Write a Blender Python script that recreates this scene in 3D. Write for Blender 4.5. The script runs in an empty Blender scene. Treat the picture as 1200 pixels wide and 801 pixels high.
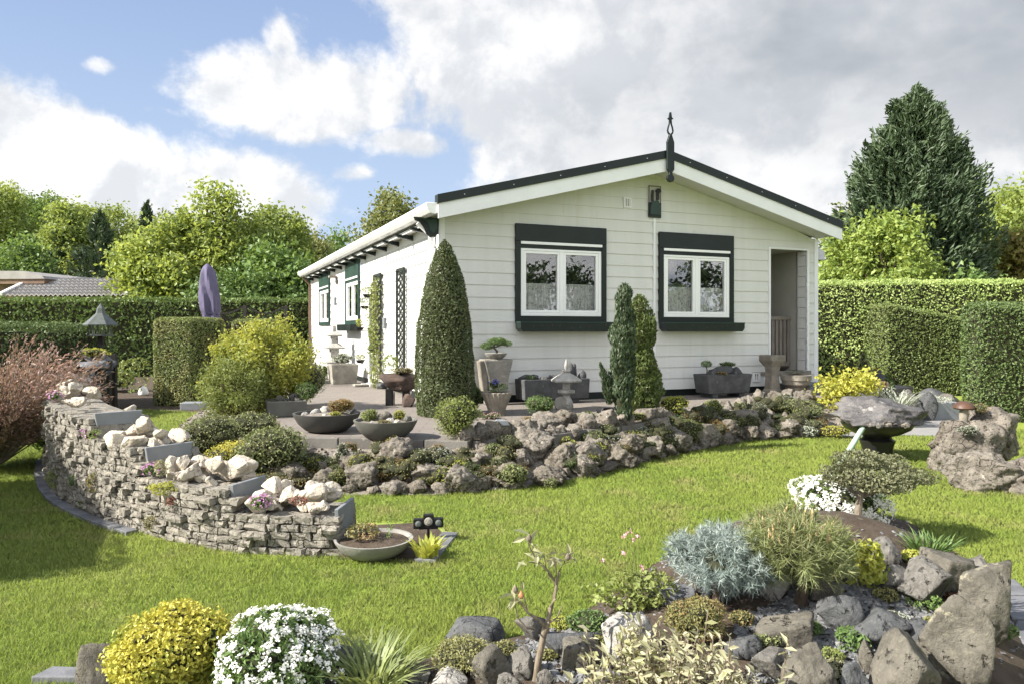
import bpy, bmesh, math, random
import numpy as np
from mathutils import Vector, Matrix

R = math.radians
SC = bpy.context.scene
COL = SC.collection
# ------------------------------------------------------------------ camera
FPX, HZ, EYE = 893.0, 387.0, 1.3          # focal length in px of the 1200 px photo, horizon row, eye height above the lawn
cam = bpy.data.cameras.new('camera')
cam.sensor_width = 36.0
cam.lens = FPX / 1200 * 36
cam.shift_y = (HZ - 400.5) / 1200
cam.clip_start = 0.05
cam.clip_end = 2000
camo = bpy.data.objects.new('camera', cam)
COL.objects.link(camo)
camo.location = (0, 0, EYE)
camo.rotation_euler = (R(90), 0, 0)
SC.camera = camo
# ------------------------------------------------------------------ light
SUN_TO = Vector((-1.0, -0.37, 0)).normalized()      # azimuth towards the sun
SUN_EL = R(38)
sdir = Vector((SUN_TO.x * math.cos(SUN_EL), SUN_TO.y * math.cos(SUN_EL), math.sin(SUN_EL)))
sun = bpy.data.lights.new('sun', 'SUN')
sun.energy = 5.0
sun.angle = R(0.55)
sun.color = (1.0, 0.93, 0.82)
suno = bpy.data.objects.new('sun', sun)
COL.objects.link(suno)
suno.rotation_euler = sdir.to_track_quat('Z', 'Y').to_euler()
suno.location = (-20, -4, 16)
SC.view_settings.view_transform = 'Standard'
SC.view_settings.look = 'None'
SC.view_settings.exposure = 1.36
SC.view_settings.gamma = 1.0
SC.cycles.use_denoising = True
SC.cycles.use_adaptive_sampling = True
SC.cycles.adaptive_threshold = 0.02
SC.cycles.max_bounces = 6
SC.cycles.diffuse_bounces = 3
SC.cycles.glossy_bounces = 3
SC.cycles.transmission_bounces = 4
SC.cycles.transparent_max_bounces = 8


class NT:
    """tiny helper to write node maths as expressions"""
    def __init__(self, tree):
        self.t = tree
        self.n = tree.nodes
        self.l = tree.links

    def new(self, typ, **kw):
        nd = self.n.new(typ)
        for k, v in kw.items():
            setattr(nd, k, v)
        return nd

    def put(self, sock, v):
        if isinstance(v, bpy.types.NodeSocket):
            self.l.new(v, sock)
        else:
            sock.default_value = v

    def m(self, op, a, b=0.0, c=0.0, clamp=False):
        nd = self.new('ShaderNodeMath', operation=op)
        nd.use_clamp = clamp
        self.put(nd.inputs[0], a)
        self.put(nd.inputs[1], b)
        self.put(nd.inputs[2], c)
        return nd.outputs[0]

    def vm(self, op, a, b=(0, 0, 0), s=None):
        nd = self.new('ShaderNodeVectorMath', operation=op)
        self.put(nd.inputs[0], a)
        self.put(nd.inputs[1], b)
        if s is not None:
            self.put(nd.inputs['Scale'], s)
        return nd.outputs[0]

    def noise(self, vec, scale, detail=4.0, rough=0.55, dist=0.0):
        nd = self.new('ShaderNodeTexNoise')
        if vec is not None:
            self.l.new(vec, nd.inputs['Vector'])
        nd.inputs['Scale'].default_value = scale
        nd.inputs['Detail'].default_value = detail
        nd.inputs['Roughness'].default_value = rough
        nd.inputs['Distortion'].default_value = dist
        return nd.outputs[0]

    def ss(self, x, a, b):
        nd = self.new('ShaderNodeMapRange', interpolation_type='SMOOTHSTEP')
        self.put(nd.inputs[0], x)
        nd.inputs[1].default_value = a
        nd.inputs[2].default_value = b
        return nd.outputs[0]

    def mix(self, f, a, b, blend='MIX'):
        nd = self.new('ShaderNodeMix', data_type='RGBA', blend_type=blend)
        nd.clamp_factor = True
        self.put(nd.inputs[0], f)
        self.put(nd.inputs[6], a if isinstance(a, bpy.types.NodeSocket) else (*a[:3], 1))
        self.put(nd.inputs[7], b if isinstance(b, bpy.types.NodeSocket) else (*b[:3], 1))
        return nd.outputs[2]


# ------------------------------------------------------------------ sky
W = bpy.data.worlds.new('World')
SC.world = W
W.use_nodes = True
wt = NT(W.node_tree)
wt.n.clear()
sky = wt.new('ShaderNodeTexSky', sky_type='NISHITA')
sky.sun_disc = False
sky.sun_elevation = SUN_EL
sky.sun_rotation = math.atan2(SUN_TO.x, SUN_TO.y)
sky.air_density = 1.0
sky.dust_density = 1.2
sky.ozone_density = 1.2
tc = wt.new('ShaderNodeTexCoord').outputs['Generated']
sep = wt.new('ShaderNodeSeparateXYZ')
wt.l.new(tc, sep.inputs[0])
az = wt.m('MULTIPLY', wt.m('ARCTAN2', sep.outputs[0], sep.outputs[1]), 57.2958)
el = wt.m('MULTIPLY', wt.m('ARCSINE', sep.outputs[2]), 57.2958)


def azel(px, py):
    u, v = (px - 600) / FPX, (HZ - py) / FPX
    return math.degrees(math.atan(u)), math.degrees(math.atan(v / math.hypot(1, u)))


n_big = wt.noise(tc, 5.6, 9, 0.6, 0.15)
n_off = wt.noise(wt.vm('ADD', tc, (-0.03, -0.01, 0.04)), 5.6, 9, 0.6, 0.15)
n_low = wt.noise(wt.vm('MULTIPLY', tc, (1, 1, 2.2)), 3.2, 5, 0.5, 0.1)
# clouds stand at these bearings and heights above the horizon (degrees): az, el, half-width, half-height, weight
CL = [azel(350, 112) + (9.0, 3.0, .95), azel(420, 95) + (5.5, 3.4, .5), azel(122, 78) + (2.2, 1.0, .72),
      azel(255, 110) + (6, 1.5, .62), azel(330, 55) + (1.6, 3.4, .6), azel(190, 130) + (3.5, .8, .5), azel(415, 205) + (2.2, .9, .62), azel(470, 165) + (3.2, 1.3, .7), azel(500, 172) + (3.4, 1.5, .75), azel(345, 30) + (2.0, 3.0, .45),
      azel(20, 215) + (11, 5.2, 1.2), azel(90, 190) + (6.5, 3.7, .9), azel(240, 235) + (9, 3.2, 1.1),
      azel(340, 262) + (5, 1.8, .7), azel(425, 205) + (1.5, .6, .5), azel(400, 275) + (2.0, .8, .5),
      azel(590, 50) + (7, 6.0, 1.1), azel(610, 140) + (6, 5.0, .95), azel(560, 205) + (4, 3.0, .5), azel(800, 110) + (16, 13, 1.5),
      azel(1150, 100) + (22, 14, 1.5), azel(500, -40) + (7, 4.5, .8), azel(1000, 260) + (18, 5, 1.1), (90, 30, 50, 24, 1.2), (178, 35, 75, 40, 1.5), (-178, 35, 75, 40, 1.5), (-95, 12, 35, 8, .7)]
dens = None
for (a0, e0, wa, we, wgt) in CL:
    da = wt.m('DIVIDE', wt.m('SUBTRACT', az, a0), wa)
    de = wt.m('DIVIDE', wt.m('SUBTRACT', el, e0), we)
    q = wt.m('ADD', wt.m('MULTIPLY', da, da), wt.m('MULTIPLY', de, de))
    g = wt.m('MULTIPLY', wt.m('EXPONENT', wt.m('MULTIPLY', q, -0.8)), wgt)
    dens = g if dens is None else wt.m('MAXIMUM', dens, g)
d1 = wt.m('ADD', wt.m('MULTIPLY', dens, 0.62), wt.m('MULTIPLY', wt.m('SUBTRACT', n_big, 0.5), 1.25))
cover = wt.ss(d1, 0.20, 0.39)
lit = wt.ss(wt.m('SUBTRACT', n_big, n_off), -0.10, 0.10)           # the side turned to the sun is brighter
thick = wt.ss(wt.m('ADD', wt.m('MULTIPLY', dens, .5), wt.m('MULTIPLY', n_low, 1.3)), 0.75, 1.45)
grey_r = wt.ss(az, -4.0, 14.0)                                      # the heavy grey bank stands to the right
gfac = wt.m('MULTIPLY', wt.m('ADD', wt.m('MULTIPLY', wt.ss(el, 4, 21), .66), .28), wt.m('ADD', .0, 1.0))
gfac = wt.m('MULTIPLY', gfac, wt.m('ADD', wt.m('MULTIPLY', wt.ss(n_low, .36, .64), .55), .55))
gfac = wt.m('MULTIPLY', gfac, wt.m('ADD', wt.m('MULTIPLY', thick, .25), .85))
gfac = wt.m('MULTIPLY', gfac, wt.m('ADD', wt.m('MULTIPLY', grey_r, .72), .28))
cl_w = wt.mix(lit, (5.7, 5.9, 6.2), (8.4, 8.3, 8.2))
cl_c = wt.mix(gfac, cl_w, (3.3, 3.55, 3.9))
base = wt.mix(wt.ss(el, 26, 0), sky.outputs[0], (3.7, 4.9, 6.5))
base = wt.mix(0.85, base, wt.mix(wt.ss(el, 26, 4), (2.55, 3.5, 5.5), (3.9, 4.9, 6.5)))
back = wt.ss(sep.outputs[1], .05, -.6)                              # added fill light: unseen clouds behind the camera are made brighter
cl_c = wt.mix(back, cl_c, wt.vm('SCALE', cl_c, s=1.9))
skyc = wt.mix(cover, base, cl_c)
ground_f = wt.ss(el, -0.5, -3.0)
skyc = wt.mix(ground_f, skyc, (0.8, 1.0, 0.5))
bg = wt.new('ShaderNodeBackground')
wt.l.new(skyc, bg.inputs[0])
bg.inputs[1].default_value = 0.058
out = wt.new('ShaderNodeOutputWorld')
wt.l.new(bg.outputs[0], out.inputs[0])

# ------------------------------------------------------------------ materials


def new_mat(name):
    m = bpy.data.materials.new(name)
    m.use_nodes = True
    t = NT(m.node_tree)
    p = t.n['Principled BSDF']
    return m, t, p


def mat(name, c1, c2=None, rough=0.6, scale=6.0, bump=0.0, bscale=40.0, c3=None, spot=0.62, metal=0.0, spec=0.3, detail=6, bdist=0.02, stretch=(1, 1, 1)):
    """two-tone procedural material with optional third colour in patches (stains, lichen) and a bump"""
    m, t, p = new_mat(name)
    co = t.new('ShaderNodeTexCoord').outputs['Object']
    if stretch != (1, 1, 1):
        co = t.vm('MULTIPLY', co, stretch)
    c2 = c2 or tuple(v * .8 for v in c1)
    col = t.mix(t.ss(t.noise(co, scale, detail, .6), .35, .65), c1, c2)
    if c3:
        n3 = t.noise(t.vm('ADD', co, (3.1, 7.7, 1.9)), scale * 1.7, 6, .65)
        col = t.mix(t.ss(n3, spot, spot + .06), col, c3)
    t.l.new(col, p.inputs['Base Color'])
    p.inputs['Roughness'].default_value = rough
    p.inputs['Metallic'].default_value = metal
    p.inputs['Specular IOR Level'].default_value = spec
    if bump:
        b = t.new('ShaderNodeBump')
        b.inputs['Strength'].default_value = bump
        b.inputs['Distance'].default_value = bdist
        t.l.new(t.noise(co, bscale, 8, .65), b.inputs['Height'])
        t.l.new(b.outputs[0], p.inputs['Normal'])
    return m


def leafmat(name, c1, c2, c3=None, trans=0.3, nscale=3.0, rough=0.5, spec=0.35, gain=1.0):
    """every leaf is an island with its own shade between c1 and c2; c3 tints whole sprays"""
    def tone(c):                                          # a little greyer than pure pigment, as foliage is
        g = .3 * c[0] + .6 * c[1] + .1 * c[2]
        return tuple(min(.92, (v * .86 + g * .14) * gain) for v in c)
    c1, c2, c3 = (tone(c) if c else None for c in (c1, c2, c3))
    m, t, p = new_mat(name)
    geo = t.new('ShaderNodeNewGeometry')
    rnd = geo.outputs['Random Per Island']
    col = t.mix(rnd, c1, c2)
    if c3:
        co = t.new('ShaderNodeTexCoord').outputs['Object']
        n = t.noise(co, nscale, 3, .5)
        n = t.m('ADD', n, t.m('MULTIPLY', t.m('SUBTRACT', rnd, .5), .25))
        col = t.mix(t.ss(n, .45, .65), col, c3)
    t.l.new(col, p.inputs['Base Color'])
    p.inputs['Roughness'].default_value = rough
    p.inputs['Specular IOR Level'].default_value = spec
    if trans:
        tr = t.new('ShaderNodeBsdfTranslucent')
        t.l.new(t.mix(0.35, col, (min(1, c2[0] * 2.0), min(1, c2[1] * 1.8), c2[2] * .7)), tr.inputs[0])
        mx = t.new('ShaderNodeMixShader')
        mx.inputs[0].default_value = trans
        t.l.new(p.outputs[0], mx.inputs[1])
        t.l.new(tr.outputs[0], mx.inputs[2])
        t.l.new(mx.outputs[0], t.n['Material Output'].inputs[0])
    return m


def rockmat(name, c1, c2, c3, pit, scale=6.0, lichen=.62, bump=1.0, bd=.03, streak=0.0, crack=1.0):
    """weathered rock: mottled ground colour, dark pits and cracks, pale lichen patches, coarse and fine relief"""
    m, t, p = new_mat(name)
    co = t.new('ShaderNodeTexCoord').outputs['Object']
    nt = t.new('ShaderNodeTexNoise')
    t.l.new(co, nt.inputs['Vector'])
    nt.inputs['Scale'].default_value = scale * .8
    nt.inputs['Detail'].default_value = 5
    w = t.vm('ADD', co, t.vm('SCALE', t.vm('SUBTRACT', nt.outputs[1], (.5, .5, .5)), s=.5 / scale))
    a = t.noise(w, scale, 8, .68)
    f = t.noise(w, scale * 9, 6, .7)
    col = t.mix(t.ss(a, .36, .64), c1, c2)
    col = t.mix(t.m('MULTIPLY', t.ss(f, .5, .75), .5), col, c3)
    vo = t.new('ShaderNodeTexVoronoi', feature='DISTANCE_TO_EDGE')
    t.l.new(t.vm('MULTIPLY', w, (1, 1, 1 + streak)), vo.inputs['Vector'])
    vo.inputs['Scale'].default_value = scale * 1.3
    crk = crack
    crack = t.m('MULTIPLY', t.ss(vo.outputs[0], .035, .0), t.ss(t.noise(co, scale * .9, 3, .5), .48, .6))
    hole = t.ss(t.noise(w, scale * 4.5, 4, .6), .42, .30)
    dark = t.m('MAXIMUM', t.m('MULTIPLY', crack, crk), hole)
    col = t.mix(t.m('MULTIPLY', dark, .75), col, pit)
    col = t.mix(t.ss(t.noise(t.vm('ADD', co, (7, 3, 5)), scale * 1.5, 6, .7), lichen, lichen + .05), col, c3)
    t.l.new(col, p.inputs['Base Color'])
    p.inputs['Roughness'].default_value = .9
    p.inputs['Specular IOR Level'].default_value = .2
    h = t.m('ADD', t.m('MULTIPLY', a, 1.0), t.m('SUBTRACT', t.m('MULTIPLY', f, .35), t.m('MULTIPLY', dark, .5)))
    b = t.new('ShaderNodeBump')
    b.inputs['Strength'].default_value = bump
    b.inputs['Distance'].default_value = bd
    t.l.new(h, b.inputs['Height'])
    t.l.new(b.outputs[0], p.inputs['Normal'])
    return m


M = {}
M['white'] = mat('white_paint', (.615, .62, .605), (.58, .585, .57), .45, .9, .08, 60, c3=(.57, .565, .53), spot=.60, stretch=(6, 6, .55))
M['trim'] = mat('white_trim', (.74, .75, .77), (.69, .70, .72), .4, 2.0)
M['upvc'] = mat('white_upvc', (.82, .83, .84), (.78, .79, .80), .3, 2.0, spec=.5)
M['dgreen'] = mat('dark_green_paint', (.0075, .013, .012), (.010, .017, .0155), .4, 3.0)
M['green'] = mat('green_paint', (.018, .04, .033), (.024, .05, .042), .4, 3.0)
M['roof'] = mat('roof_felt', (.05, .06, .065), (.065, .075, .08), .7, 6.0, .3, 60)
M['inner'] = mat('interior_plaster', (.42, .41, .38), (.37, .36, .33), .8, 2.0)
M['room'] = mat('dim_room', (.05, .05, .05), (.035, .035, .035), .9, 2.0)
M['greywood'] = mat('weathered_grey_wood', (.24, .21, .19), (.18, .16, .145), .7, 5.0, .2, 40, stretch=(6, 6, 1))
M['soil'] = mat('dark_soil', (.055, .040, .028), (.085, .065, .048), .95, 9.0, .8, 60, c3=(.12, .10, .08), spot=.6)
M['bark'] = mat('bark', (.10, .075, .055), (.06, .045, .034), .9, 8.0, .8, 30, stretch=(3, 3, .6))
M['barkgrey'] = mat('grey_bark', (.22, .19, .15), (.14, .115, .09), .9, 14.0, .6, 50, stretch=(3, 3, .6))
M['twig'] = mat('twigs_inside', (.024, .027, .013), (.036, .036, .018), .95, 12.0)
M['stone'] = mat('weathered_stone', (.30, .285, .25), (.20, .19, .17), .85, 5.0, .7, 45, c3=(.36, .35, .29), spot=.6)
M['stone_dk'] = mat('dark_stone', (.085, .088, .092), (.055, .057, .06), .8, 7.0, .6, 50, c3=(.16, .16, .155), spot=.62)
M['lantern'] = mat('lantern_granite', (.44, .43, .40), (.32, .31, .29), .85, 14.0, .5, 80, c3=(.13, .13, .12), spot=.6)
M['brownst'] = mat('pale_brown_stone', (.26, .235, .195), (.17, .155, .13), .85, 6.0, .6, 50, c3=(.12, .11, .10), spot=.62)
M['tufa1'] = mat('tufa_brown', (.20, .165, .135), (.095, .075, .06), .92, 7.0, 1.0, 38, c3=(.33, .29, .25), spot=.60, bdist=.04)
M['tufa2'] = mat('tufa_grey', (.26, .235, .21), (.13, .115, .10), .92, 8.0, 1.0, 42, c3=(.40, .37, .33), spot=.60, bdist=.04)
M['tufa3'] = mat('tufa_pink', (.30, .22, .18), (.17, .12, .10), .92, 9.0, 1.0, 40, c3=(.38, .33, .27), spot=.6, bdist=.04)
M['cream'] = mat('cream_limestone', (.52, .44, .335), (.40, .33, .25), .85, 4.0, .7, 30, c3=(.60, .55, .46), spot=.58)
M['wallstone'] = mat('grey_brown_wall_stone', (.33, .295, .25), (.20, .18, .155), .9, 6.0, .9, 50, c3=(.43, .40, .35), spot=.6)
M['trough'] = mat('grey_fibre_cement', (.20, .215, .235), (.165, .178, .195), .7, 4.0, .1, 60)
M['boulder'] = mat('brown_boulder', (.27, .225, .17), (.15, .125, .095), .85, 4.0, .8, 28, c3=(.33, .27, .15), spot=.6)
M['boulder2'] = mat('grey_boulder', (.25, .245, .235), (.15, .145, .14), .85, 4.0, .7, 30, c3=(.33, .32, .29), spot=.6)
M['boulder3'] = mat('blue_grey_boulder', (.15, .16, .175), (.10, .105, .115), .8, 4.0, .6, 30, c3=(.22, .22, .22), spot=.62)
M['paleblock'] = mat('pale_stone', (.55, .53, .51), (.42, .40, .38), .8, 4.0, .6, 26, c3=(.33, .31, .29), spot=.62)
M['slate'] = mat('slate_grey', (.16, .165, .18), (.10, .105, .115), .75, 6.0, .3, 40)
M['concrete'] = mat('concrete_bowl', (.27, .265, .245), (.20, .195, .18), .85, 6.0, .4, 70, c3=(.34, .34, .31), spot=.62)
M['bowl'] = mat('dark_fibre_bowl', (.075, .075, .07), (.055, .055, .052), .7, 5.0, .1, 60)
M['bowl2'] = mat('grey_green_bowl', (.135, .135, .12), (.105, .105, .095), .7, 5.0, .1, 60)
M['trellis'] = mat('trellis_paint', (.022, .028, .024), (.03, .036, .031), .5, 4)
M['rust'] = mat('rusty_brown_stone', (.085, .058, .047), (.05, .038, .034), .8, 8.0, .7, 40, c3=(.16, .11, .085), spot=.6)
M['black'] = mat('black_plastic', (.012, .012, .013), (.016, .016, .017), .35, 3.0)
M['purple'] = mat('purple_cover', (.105, .095, .165), (.085, .075, .135), .75, 3.0, .2, 20)
M['pole'] = mat('pale_green_pole', (.34, .46, .38), (.28, .38, .31), .5, 3.0)
M['copper'] = mat('verdigris_grey', (.10, .115, .11), (.07, .08, .077), .5, 6.0)
M['rooftile'] = mat('grey_roof_tiles', (.27, .26, .255), (.22, .21, .205), .6, 3.0)
M['brownwall'] = mat('brown_boards', (.16, .105, .075), (.12, .08, .06), .7, 3.0)
M['timber'] = mat('black_timber', (.02, .019, .017), (.03, .027, .024), .8, 6.0)
M['mushroom'] = mat('mushroom_cap', (.095, .05, .034), (.065, .036, .026), .5, 8.0)
M['gravel'] = mat('pale_gravel', (.27, .24, .21), (.17, .15, .13), .9, 55.0, 1.0, 120, c3=(.40, .37, .33), spot=.58)
SLATECHIP = leafmat("slate_chips", (.075, .08, .087), (.19, .195, .205), None, 0.0, rough=.7)
M['earthpot'] = mat('terracotta', (.22, .11, .07), (.16, .085, .055), .8, 6.0)

LF = {}


def lf(key, *a, **k):
    LF[key] = leafmat('leaves_' + key, *a, **k)


M['tufa1'] = rockmat('tufa_brown', (.17, .152, .126), (.085, .075, .062), (.29, .27, .225), (.035, .028, .022), 8)
M['tufa2'] = rockmat('tufa_grey', (.20, .18, .155), (.11, .097, .083), (.33, .31, .265), (.045, .038, .03), 8)
M['tufa3'] = rockmat('tufa_pink', (.215, .195, .168), (.115, .103, .088), (.32, .30, .26), (.05, .04, .032), 9)
M['boulder'] = rockmat('brown_boulder', (.145, .135, .115), (.06, .056, .048), (.235, .22, .165), (.03, .026, .02), 4, streak=-.6, crack=.35)
M['boulder2'] = rockmat('grey_boulder', (.165, .158, .145), (.095, .09, .082), (.27, .26, .235), (.04, .037, .032), 6)
M['boulder3'] = rockmat('blue_grey_boulder', (.10, .105, .11), (.062, .065, .07), (.18, .18, .175), (.03, .03, .03), 6, lichen=.66)
M['paleblock'] = rockmat('pale_stone', (.36, .35, .33), (.24, .23, .215), (.45, .44, .42), (.10, .095, .085), 6)
M['cream'] = rockmat('cream_limestone', (.53, .48, .405), (.42, .37, .305), (.62, .58, .51), (.22, .18, .14), 7, bump=.9, crack=.5)
M['wallstone'] = rockmat('grey_brown_wall_stone', (.275, .255, .22), (.17, .16, .14), (.37, .35, .305), (.05, .044, .036), 10, bump=1.0, bd=.02)
lf('spring', (.11, .15, .03), (.19, .235, .05), (.065, .10, .02), trans=.4, nscale=.6, gain=1.75)
lf('bright', (.15, .20, .035), (.25, .30, .06), (.09, .135, .025), trans=.42, nscale=.7, gain=1.5)
lf('mid', (.06, .105, .022), (.10, .16, .03), (.04, .075, .016), trans=.3, nscale=.8, gain=1.9)
lf('olive', (.13, .15, .05), (.20, .22, .07), (.09, .11, .03), trans=.35, nscale=.8, gain=1.25)
lf('bronze', (.16, .13, .03), (.22, .19, .04), (.12, .13, .03), trans=.35, nscale=.8, gain=1.3)
lf('conifer', (.026, .044, .020), (.048, .072, .032), (.019, .034, .016), trans=.1, nscale=1.2, gain=2.2)
lf('bluecon', (.018, .034, .028), (.03, .05, .042), None, trans=.08, gain=2)
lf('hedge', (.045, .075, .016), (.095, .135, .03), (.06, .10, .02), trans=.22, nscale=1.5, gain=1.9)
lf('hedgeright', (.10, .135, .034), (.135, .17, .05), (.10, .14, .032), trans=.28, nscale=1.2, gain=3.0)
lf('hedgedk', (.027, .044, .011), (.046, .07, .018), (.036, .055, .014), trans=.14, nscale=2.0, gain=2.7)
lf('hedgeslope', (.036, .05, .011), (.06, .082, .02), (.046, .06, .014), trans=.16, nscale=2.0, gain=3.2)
lf('yellowlime', (.36, .36, .02), (.52, .50, .045), (.28, .31, .02), trans=.35, nscale=5.0)
lf('thuja', (.055, .075, .018), (.085, .11, .028), (.10, .10, .03), trans=.15, nscale=2.5, gain=2.5)
lf('topiary', (.045, .065, .022), (.10, .125, .045), (.06, .08, .03), trans=.2, nscale=3.0, gain=1.4)
lf('juniper', (.034, .058, .026), (.066, .098, .042), (.048, .075, .032), trans=.15, nscale=5.0, gain=1.15)
lf('goldthuja', (.055, .085, .015), (.095, .135, .025), (.075, .10, .02), trans=.18, nscale=4.0, gain=1.25)
lf('maple', (.25, .28, .03), (.36, .37, .05), (.18, .23, .028), trans=.4, nscale=2.0, gain=1.1)
lf('greentree', (.15, .21, .03), (.24, .30, .05), (.11, .17, .025), trans=.35, nscale=3.0, gain=1.4)
lf('yellow', (.36, .34, .02), (.50, .45, .035), (.20, .24, .018), trans=.25, nscale=5.0, gain=1.1)
lf('lime', (.30, .33, .025), (.44, .45, .05), (.20, .26, .02), trans=.35, nscale=5.0, gain=1.0)
lf('box', (.11, .145, .028), (.19, .225, .05), (.14, .17, .035), trans=.25, nscale=5.0, gain=1.35)
lf('deepgreen', (.045, .085, .018), (.08, .135, .03), None, trans=.2, gain=1.6)
lf('grassy', (.11, .15, .04), (.22, .26, .09), None, trans=.3, gain=1.25)
lf('grey', (.20, .23, .19), (.32, .34, .28), None, trans=.15, gain=1.2)
lf('blue', (.13, .175, .165), (.27, .315, .30), (.17, .22, .205), trans=.08, nscale=8, gain=1.25)
lf('mugo', (.09, .115, .035), (.17, .19, .065), (.12, .13, .05), trans=.12, nscale=6, gain=1.5)
lf('cloud', (.12, .135, .06), (.25, .25, .14), (.09, .105, .045), trans=.2, nscale=9)
lf('varieg', (.22, .22, .12), (.36, .35, .21), (.15, .165, .08), trans=.2, nscale=9, gain=1.1)
lf('heath', (.10, .12, .03), (.20, .17, .05), (.24, .16, .07), trans=.15, nscale=7, gain=1.3)
lf('orange', (.22, .13, .03), (.32, .19, .05), (.16, .15, .03), trans=.2, nscale=8)
lf('silver', (.30, .29, .17), (.48, .45, .31), (.26, .27, .12), trans=.25, nscale=6)
lf('pink', (.24, .145, .12), (.38, .24, .205), (.17, .115, .08), trans=.15, nscale=3, gain=1.3)
lf('moss', (.14, .16, .03), (.24, .24, .06), None, trans=.1)
lf('thyme', (.17, .18, .05), (.27, .26, .09), None, trans=.2)
lf('petalw', (.82, .82, .80), (.9, .9, .88), None, trans=.25)
lf('petalp', (.42, .16, .42), (.55, .28, .52), None, trans=.2)
lf('petalpink', (.60, .30, .36), (.72, .42, .47), None, trans=.2)
lf('petalblue', (.06, .06, .35), (.1, .1, .5), None, trans=.1)
lf('candle', (.42, .28, .13), (.55, .40, .20), None, trans=.1)
lf('sedum', (.16, .06, .04), (.27, .11, .07), None, trans=.1)
lf('cactus', (.08, .10, .06), (.14, .16, .09), None, trans=.1)

# ------------------------------------------------------------------ mesh helpers


def tag(o, label=None, cat=None, group=None, kind=None):
    if label:
        o['label'] = label
    if cat:
        o['category'] = cat
    if group:
        o['group'] = group
    if kind:
        o['kind'] = kind
    return o


def empty(name, loc, rz=0.0):
    o = bpy.data.objects.new(name, None)
    o.empty_display_size = .1
    COL.objects.link(o)
    o.location = loc
    o.rotation_euler = (0, 0, rz)
    return o


def np_obj(name, V, groups, mats, parent=None, loc=(0, 0, 0), rz=0.0, smooth=False):
    """groups: list of (faces array (n,k), material index)"""
    me = bpy.data.meshes.new(name)
    V = np.asarray(V, dtype=np.float32)
    me.vertices.add(len(V))
    me.vertices.foreach_set('co', V.ravel())
    loops, starts, mi, s = [], [], [], 0
    for F, k in groups:
        F = np.asarray(F, dtype=np.int32)
        if len(F) == 0:
            continue
        loops.append(F.ravel())
        starts.append(s + np.arange(len(F), dtype=np.int32) * F.shape[1])
        mi.append(np.full(len(F), k, dtype=np.int32))
        s += F.size
    loops, starts, mi = np.concatenate(loops), np.concatenate(starts), np.concatenate(mi)
    me.loops.add(len(loops))
    me.loops.foreach_set('vertex_index', loops)
    me.polygons.add(len(starts))
    me.polygons.foreach_set('loop_start', starts)
    me.polygons.foreach_set('material_index', mi)
    me.polygons.foreach_set('use_smooth', np.full(len(starts), smooth, dtype=bool))
    for m in mats:
        me.materials.append(m)
    me.update(calc_edges=True)
    me.validate()
    o = bpy.data.objects.new(name, me)
    COL.objects.link(o)
    o.location = loc
    o.rotation_euler = (0, 0, rz)
    if parent:
        o.parent = parent
    return o


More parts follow.
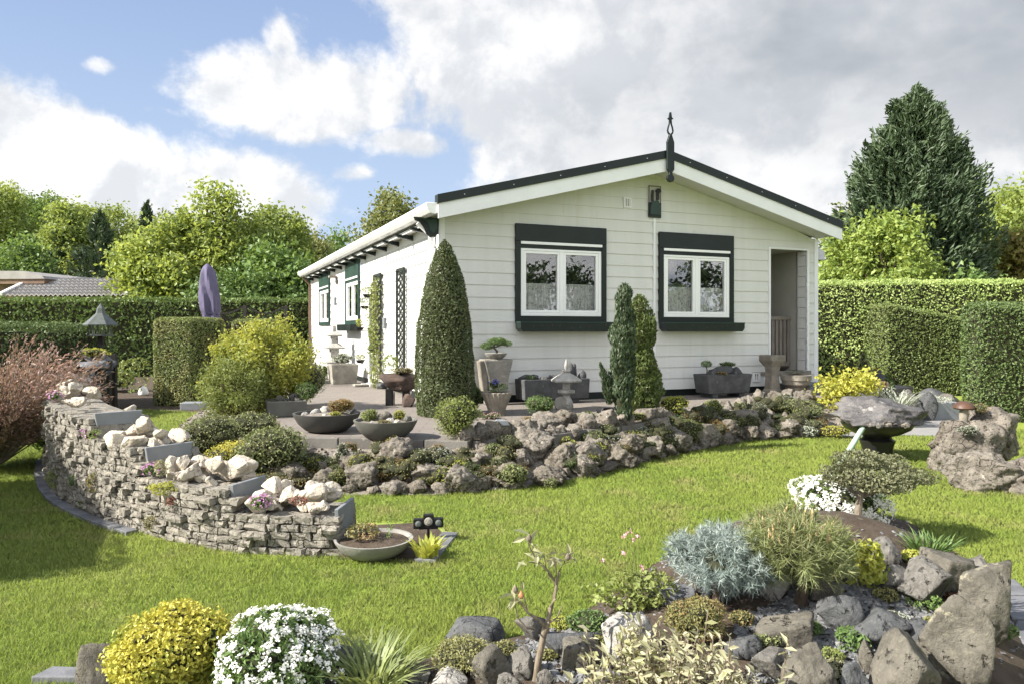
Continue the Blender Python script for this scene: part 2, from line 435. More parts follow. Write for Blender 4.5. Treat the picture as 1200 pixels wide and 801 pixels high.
class MB:
    """collects simple solids into one mesh"""
    def __init__(self):
        self.v, self.f, self.m = [], [], []

    def add(self, vs, fs, m=0):
        k = len(self.v)
        self.v += [tuple(p) for p in vs]
        self.f += [tuple(i + k for i in f) for f in fs]
        self.m += [m] * len(fs)

    def box(self, a, b, m=0):
        x0, y0, z0 = a
        x1, y1, z1 = b
        self.add([(x0, y0, z0), (x1, y0, z0), (x1, y1, z0), (x0, y1, z0), (x0, y0, z1), (x1, y0, z1), (x1, y1, z1), (x0, y1, z1)],
                 [(0, 3, 2, 1), (4, 5, 6, 7), (0, 1, 5, 4), (1, 2, 6, 5), (2, 3, 7, 6), (3, 0, 4, 7)], m)

    def bar(self, p, q, w, d, up=(0, 0, 1), m=0):
        p, q = Vector(p), Vector(q)
        t = (q - p).normalized()
        s = t.cross(Vector(up))
        if s.length < 1e-4:
            s = t.cross(Vector((1, 0, 0)))
        s.normalize()
        u = s.cross(t)
        vs = []
        for e in (p, q):
            for a, b in ((-1, -1), (1, -1), (1, 1), (-1, 1)):
                vs.append(e + s * a * w / 2 + u * b * d / 2)
        self.add(vs, [(3, 2, 1, 0), (4, 5, 6, 7), (0, 1, 5, 4), (1, 2, 6, 5), (2, 3, 7, 6), (3, 0, 4, 7)], m)

    def prism(self, pts, a, b, axis='y', m=0):
        """polygon pts (2D) extruded between a and b along an axis"""
        n = len(pts)

        def P(p, t):
            return {'y': (p[0], t, p[1]), 'z': (p[0], p[1], t), 'x': (t, p[0], p[1])}[axis]
        vs = [P(p, a) for p in pts] + [P(p, b) for p in pts]
        fs = [tuple(range(n)), tuple(range(2 * n - 1, n - 1, -1))] + [(i, i + n, (i + 1) % n + n, (i + 1) % n) for i in range(n)]
        self.add(vs, fs, m)

    def lathe(self, prof, n=24, c=(0, 0, 0), m=0, sx=1, sy=1, ph=0.0):
        vs, fs = [], []
        for r, z in prof:
            for i in range(n):
                a = 2 * math.pi * i / n + ph
                vs.append((c[0] + r * math.cos(a) * sx, c[1] + r * math.sin(a) * sy, c[2] + z))
        for j in range(len(prof) - 1):
            for i in range(n):
                k = (i + 1) % n
                fs.append((j * n + i, j * n + k, (j + 1) * n + k, (j + 1) * n + i))
        fs.append(tuple(range(n - 1, -1, -1)))
        fs.append(tuple((len(prof) - 1) * n + i for i in range(n)))
        self.add(vs, fs, m)

    def tube(self, pts, rad, n=8, m=0):
        pts = [Vector(p) for p in pts]
        rad = rad if isinstance(rad, (list, tuple)) else [rad] * len(pts)
        vs, fs = [], []
        for i, p in enumerate(pts):
            t = (pts[min(i + 1, len(pts) - 1)] - pts[max(i - 1, 0)]).normalized()
            s = t.cross(Vector((.31, .17, .93)))
            if s.length < .05:
                s = t.cross(Vector((1, 0, 0)))
            s.normalize()
            u = s.cross(t)
            for k in range(n):
                a = 2 * math.pi * k / n
                vs.append(p + (s * math.cos(a) + u * math.sin(a)) * rad[i])
        for i in range(len(pts) - 1):
            for k in range(n):
                l = (k + 1) % n
                fs.append((i * n + k, i * n + l, (i + 1) * n + l, (i + 1) * n + k))
        fs.append(tuple(range(n - 1, -1, -1)))
        fs.append(tuple((len(pts) - 1) * n + k for k in range(n)))
        self.add(vs, fs, m)

    def build(self, name, mats, parent=None, loc=(0, 0, 0), rz=0.0, smooth=False, bevel=0.0):
        me = bpy.data.meshes.new(name)
        me.from_pydata(self.v, [], self.f)
        for m in (mats if isinstance(mats, (list, tuple)) else [mats]):
            me.materials.append(m)
        me.polygons.foreach_set('material_index', self.m)
        bm = bmesh.new()
        bm.from_mesh(me)
        bmesh.ops.recalc_face_normals(bm, faces=bm.faces)
        bm.to_mesh(me)
        bm.free()
        if smooth:
            me.polygons.foreach_set('use_smooth', [True] * len(me.polygons))
            try:
                me.set_sharp_from_angle(angle=R(40))
            except Exception:
                pass
        o = bpy.data.objects.new(name, me)
        COL.objects.link(o)
        o.location = loc
        o.rotation_euler = (0, 0, rz)
        if parent:
            o.parent = parent
        if bevel:
            b = o.modifiers.new('bevel', 'BEVEL')
            b.width = bevel
            b.segments = 2
            b.limit_method = 'ANGLE'
        return o


def copy_tree(o, parent=None):
    c = o.copy()
    COL.objects.link(c)
    c.parent = parent
    for ch in list(o.children):
        copy_tree(ch, c)
    return c


# ------------------------------------------------------------------ noise


def _hash(i):
    i = i.astype(np.int64)
    h = (i[..., 0] * 374761393 + i[..., 1] * 668265263 + i[..., 2] * 1274126177) & 0xffffffff
    h = ((h ^ (h >> 13)) * 1103515245) & 0xffffffff
    h = ((h ^ (h >> 16)) * 22695477) & 0xffffffff
    return ((h ^ (h >> 15)) & 0xffff) / 65535.0


def vnoise(p):
    i = np.floor(p)
    f = p - i
    u = f * f * (3 - 2 * f)
    r = 0
    for dx in (0, 1):
        for dy in (0, 1):
            for dz in (0, 1):
                w = (u[..., 0] if dx else 1 - u[..., 0]) * (u[..., 1] if dy else 1 - u[..., 1]) * (u[..., 2] if dz else 1 - u[..., 2])
                r = r + w * _hash(i + np.array([dx, dy, dz]))
    return r


def fbm(p, oc=4, gain=.5):
    a, s, r, t = 1.0, 1.0, 0, 0
    for _ in range(oc):
        r = r + a * vnoise(p * s + s * 3.7)
        t += a
        a *= gain
        s *= 2.03
    return r / t


def unit(v):
    return v / np.maximum(np.linalg.norm(v, axis=-1, keepdims=True), 1e-9)


# ------------------------------------------------------------------ the lie of the land
TERR = .325


def G(px, py, z=0.0):
    Y = (EYE - z) * FPX / (py - HZ)
    return Vector(((px - 600) / FPX * Y, Y, z))


def at(px, py, Y):
    return Vector(((px - 600) / FPX * Y, Y, EYE + (HZ - py) / FPX * Y))


terr_edge = [G(*p, TERR) for p in ((352, 511), (450, 513), (552, 516), (640, 508), (720, 499), (800, 486), (850, 479), (920, 470), (985, 464))]
lawn_edge = [G(*p) for p in ((212, 545), (300, 574), (420, 580), (520, 579), (600, 573), (700, 557), (760, 540), (820, 527), (870, 517), (960, 512), (1000, 506))]
TP = [(p.x, p.y) for p in terr_edge] + [(7.0, 13.3), (6.5, 16), (4, 16), (-1, 14), (-4.5, 22), (-7.3, 22), (-5.2, 15.5), (-3.3, 10.0), (-2.5, 8.2), (-2.15, 7.2)]
BP = [(p.x, p.y) for p in lawn_edge] + [(p.x, p.y) for p in reversed(terr_edge)] + [(-2.15, 7.2), (-2.5, 8.2), (-3.3, 10.0), (-4.2, 11.6), (-4.6, 11.2), (-3.95, 8.8)]
FB = [(p.x, p.y) for p in (G(250, 801), G(395, 778), G(500, 772), G(590, 752), G(660, 735), G(720, 694), G(770, 660), G(850, 622), G(930, 603), G(1010, 598), G(1065, 612), G(1120, 648), G(1170, 690), G(1196, 735))] + [(1.85, 2.4), (1.4, 1.9), (-1.1, 1.9), (-1.2, 2.5)]


def inside(poly, x, y):
    x, y = np.asarray(x, float), np.asarray(y, float)
    r = np.zeros(x.shape, bool)
    n = len(poly)
    for i in range(n):
        x0, y0 = poly[i]
        x1, y1 = poly[(i + 1) % n]
        if y0 == y1:
            continue
        c = ((y0 > y) != (y1 > y)) & (x < (x1 - x0) * (y - y0) / (y1 - y0) + x0)
        r ^= c
    return r


def dist(line, x, y, closed=False):
    x, y = np.asarray(x, float), np.asarray(y, float)
    d = np.full(x.shape, 1e9)
    n = len(line)
    for i in range(n if closed else n - 1):
        x0, y0 = line[i][0], line[i][1]
        x1, y1 = line[(i + 1) % n][0], line[(i + 1) % n][1]
        L2 = (x1 - x0) ** 2 + (y1 - y0) ** 2
        t = np.clip(((x - x0) * (x1 - x0) + (y - y0) * (y1 - y0)) / L2, 0, 1)
        d = np.minimum(d, np.hypot(x - x0 - t * (x1 - x0), y - y0 - t * (y1 - y0)))
    return d


def mound(x, y):
    h = .36 * np.exp(-(((x - 1.55) / .75) ** 2 + ((y - 3.75) / .75) ** 2)) + .10 * np.exp(-(((x - .35) / .8) ** 2 + ((y - 2.8) / .5) ** 2))
    return h


def H(x, y):
    x, y = np.asarray(x, float), np.asarray(y, float)
    h = np.zeros(x.shape)
    b = inside(BP, x, y)
    d1, d2 = dist(lawn_edge, x, y), dist(terr_edge, x, y)
    h = np.where(b, .26 * np.clip(d1 / (d1 + d2 + 1e-6), 0, 1), h)
    f = inside(FB, x, y)
    df = dist(FB, x, y, True)
    h = np.where(f, (mound(x, y) + .03) * np.clip(df / .22, 0, 1), h)
    h = np.where(inside(TP, x, y), TERR, h)
    return h


def hit(px, py, y0=1.5):
    """the point of the ground that the ray through a pixel of the photo meets first"""
    Y = np.arange(y0, 40, .01)
    X = (px - 600) / FPX * Y
    Z = EYE + (HZ - py) / FPX * Y
    k = int(np.argmax(Z <= H(X, Y)))
    return Vector((X[k], Y[k], float(H(X[k], Y[k]))))
# ------------------------------------------------------------------ ground, lawn, beds
def lawn_color(t, vec):
    n1 = t.noise(vec, .55, 5, .6)
    n2 = t.noise(t.vm('ADD', vec, (5, 9, 0)), 1.9, 6, .65)
    n3 = t.noise(t.vm('ADD', vec, (15, 2, 0)), 8.0, 5, .65)
    a = t.mix(t.ss(n1, .38, .62), (.215, .30, .046), (.285, .35, .066))
    a = t.mix(t.m('MULTIPLY', t.ss(n3, .45, .75), .6), a, (.29, .335, .08))
    return t.mix(t.m('MULTIPLY', t.ss(n2, .50, .74), .85), a, (.42, .37, .16))


def lawn_mat(name, blades):
    m, t, p = new_mat(name)
    co = t.new('ShaderNodeTexCoord').outputs['Object']
    col = lawn_color(t, co)
    p.inputs['Roughness'].default_value = .6
    p.inputs['Specular IOR Level'].default_value = .25
    if blades:
        rnd = t.new('ShaderNodeNewGeometry').outputs['Random Per Island']
        col = t.mix(t.m('MULTIPLY', rnd, .55), t.mix(.25, col, (.09, .14, .02)), t.mix(.5, col, (.32, .37, .10)))
        t.l.new(col, p.inputs['Base Color'])
        nm = t.vm('NORMALIZE', t.vm('ADD', t.vm('SCALE', t.new('ShaderNodeNewGeometry').outputs['Normal'], s=.3), (0, 0, 1)))
        t.l.new(nm, p.inputs['Normal'])
        tr = t.new('ShaderNodeBsdfTranslucent')
        t.l.new(t.mix(.4, col, (.25, .36, .04)), tr.inputs[0])
        mx = t.new('ShaderNodeMixShader')
        mx.inputs[0].default_value = .3
        t.l.new(p.outputs[0], mx.inputs[1])
        t.l.new(tr.outputs[0], mx.inputs[2])
        t.l.new(mx.outputs[0], t.n['Material Output'].inputs[0])
    else:
        t.l.new(t.mix(.25, col, (.07, .09, .02)), p.inputs['Base Color'])
        b = t.new('ShaderNodeBump')
        b.inputs['Strength'].default_value = .6
        b.inputs['Distance'].default_value = .02
        t.l.new(t.noise(co, 60, 4, .6), b.inputs['Height'])
        t.l.new(b.outputs[0], p.inputs['Normal'])
    return m


g = MB()
g.add([(-200, -60, 0), (200, -60, 0), (200, 260, 0), (-200, 260, 0)], [(0, 1, 2, 3)])
tag(g.build('lawn', lawn_mat('lawn_ground', False)), kind='structure')


def sheet(name, poly, step, mats, skirt=.05, lift=.004, kind='structure', rough=.02):
    """a bed of soil lying on the land, following its height"""
    xs = [p[0] for p in poly]
    ys = [p[1] for p in poly]
    gx = np.arange(min(xs), max(xs) + step, step)
    gy = np.arange(min(ys), max(ys) + step, step)
    X, Y = np.meshgrid(gx, gy)
    Z = H(X, Y)
    cx, cy = X[:-1, :-1] + step / 2, Y[:-1, :-1] + step / 2
    keep = inside(poly, cx, cy)
    Z = np.where(inside(TP, X, Y), TERR - .03, Z) + lift
    P = np.stack([X, Y, Z], -1).reshape(-1, 3)
    P[:, 2] += rough * (fbm(P * 9, 3) - .4)
    n = len(gx)
    idx = np.arange(X.size).reshape(X.shape)
    F = np.stack([idx[:-1, :-1][keep], idx[:-1, 1:][keep], idx[1:, 1:][keep], idx[1:, :-1][keep]], -1)
    o = np_obj(name, P, [(F, 0)], mats, smooth=True)
    return tag(o, kind=kind)


sheet('rockery_bed', BP, .06, [M['gravel']])
sheet('foreground_bed', FB, .04, [M['soil']])
LB = [(p.x, p.y) for p in (G(212, 546), G(262, 560), G(305, 574), G(352, 528), G(330, 505), G(322, 492))] + [(-3.3, 10.0), (-4.2, 12.6), (-6.4, 13.9), (-6.4, 12.7), (-4.6, 11.9)]
sheet('shrub_bed', LB, .08, [M['soil']])
RB = [(p.x, p.y) for p in (G(960, 509), G(985, 504), G(1000, 486), G(1125, 480), G(1135, 455), G(940, 449))]
sheet('border_bed', [(4.2, 9.6), (4.75, 9.55), (4.9, 10.6), (7.0, 11.6), (8.0, 13.0), (7.6, 15.2), (5.4, 14.2), (5.05, 12.6), (4.9, 11.4)], .1, [M['soil']])
sheet('path_bed', [(-7.2, 10), (-6.2, 13), (-5.4, 15), (-4.6, 22), (-12, 22), (-11, 10)], .25, [M['soil']])
sheet('hedge_bed', [(4.9, 15.2), (16, 15.2), (16, 19), (4.9, 19)], .3, [M['soil']])

# paved terrace: slabs with open joints, and a front kerb of upright blocks
m, t, p = new_mat('terrace_paving')
co = t.new('ShaderNodeTexCoord').outputs['Object']
br = t.new('ShaderNodeTexBrick')
br.offset = .5
t.l.new(co, br.inputs['Vector'])
br.inputs['Color1'].default_value = (.165, .145, .13, 1)
br.inputs['Color2'].default_value = (.135, .117, .106, 1)
br.inputs['Mortar'].default_value = (.07, .063, .056, 1)
br.inputs['Scale'].default_value = 1
br.inputs['Brick Width'].default_value = .30
br.inputs['Row Height'].default_value = .15
br.inputs['Mortar Size'].default_value = .006
t.l.new(t.mix(t.m('MULTIPLY', t.noise(co, 4, 6, .6), .5), br.outputs[0], (.21, .19, .17)), p.inputs['Base Color'])
p.inputs['Roughness'].default_value = .85
M['paving'] = m
tz = R(22.8)
g = MB()
g.prism(TP, 0.02, TERR, 'z')
tag(g.build('terrace', M['paving']), kind='structure')
M['kerb'] = mat('kerb_concrete', (.155, .147, .135), (.115, .108, .10), .85, 5, .3, 60, c3=(.26, .25, .23), spot=.62)
g = MB()
for (a, b) in zip(terr_edge[:-1], terr_edge[1:]):
    d = (b - a)
    n = max(1, round(d.length / .42))
    nrm = Vector((d.y, -d.x, 0)).normalized()
    for i in range(n):
        q0 = a + d * (i / n) + d.normalized() * .006 + nrm * .05
        q1 = a + d * ((i + 1) / n) - d.normalized() * .006 + nrm * .05
        g.bar((q0.x, q0.y, .165 + .004 * (i % 3)), (q1.x, q1.y, .165 + .004 * (i % 3)), .09, .33)
k = g.build('terrace_kerb', M['kerb'], bevel=.006)
tag(k, kind='structure')
# grey path on the right that leads to the terrace
m2, t, p = new_mat('grey_path')
co = t.new('ShaderNodeTexCoord').outputs['Object']
t.l.new(t.mix(t.noise(co, 5, 6, .6), (.17, .17, .175), (.25, .245, .24)), p.inputs['Base Color'])
p.inputs['Roughness'].default_value = .85
g = MB()
pp = [G(940, 510), G(1000, 512), G(1062, 510), G(1128, 512), G(1134, 484), G(1060, 478), G(985, 478)]
g.prism([(v.x, v.y) for v in pp], -.01, .012, 'z')
tag(g.build('garden_path', m2), kind='structure')

# grass blades over the part of the lawn the photo shows
rng = np.random.default_rng(3)
wall_line = [G(*p) for p in ((392, 652), (300, 649), (200, 634), (120, 610), (72, 586), (54, 560), (52, 540))]


def grass():
    N = 900000
    Y = 2.4 + (15.5 - 2.4) * rng.random(N) ** 1.9
    X = (rng.random(N) * 2 - 1) * .72 * Y
    n = np.stack([X, Y, X * 0], -1)
    ok = ~(inside(BP, X, Y) | inside(FB, X, Y) | inside(TP, X, Y) | inside(LB, X, Y))
    ok &= dist(wall_line, X, Y) > .02
    ok &= ~inside([(v.x, v.y) for v in pp], X, Y)
    ok &= ~((X > 4.9) & (Y > 10))
    ok &= ~((X < -6.3) & (Y > 11))
    ok &= ~inside([(p.x, p.y) for p in (G(392, 652), G(505, 660), G(536, 628), G(500, 612), G(400, 612))], X, Y)
    X, Y = X[ok], Y[ok]
    n = len(X)
    tuft = fbm(np.stack([X * 7, Y * 7, X * 0], -1), 3)
    hgt = (.010 + .016 * rng.random(n)) * (.55 + .95 * tuft) * (1 + .05 * Y)
    wd = (.0014 + .0016 * rng.random(n)) * (.45 + .17 * Y)
    a = rng.random(n) * 2 * np.pi
    la = rng.random(n) * 2 * np.pi
    ln = hgt * (.25 + .75 * rng.random(n))
    b0 = np.stack([X + np.cos(a) * wd, Y + np.sin(a) * wd, np.zeros(n)], -1)
    b1 = np.stack([X - np.cos(a) * wd, Y - np.sin(a) * wd, np.zeros(n)], -1)
    tp = np.stack([X + np.cos(la) * ln, Y + np.sin(la) * ln, hgt], -1)
    V = np.stack([b0, b1, tp], 1).reshape(-1, 3)
    F = np.arange(3 * n).reshape(-1, 3)
    return tag(np_obj('grass', V, [(F, 0)], [lawn_mat('grass_blades', True)]), 'short mown green grass of the garden lawn', 'grass', kind='stuff')


grass()

# ------------------------------------------------------------------ the house
TH = R(22.8)
HA = Vector((-.952, 10.0, 0))
house = empty('bungalow', HA, TH)
tag(house, 'white weatherboarded bungalow with dark green window surrounds and low gable roof', 'house')
FW, LEN, T0 = 6.45, 11.6, TERR
EAVE, RIDGE = 2.80, 3.62                    # underside of the roof over the wall line and at the ridge
SL = (RIDGE - EAVE) / (FW / 2)


def hw(x, y, z):
    return HA + Vector((x * math.cos(TH) - y * math.sin(TH), x * math.sin(TH) + y * math.cos(TH), z))


def boards(axis, L, top, holes, out, name, z0=T0 + .10, ph=.165, sgn=-1):
    """lapped boards; axis 'x' runs along the front, 'y' along the side; holes (a,b,z0,z1)"""
    g = MB()
    nrow = int((max(top(0), top(L / 2)) - z0) / ph) + 2
    for r in range(nrow):
        a0, a1 = z0 + r * ph, z0 + (r + 1) * ph
        cuts = [a0, a1]
        for h in holes:
            for zz in (h[2], h[3]):
                if a0 + .004 < zz < a1 - .004:
                    cuts.append(zz)
        cuts = sorted(cuts)
        for c0, c1 in zip(cuts[:-1], cuts[1:]):
            zm = (c0 + c1) / 2
            spans = [(0.0, L)]
            for h in holes:
                if h[2] < zm < h[3]:
                    ns = []
                    for s in spans:
                        if h[1] <= s[0] or h[0] >= s[1]:
                            ns.append(s)
                        else:
                            if h[0] > s[0]:
                                ns.append((s[0], h[0]))
                            if h[1] < s[1]:
                                ns.append((h[1], s[1]))
                    spans = ns
            for s0, s1 in spans:
                def clip(z):
                    lo, hi = s0, s1
                    if axis == 'x' and z > EAVE:
                        e = (z - EAVE) / SL
                        lo, hi = max(lo, e), min(hi, L - e)
                    return lo, hi
                l0, h0 = clip(c0)
                l1, h1 = clip(c1)
                if h0 - l0 < .01:
                    continue
                if h1 < l1:
                    l1 = h1 = (l1 + h1) / 2
                zz1 = c1
                if axis == 'y':
                    if c0 >= top(0):
                        continue
                    zz1 = min(c1, top(0))
                lap0 = out * (1 - (c0 - a0) / ph)
                lap1 = out * (1 - (zz1 - a0) / ph) + .001

                def P(s, d, z):
                    return (s, sgn * d, z) if axis == 'x' else (sgn * d, s, z)
                vs = [P(l0, lap0, c0), P(h0, lap0, c0), P(h1, lap1, zz1), P(l1, lap1, zz1), P(l0, -.02, c0), P(h0, -.02, c0), P(h1, -.02, zz1), P(l1, -.02, zz1)]
                g.add(vs, [(0, 1, 2, 3), (0, 4, 5, 1), (1, 5, 6, 2), (2, 6, 7, 3), (3, 7, 4, 0)])
    return g.build(name, M['white'], house)


WL, WR, DR, VT = (1.07, 2.483, 1.417, 2.757), (3.38, 4.74, 1.417, 2.757), (5.48, 6.23, .65, 2.59), (2.78, 2.91, 3.08, 3.23)
boards('x', FW, lambda s: EAVE + SL * min(s, FW - s), [WL, WR, DR], .014, 'front_wall')
SW1, SW2 = (5.04, 6.44, 1.42, 2.80), (8.46, 9.99, 1.42, 2.80)
boards('y', LEN, lambda s: EAVE, [SW1, SW2], .014, 'side_wall')
g = MB()
g.box((FW - .12, .03, T0), (FW, LEN, EAVE))
g.box((.03, LEN - .12, T0), (FW - .12, LEN, EAVE))
g.build('rear_walls', M['white'], house)
g = MB()
g.box((.012, .012, T0), (FW - .01, .10, T0 + .10))
g.box((.012, .10, T0), (.10, LEN, T0 + .10))
g.build('plinth', M['dgreen'], house)
for a, b in (((-.022, -.022, T0 + .03), (.07, .05, EAVE - .02)), ((FW - .06, -.022, T0 + .10), (FW + .02, .05, EAVE - .02)), ((-.022, LEN - .1, T0 + .03), (.03, LEN, EAVE - .02))):
    g = MB()
    g.box(a, b)
    g.build('corner_board', M['trim'], house, bevel=.004)
# roof: two slopes with a front overhang
OV, BK, LX, RX = -.5, LEN + .3, -.15, FW + .02


def rz_(x):
    return EAVE + .004 + SL * (x if x < FW / 2 else FW - x)


g = MB()
th = .16
for a, b in ((LX, FW / 2), (FW / 2, RX)):
    g.prism([(a, rz_(a) + .03), (b, rz_(b) + .03), (b, rz_(b) + th), (a, rz_(a) + th)], OV + .03, BK, 'y')
g.build('roof', M['roof'], house)
g = MB()
for a, b in ((LX, FW / 2 - .01), (FW / 2 + .01, RX)):
    g.prism([(a, rz_(a)), (b, rz_(b)), (b, rz_(b) + .028), (a, rz_(a) + .028)], OV + .03, .03, 'y')
g.prism([(LX, rz_(LX) - .01), (.0, rz_(0) - .03), (.0, rz_(0) - .008), (LX, rz_(LX) + .012)], 0.02, BK - .02, 'y')
g.build('soffit', M['white'], house)
for nm, sg in (('barge_board', 0), ('barge_board', 1)):
    a, b = (LX - .02, FW / 2 - .03) if sg == 0 else (FW / 2 + .03, RX + .02)
    g = MB()
    g.prism([(a, rz_(a) - .07), (b, rz_(b) - .07), (b, rz_(b) + .13), (a, rz_(a) + .13)], OV, OV + .03, 'y')
    g.build(nm, M['trim'], house)
    g = MB()
    g.prism([(a - .015, rz_(a) + .112), (b, rz_(b) + .112), (b, rz_(b) + .225), (a - .015, rz_(a) + .225)], OV - .022, OV + .10, 'y')
    o = g.build('roof_edge_strip', M['dgreen'], house)
    g = MB()
    nb = 5
    for i in range(nb):
        x = a + (b - a) * (i + .5) / nb
        g.box((x - .005, OV - .026, rz_(x) + .158), (x + .005, OV - .02, rz_(x) + .168))
    g.build('screws', M['trim'], o)
# gutter along the left eave
g = MB()
zc = rz_(LX) + .06
prof = [(LX - .01, zc + .06), (LX - .01, zc - .06), (LX - .06, zc - .08), (LX - .12, zc - .07), (LX - .16, zc - .02), (LX - .175, zc + .04), (LX - .16, zc + .06)]
g.prism(prof, OV + .02, BK, 'y')
g.build('gutter', M['upvc'], house, bevel=.006)
g = MB()
g.prism([(LX - .03, zc - .11), (.01, rz_(0) - .06), (.01, rz_(0) - .09), (LX - .03, zc - .15)], -.02, BK - .1, 'y')
for i in range(14):
    pass
g.build('eave_board', M['white'], house)
for i in range(14):                                          # dark rafter tails below the eave
    y = .42 + i * .82
    g = MB()
    g.prism([(-.30, rz_(LX) - .075), (-.012, rz_(LX) - .085), (-.012, rz_(LX) - .16), (-.22, rz_(LX) - .12)], y, y + .07, 'y')
    g.build('rafter_tail', M['dgreen'], house)
# carved dark green corbel at the front corner
g = MB()
c = []
for k in range(9):
    a = math.pi * (.5 + .5 * k / 8)
    c.append((-.13 + .13 * math.cos(a), 2.56 + .06 * math.sin(a)))
pts = [(-.36, 2.76), (-.345, 2.72), (-.27, 2.69), (-.22, 2.62), (-.19, 2.545), (-.14, 2.505), (-.08, 2.515), (-.03, 2.56), (-.022, 2.76)]
g.prism(pts, -.06, -.025, 'y')
o = g.build('corbel_board', M['dgreen'], house, bevel=.004)
g = MB()
g.prism([(-.30, 2.745), (-.06, 2.745), (-.05, 2.63), (-.10, 2.56), (-.15, 2.60), (-.17, 2.69), (-.22, 2.72)], -.066, -.058, 'y')
g.build('carving', M['green'], o)


# windows in a dark surround: roller box, two casements, lace
def lace_mat():
    m, t, p = new_mat('lace_curtain')
    co = t.new('ShaderNodeTexCoord').outputs['Object']
    v = t.new('ShaderNodeTexVoronoi', feature='DISTANCE_TO_EDGE')
    t.l.new(t.vm('MULTIPLY', co, (1, 0, 1)), v.inputs['Vector'])
    v.inputs['Scale'].default_value = 26
    f = t.m('MAXIMUM', t.ss(v.outputs[0], .12, .05), t.m('MULTIPLY', t.ss(t.noise(co, 16, 4, .6), .42, .58), .85))
    p.inputs['Base Color'].default_value = (.86, .87, .88, 1)
    p.inputs['Roughness'].default_value = .9
    tr = t.new('ShaderNodeBsdfTransparent')
    mx = t.new('ShaderNodeMixShader')
    t.l.new(t.m('ADD', t.m('MULTIPLY', f, .42), .56), mx.inputs[0])
    t.l.new(tr.outputs[0], mx.inputs[1])
    t.l.new(p.outputs[0], mx.inputs[2])
    t.l.new(mx.outputs[0], t.n['Material Output'].inputs[0])
    return m


def glass_mat():
    m, t, p = new_mat('window_glass')
    gl = t.new('ShaderNodeBsdfGlossy')
    gl.inputs['Roughness'].default_value = .01
    gl.inputs['Color'].default_value = (.95, .95, .95, 1)
    tr = t.new('ShaderNodeBsdfTransparent')
    tr.inputs[0].default_value = (.95, .95, .95, 1)
    fr = t.new('ShaderNodeFresnel')
    fr.inputs[0].default_value = 1.5
    mx = t.new('ShaderNodeMixShader')
    t.l.new(t.m('ADD', t.m('MULTIPLY', fr.outputs[0], 1.5), .03, clamp=True), mx.inputs[0])
    t.l.new(tr.outputs[0], mx.inputs[1])
    t.l.new(gl.outputs[0], mx.inputs[2])
    t.l.new(mx.outputs[0], t.n['Material Output'].inputs[0])
    return m


M['lace'], M['glass'] = lace_mat(), glass_mat()


def fr_rect(g, a, b, z0, z1, w, y0, y1, m=0):
    """rectangular frame of width w in the x-z plane"""
    g.box((a, y0, z0), (b, y1, z0 + w), m)
    g.box((a, y0, z1 - w), (b, y1, z1), m)
    g.box((a, y0, z0 + w), (a + w, y1, z1 - w), m)
    g.box((b - w, y0, z0 + w), (b, y1, z1 - w), m)


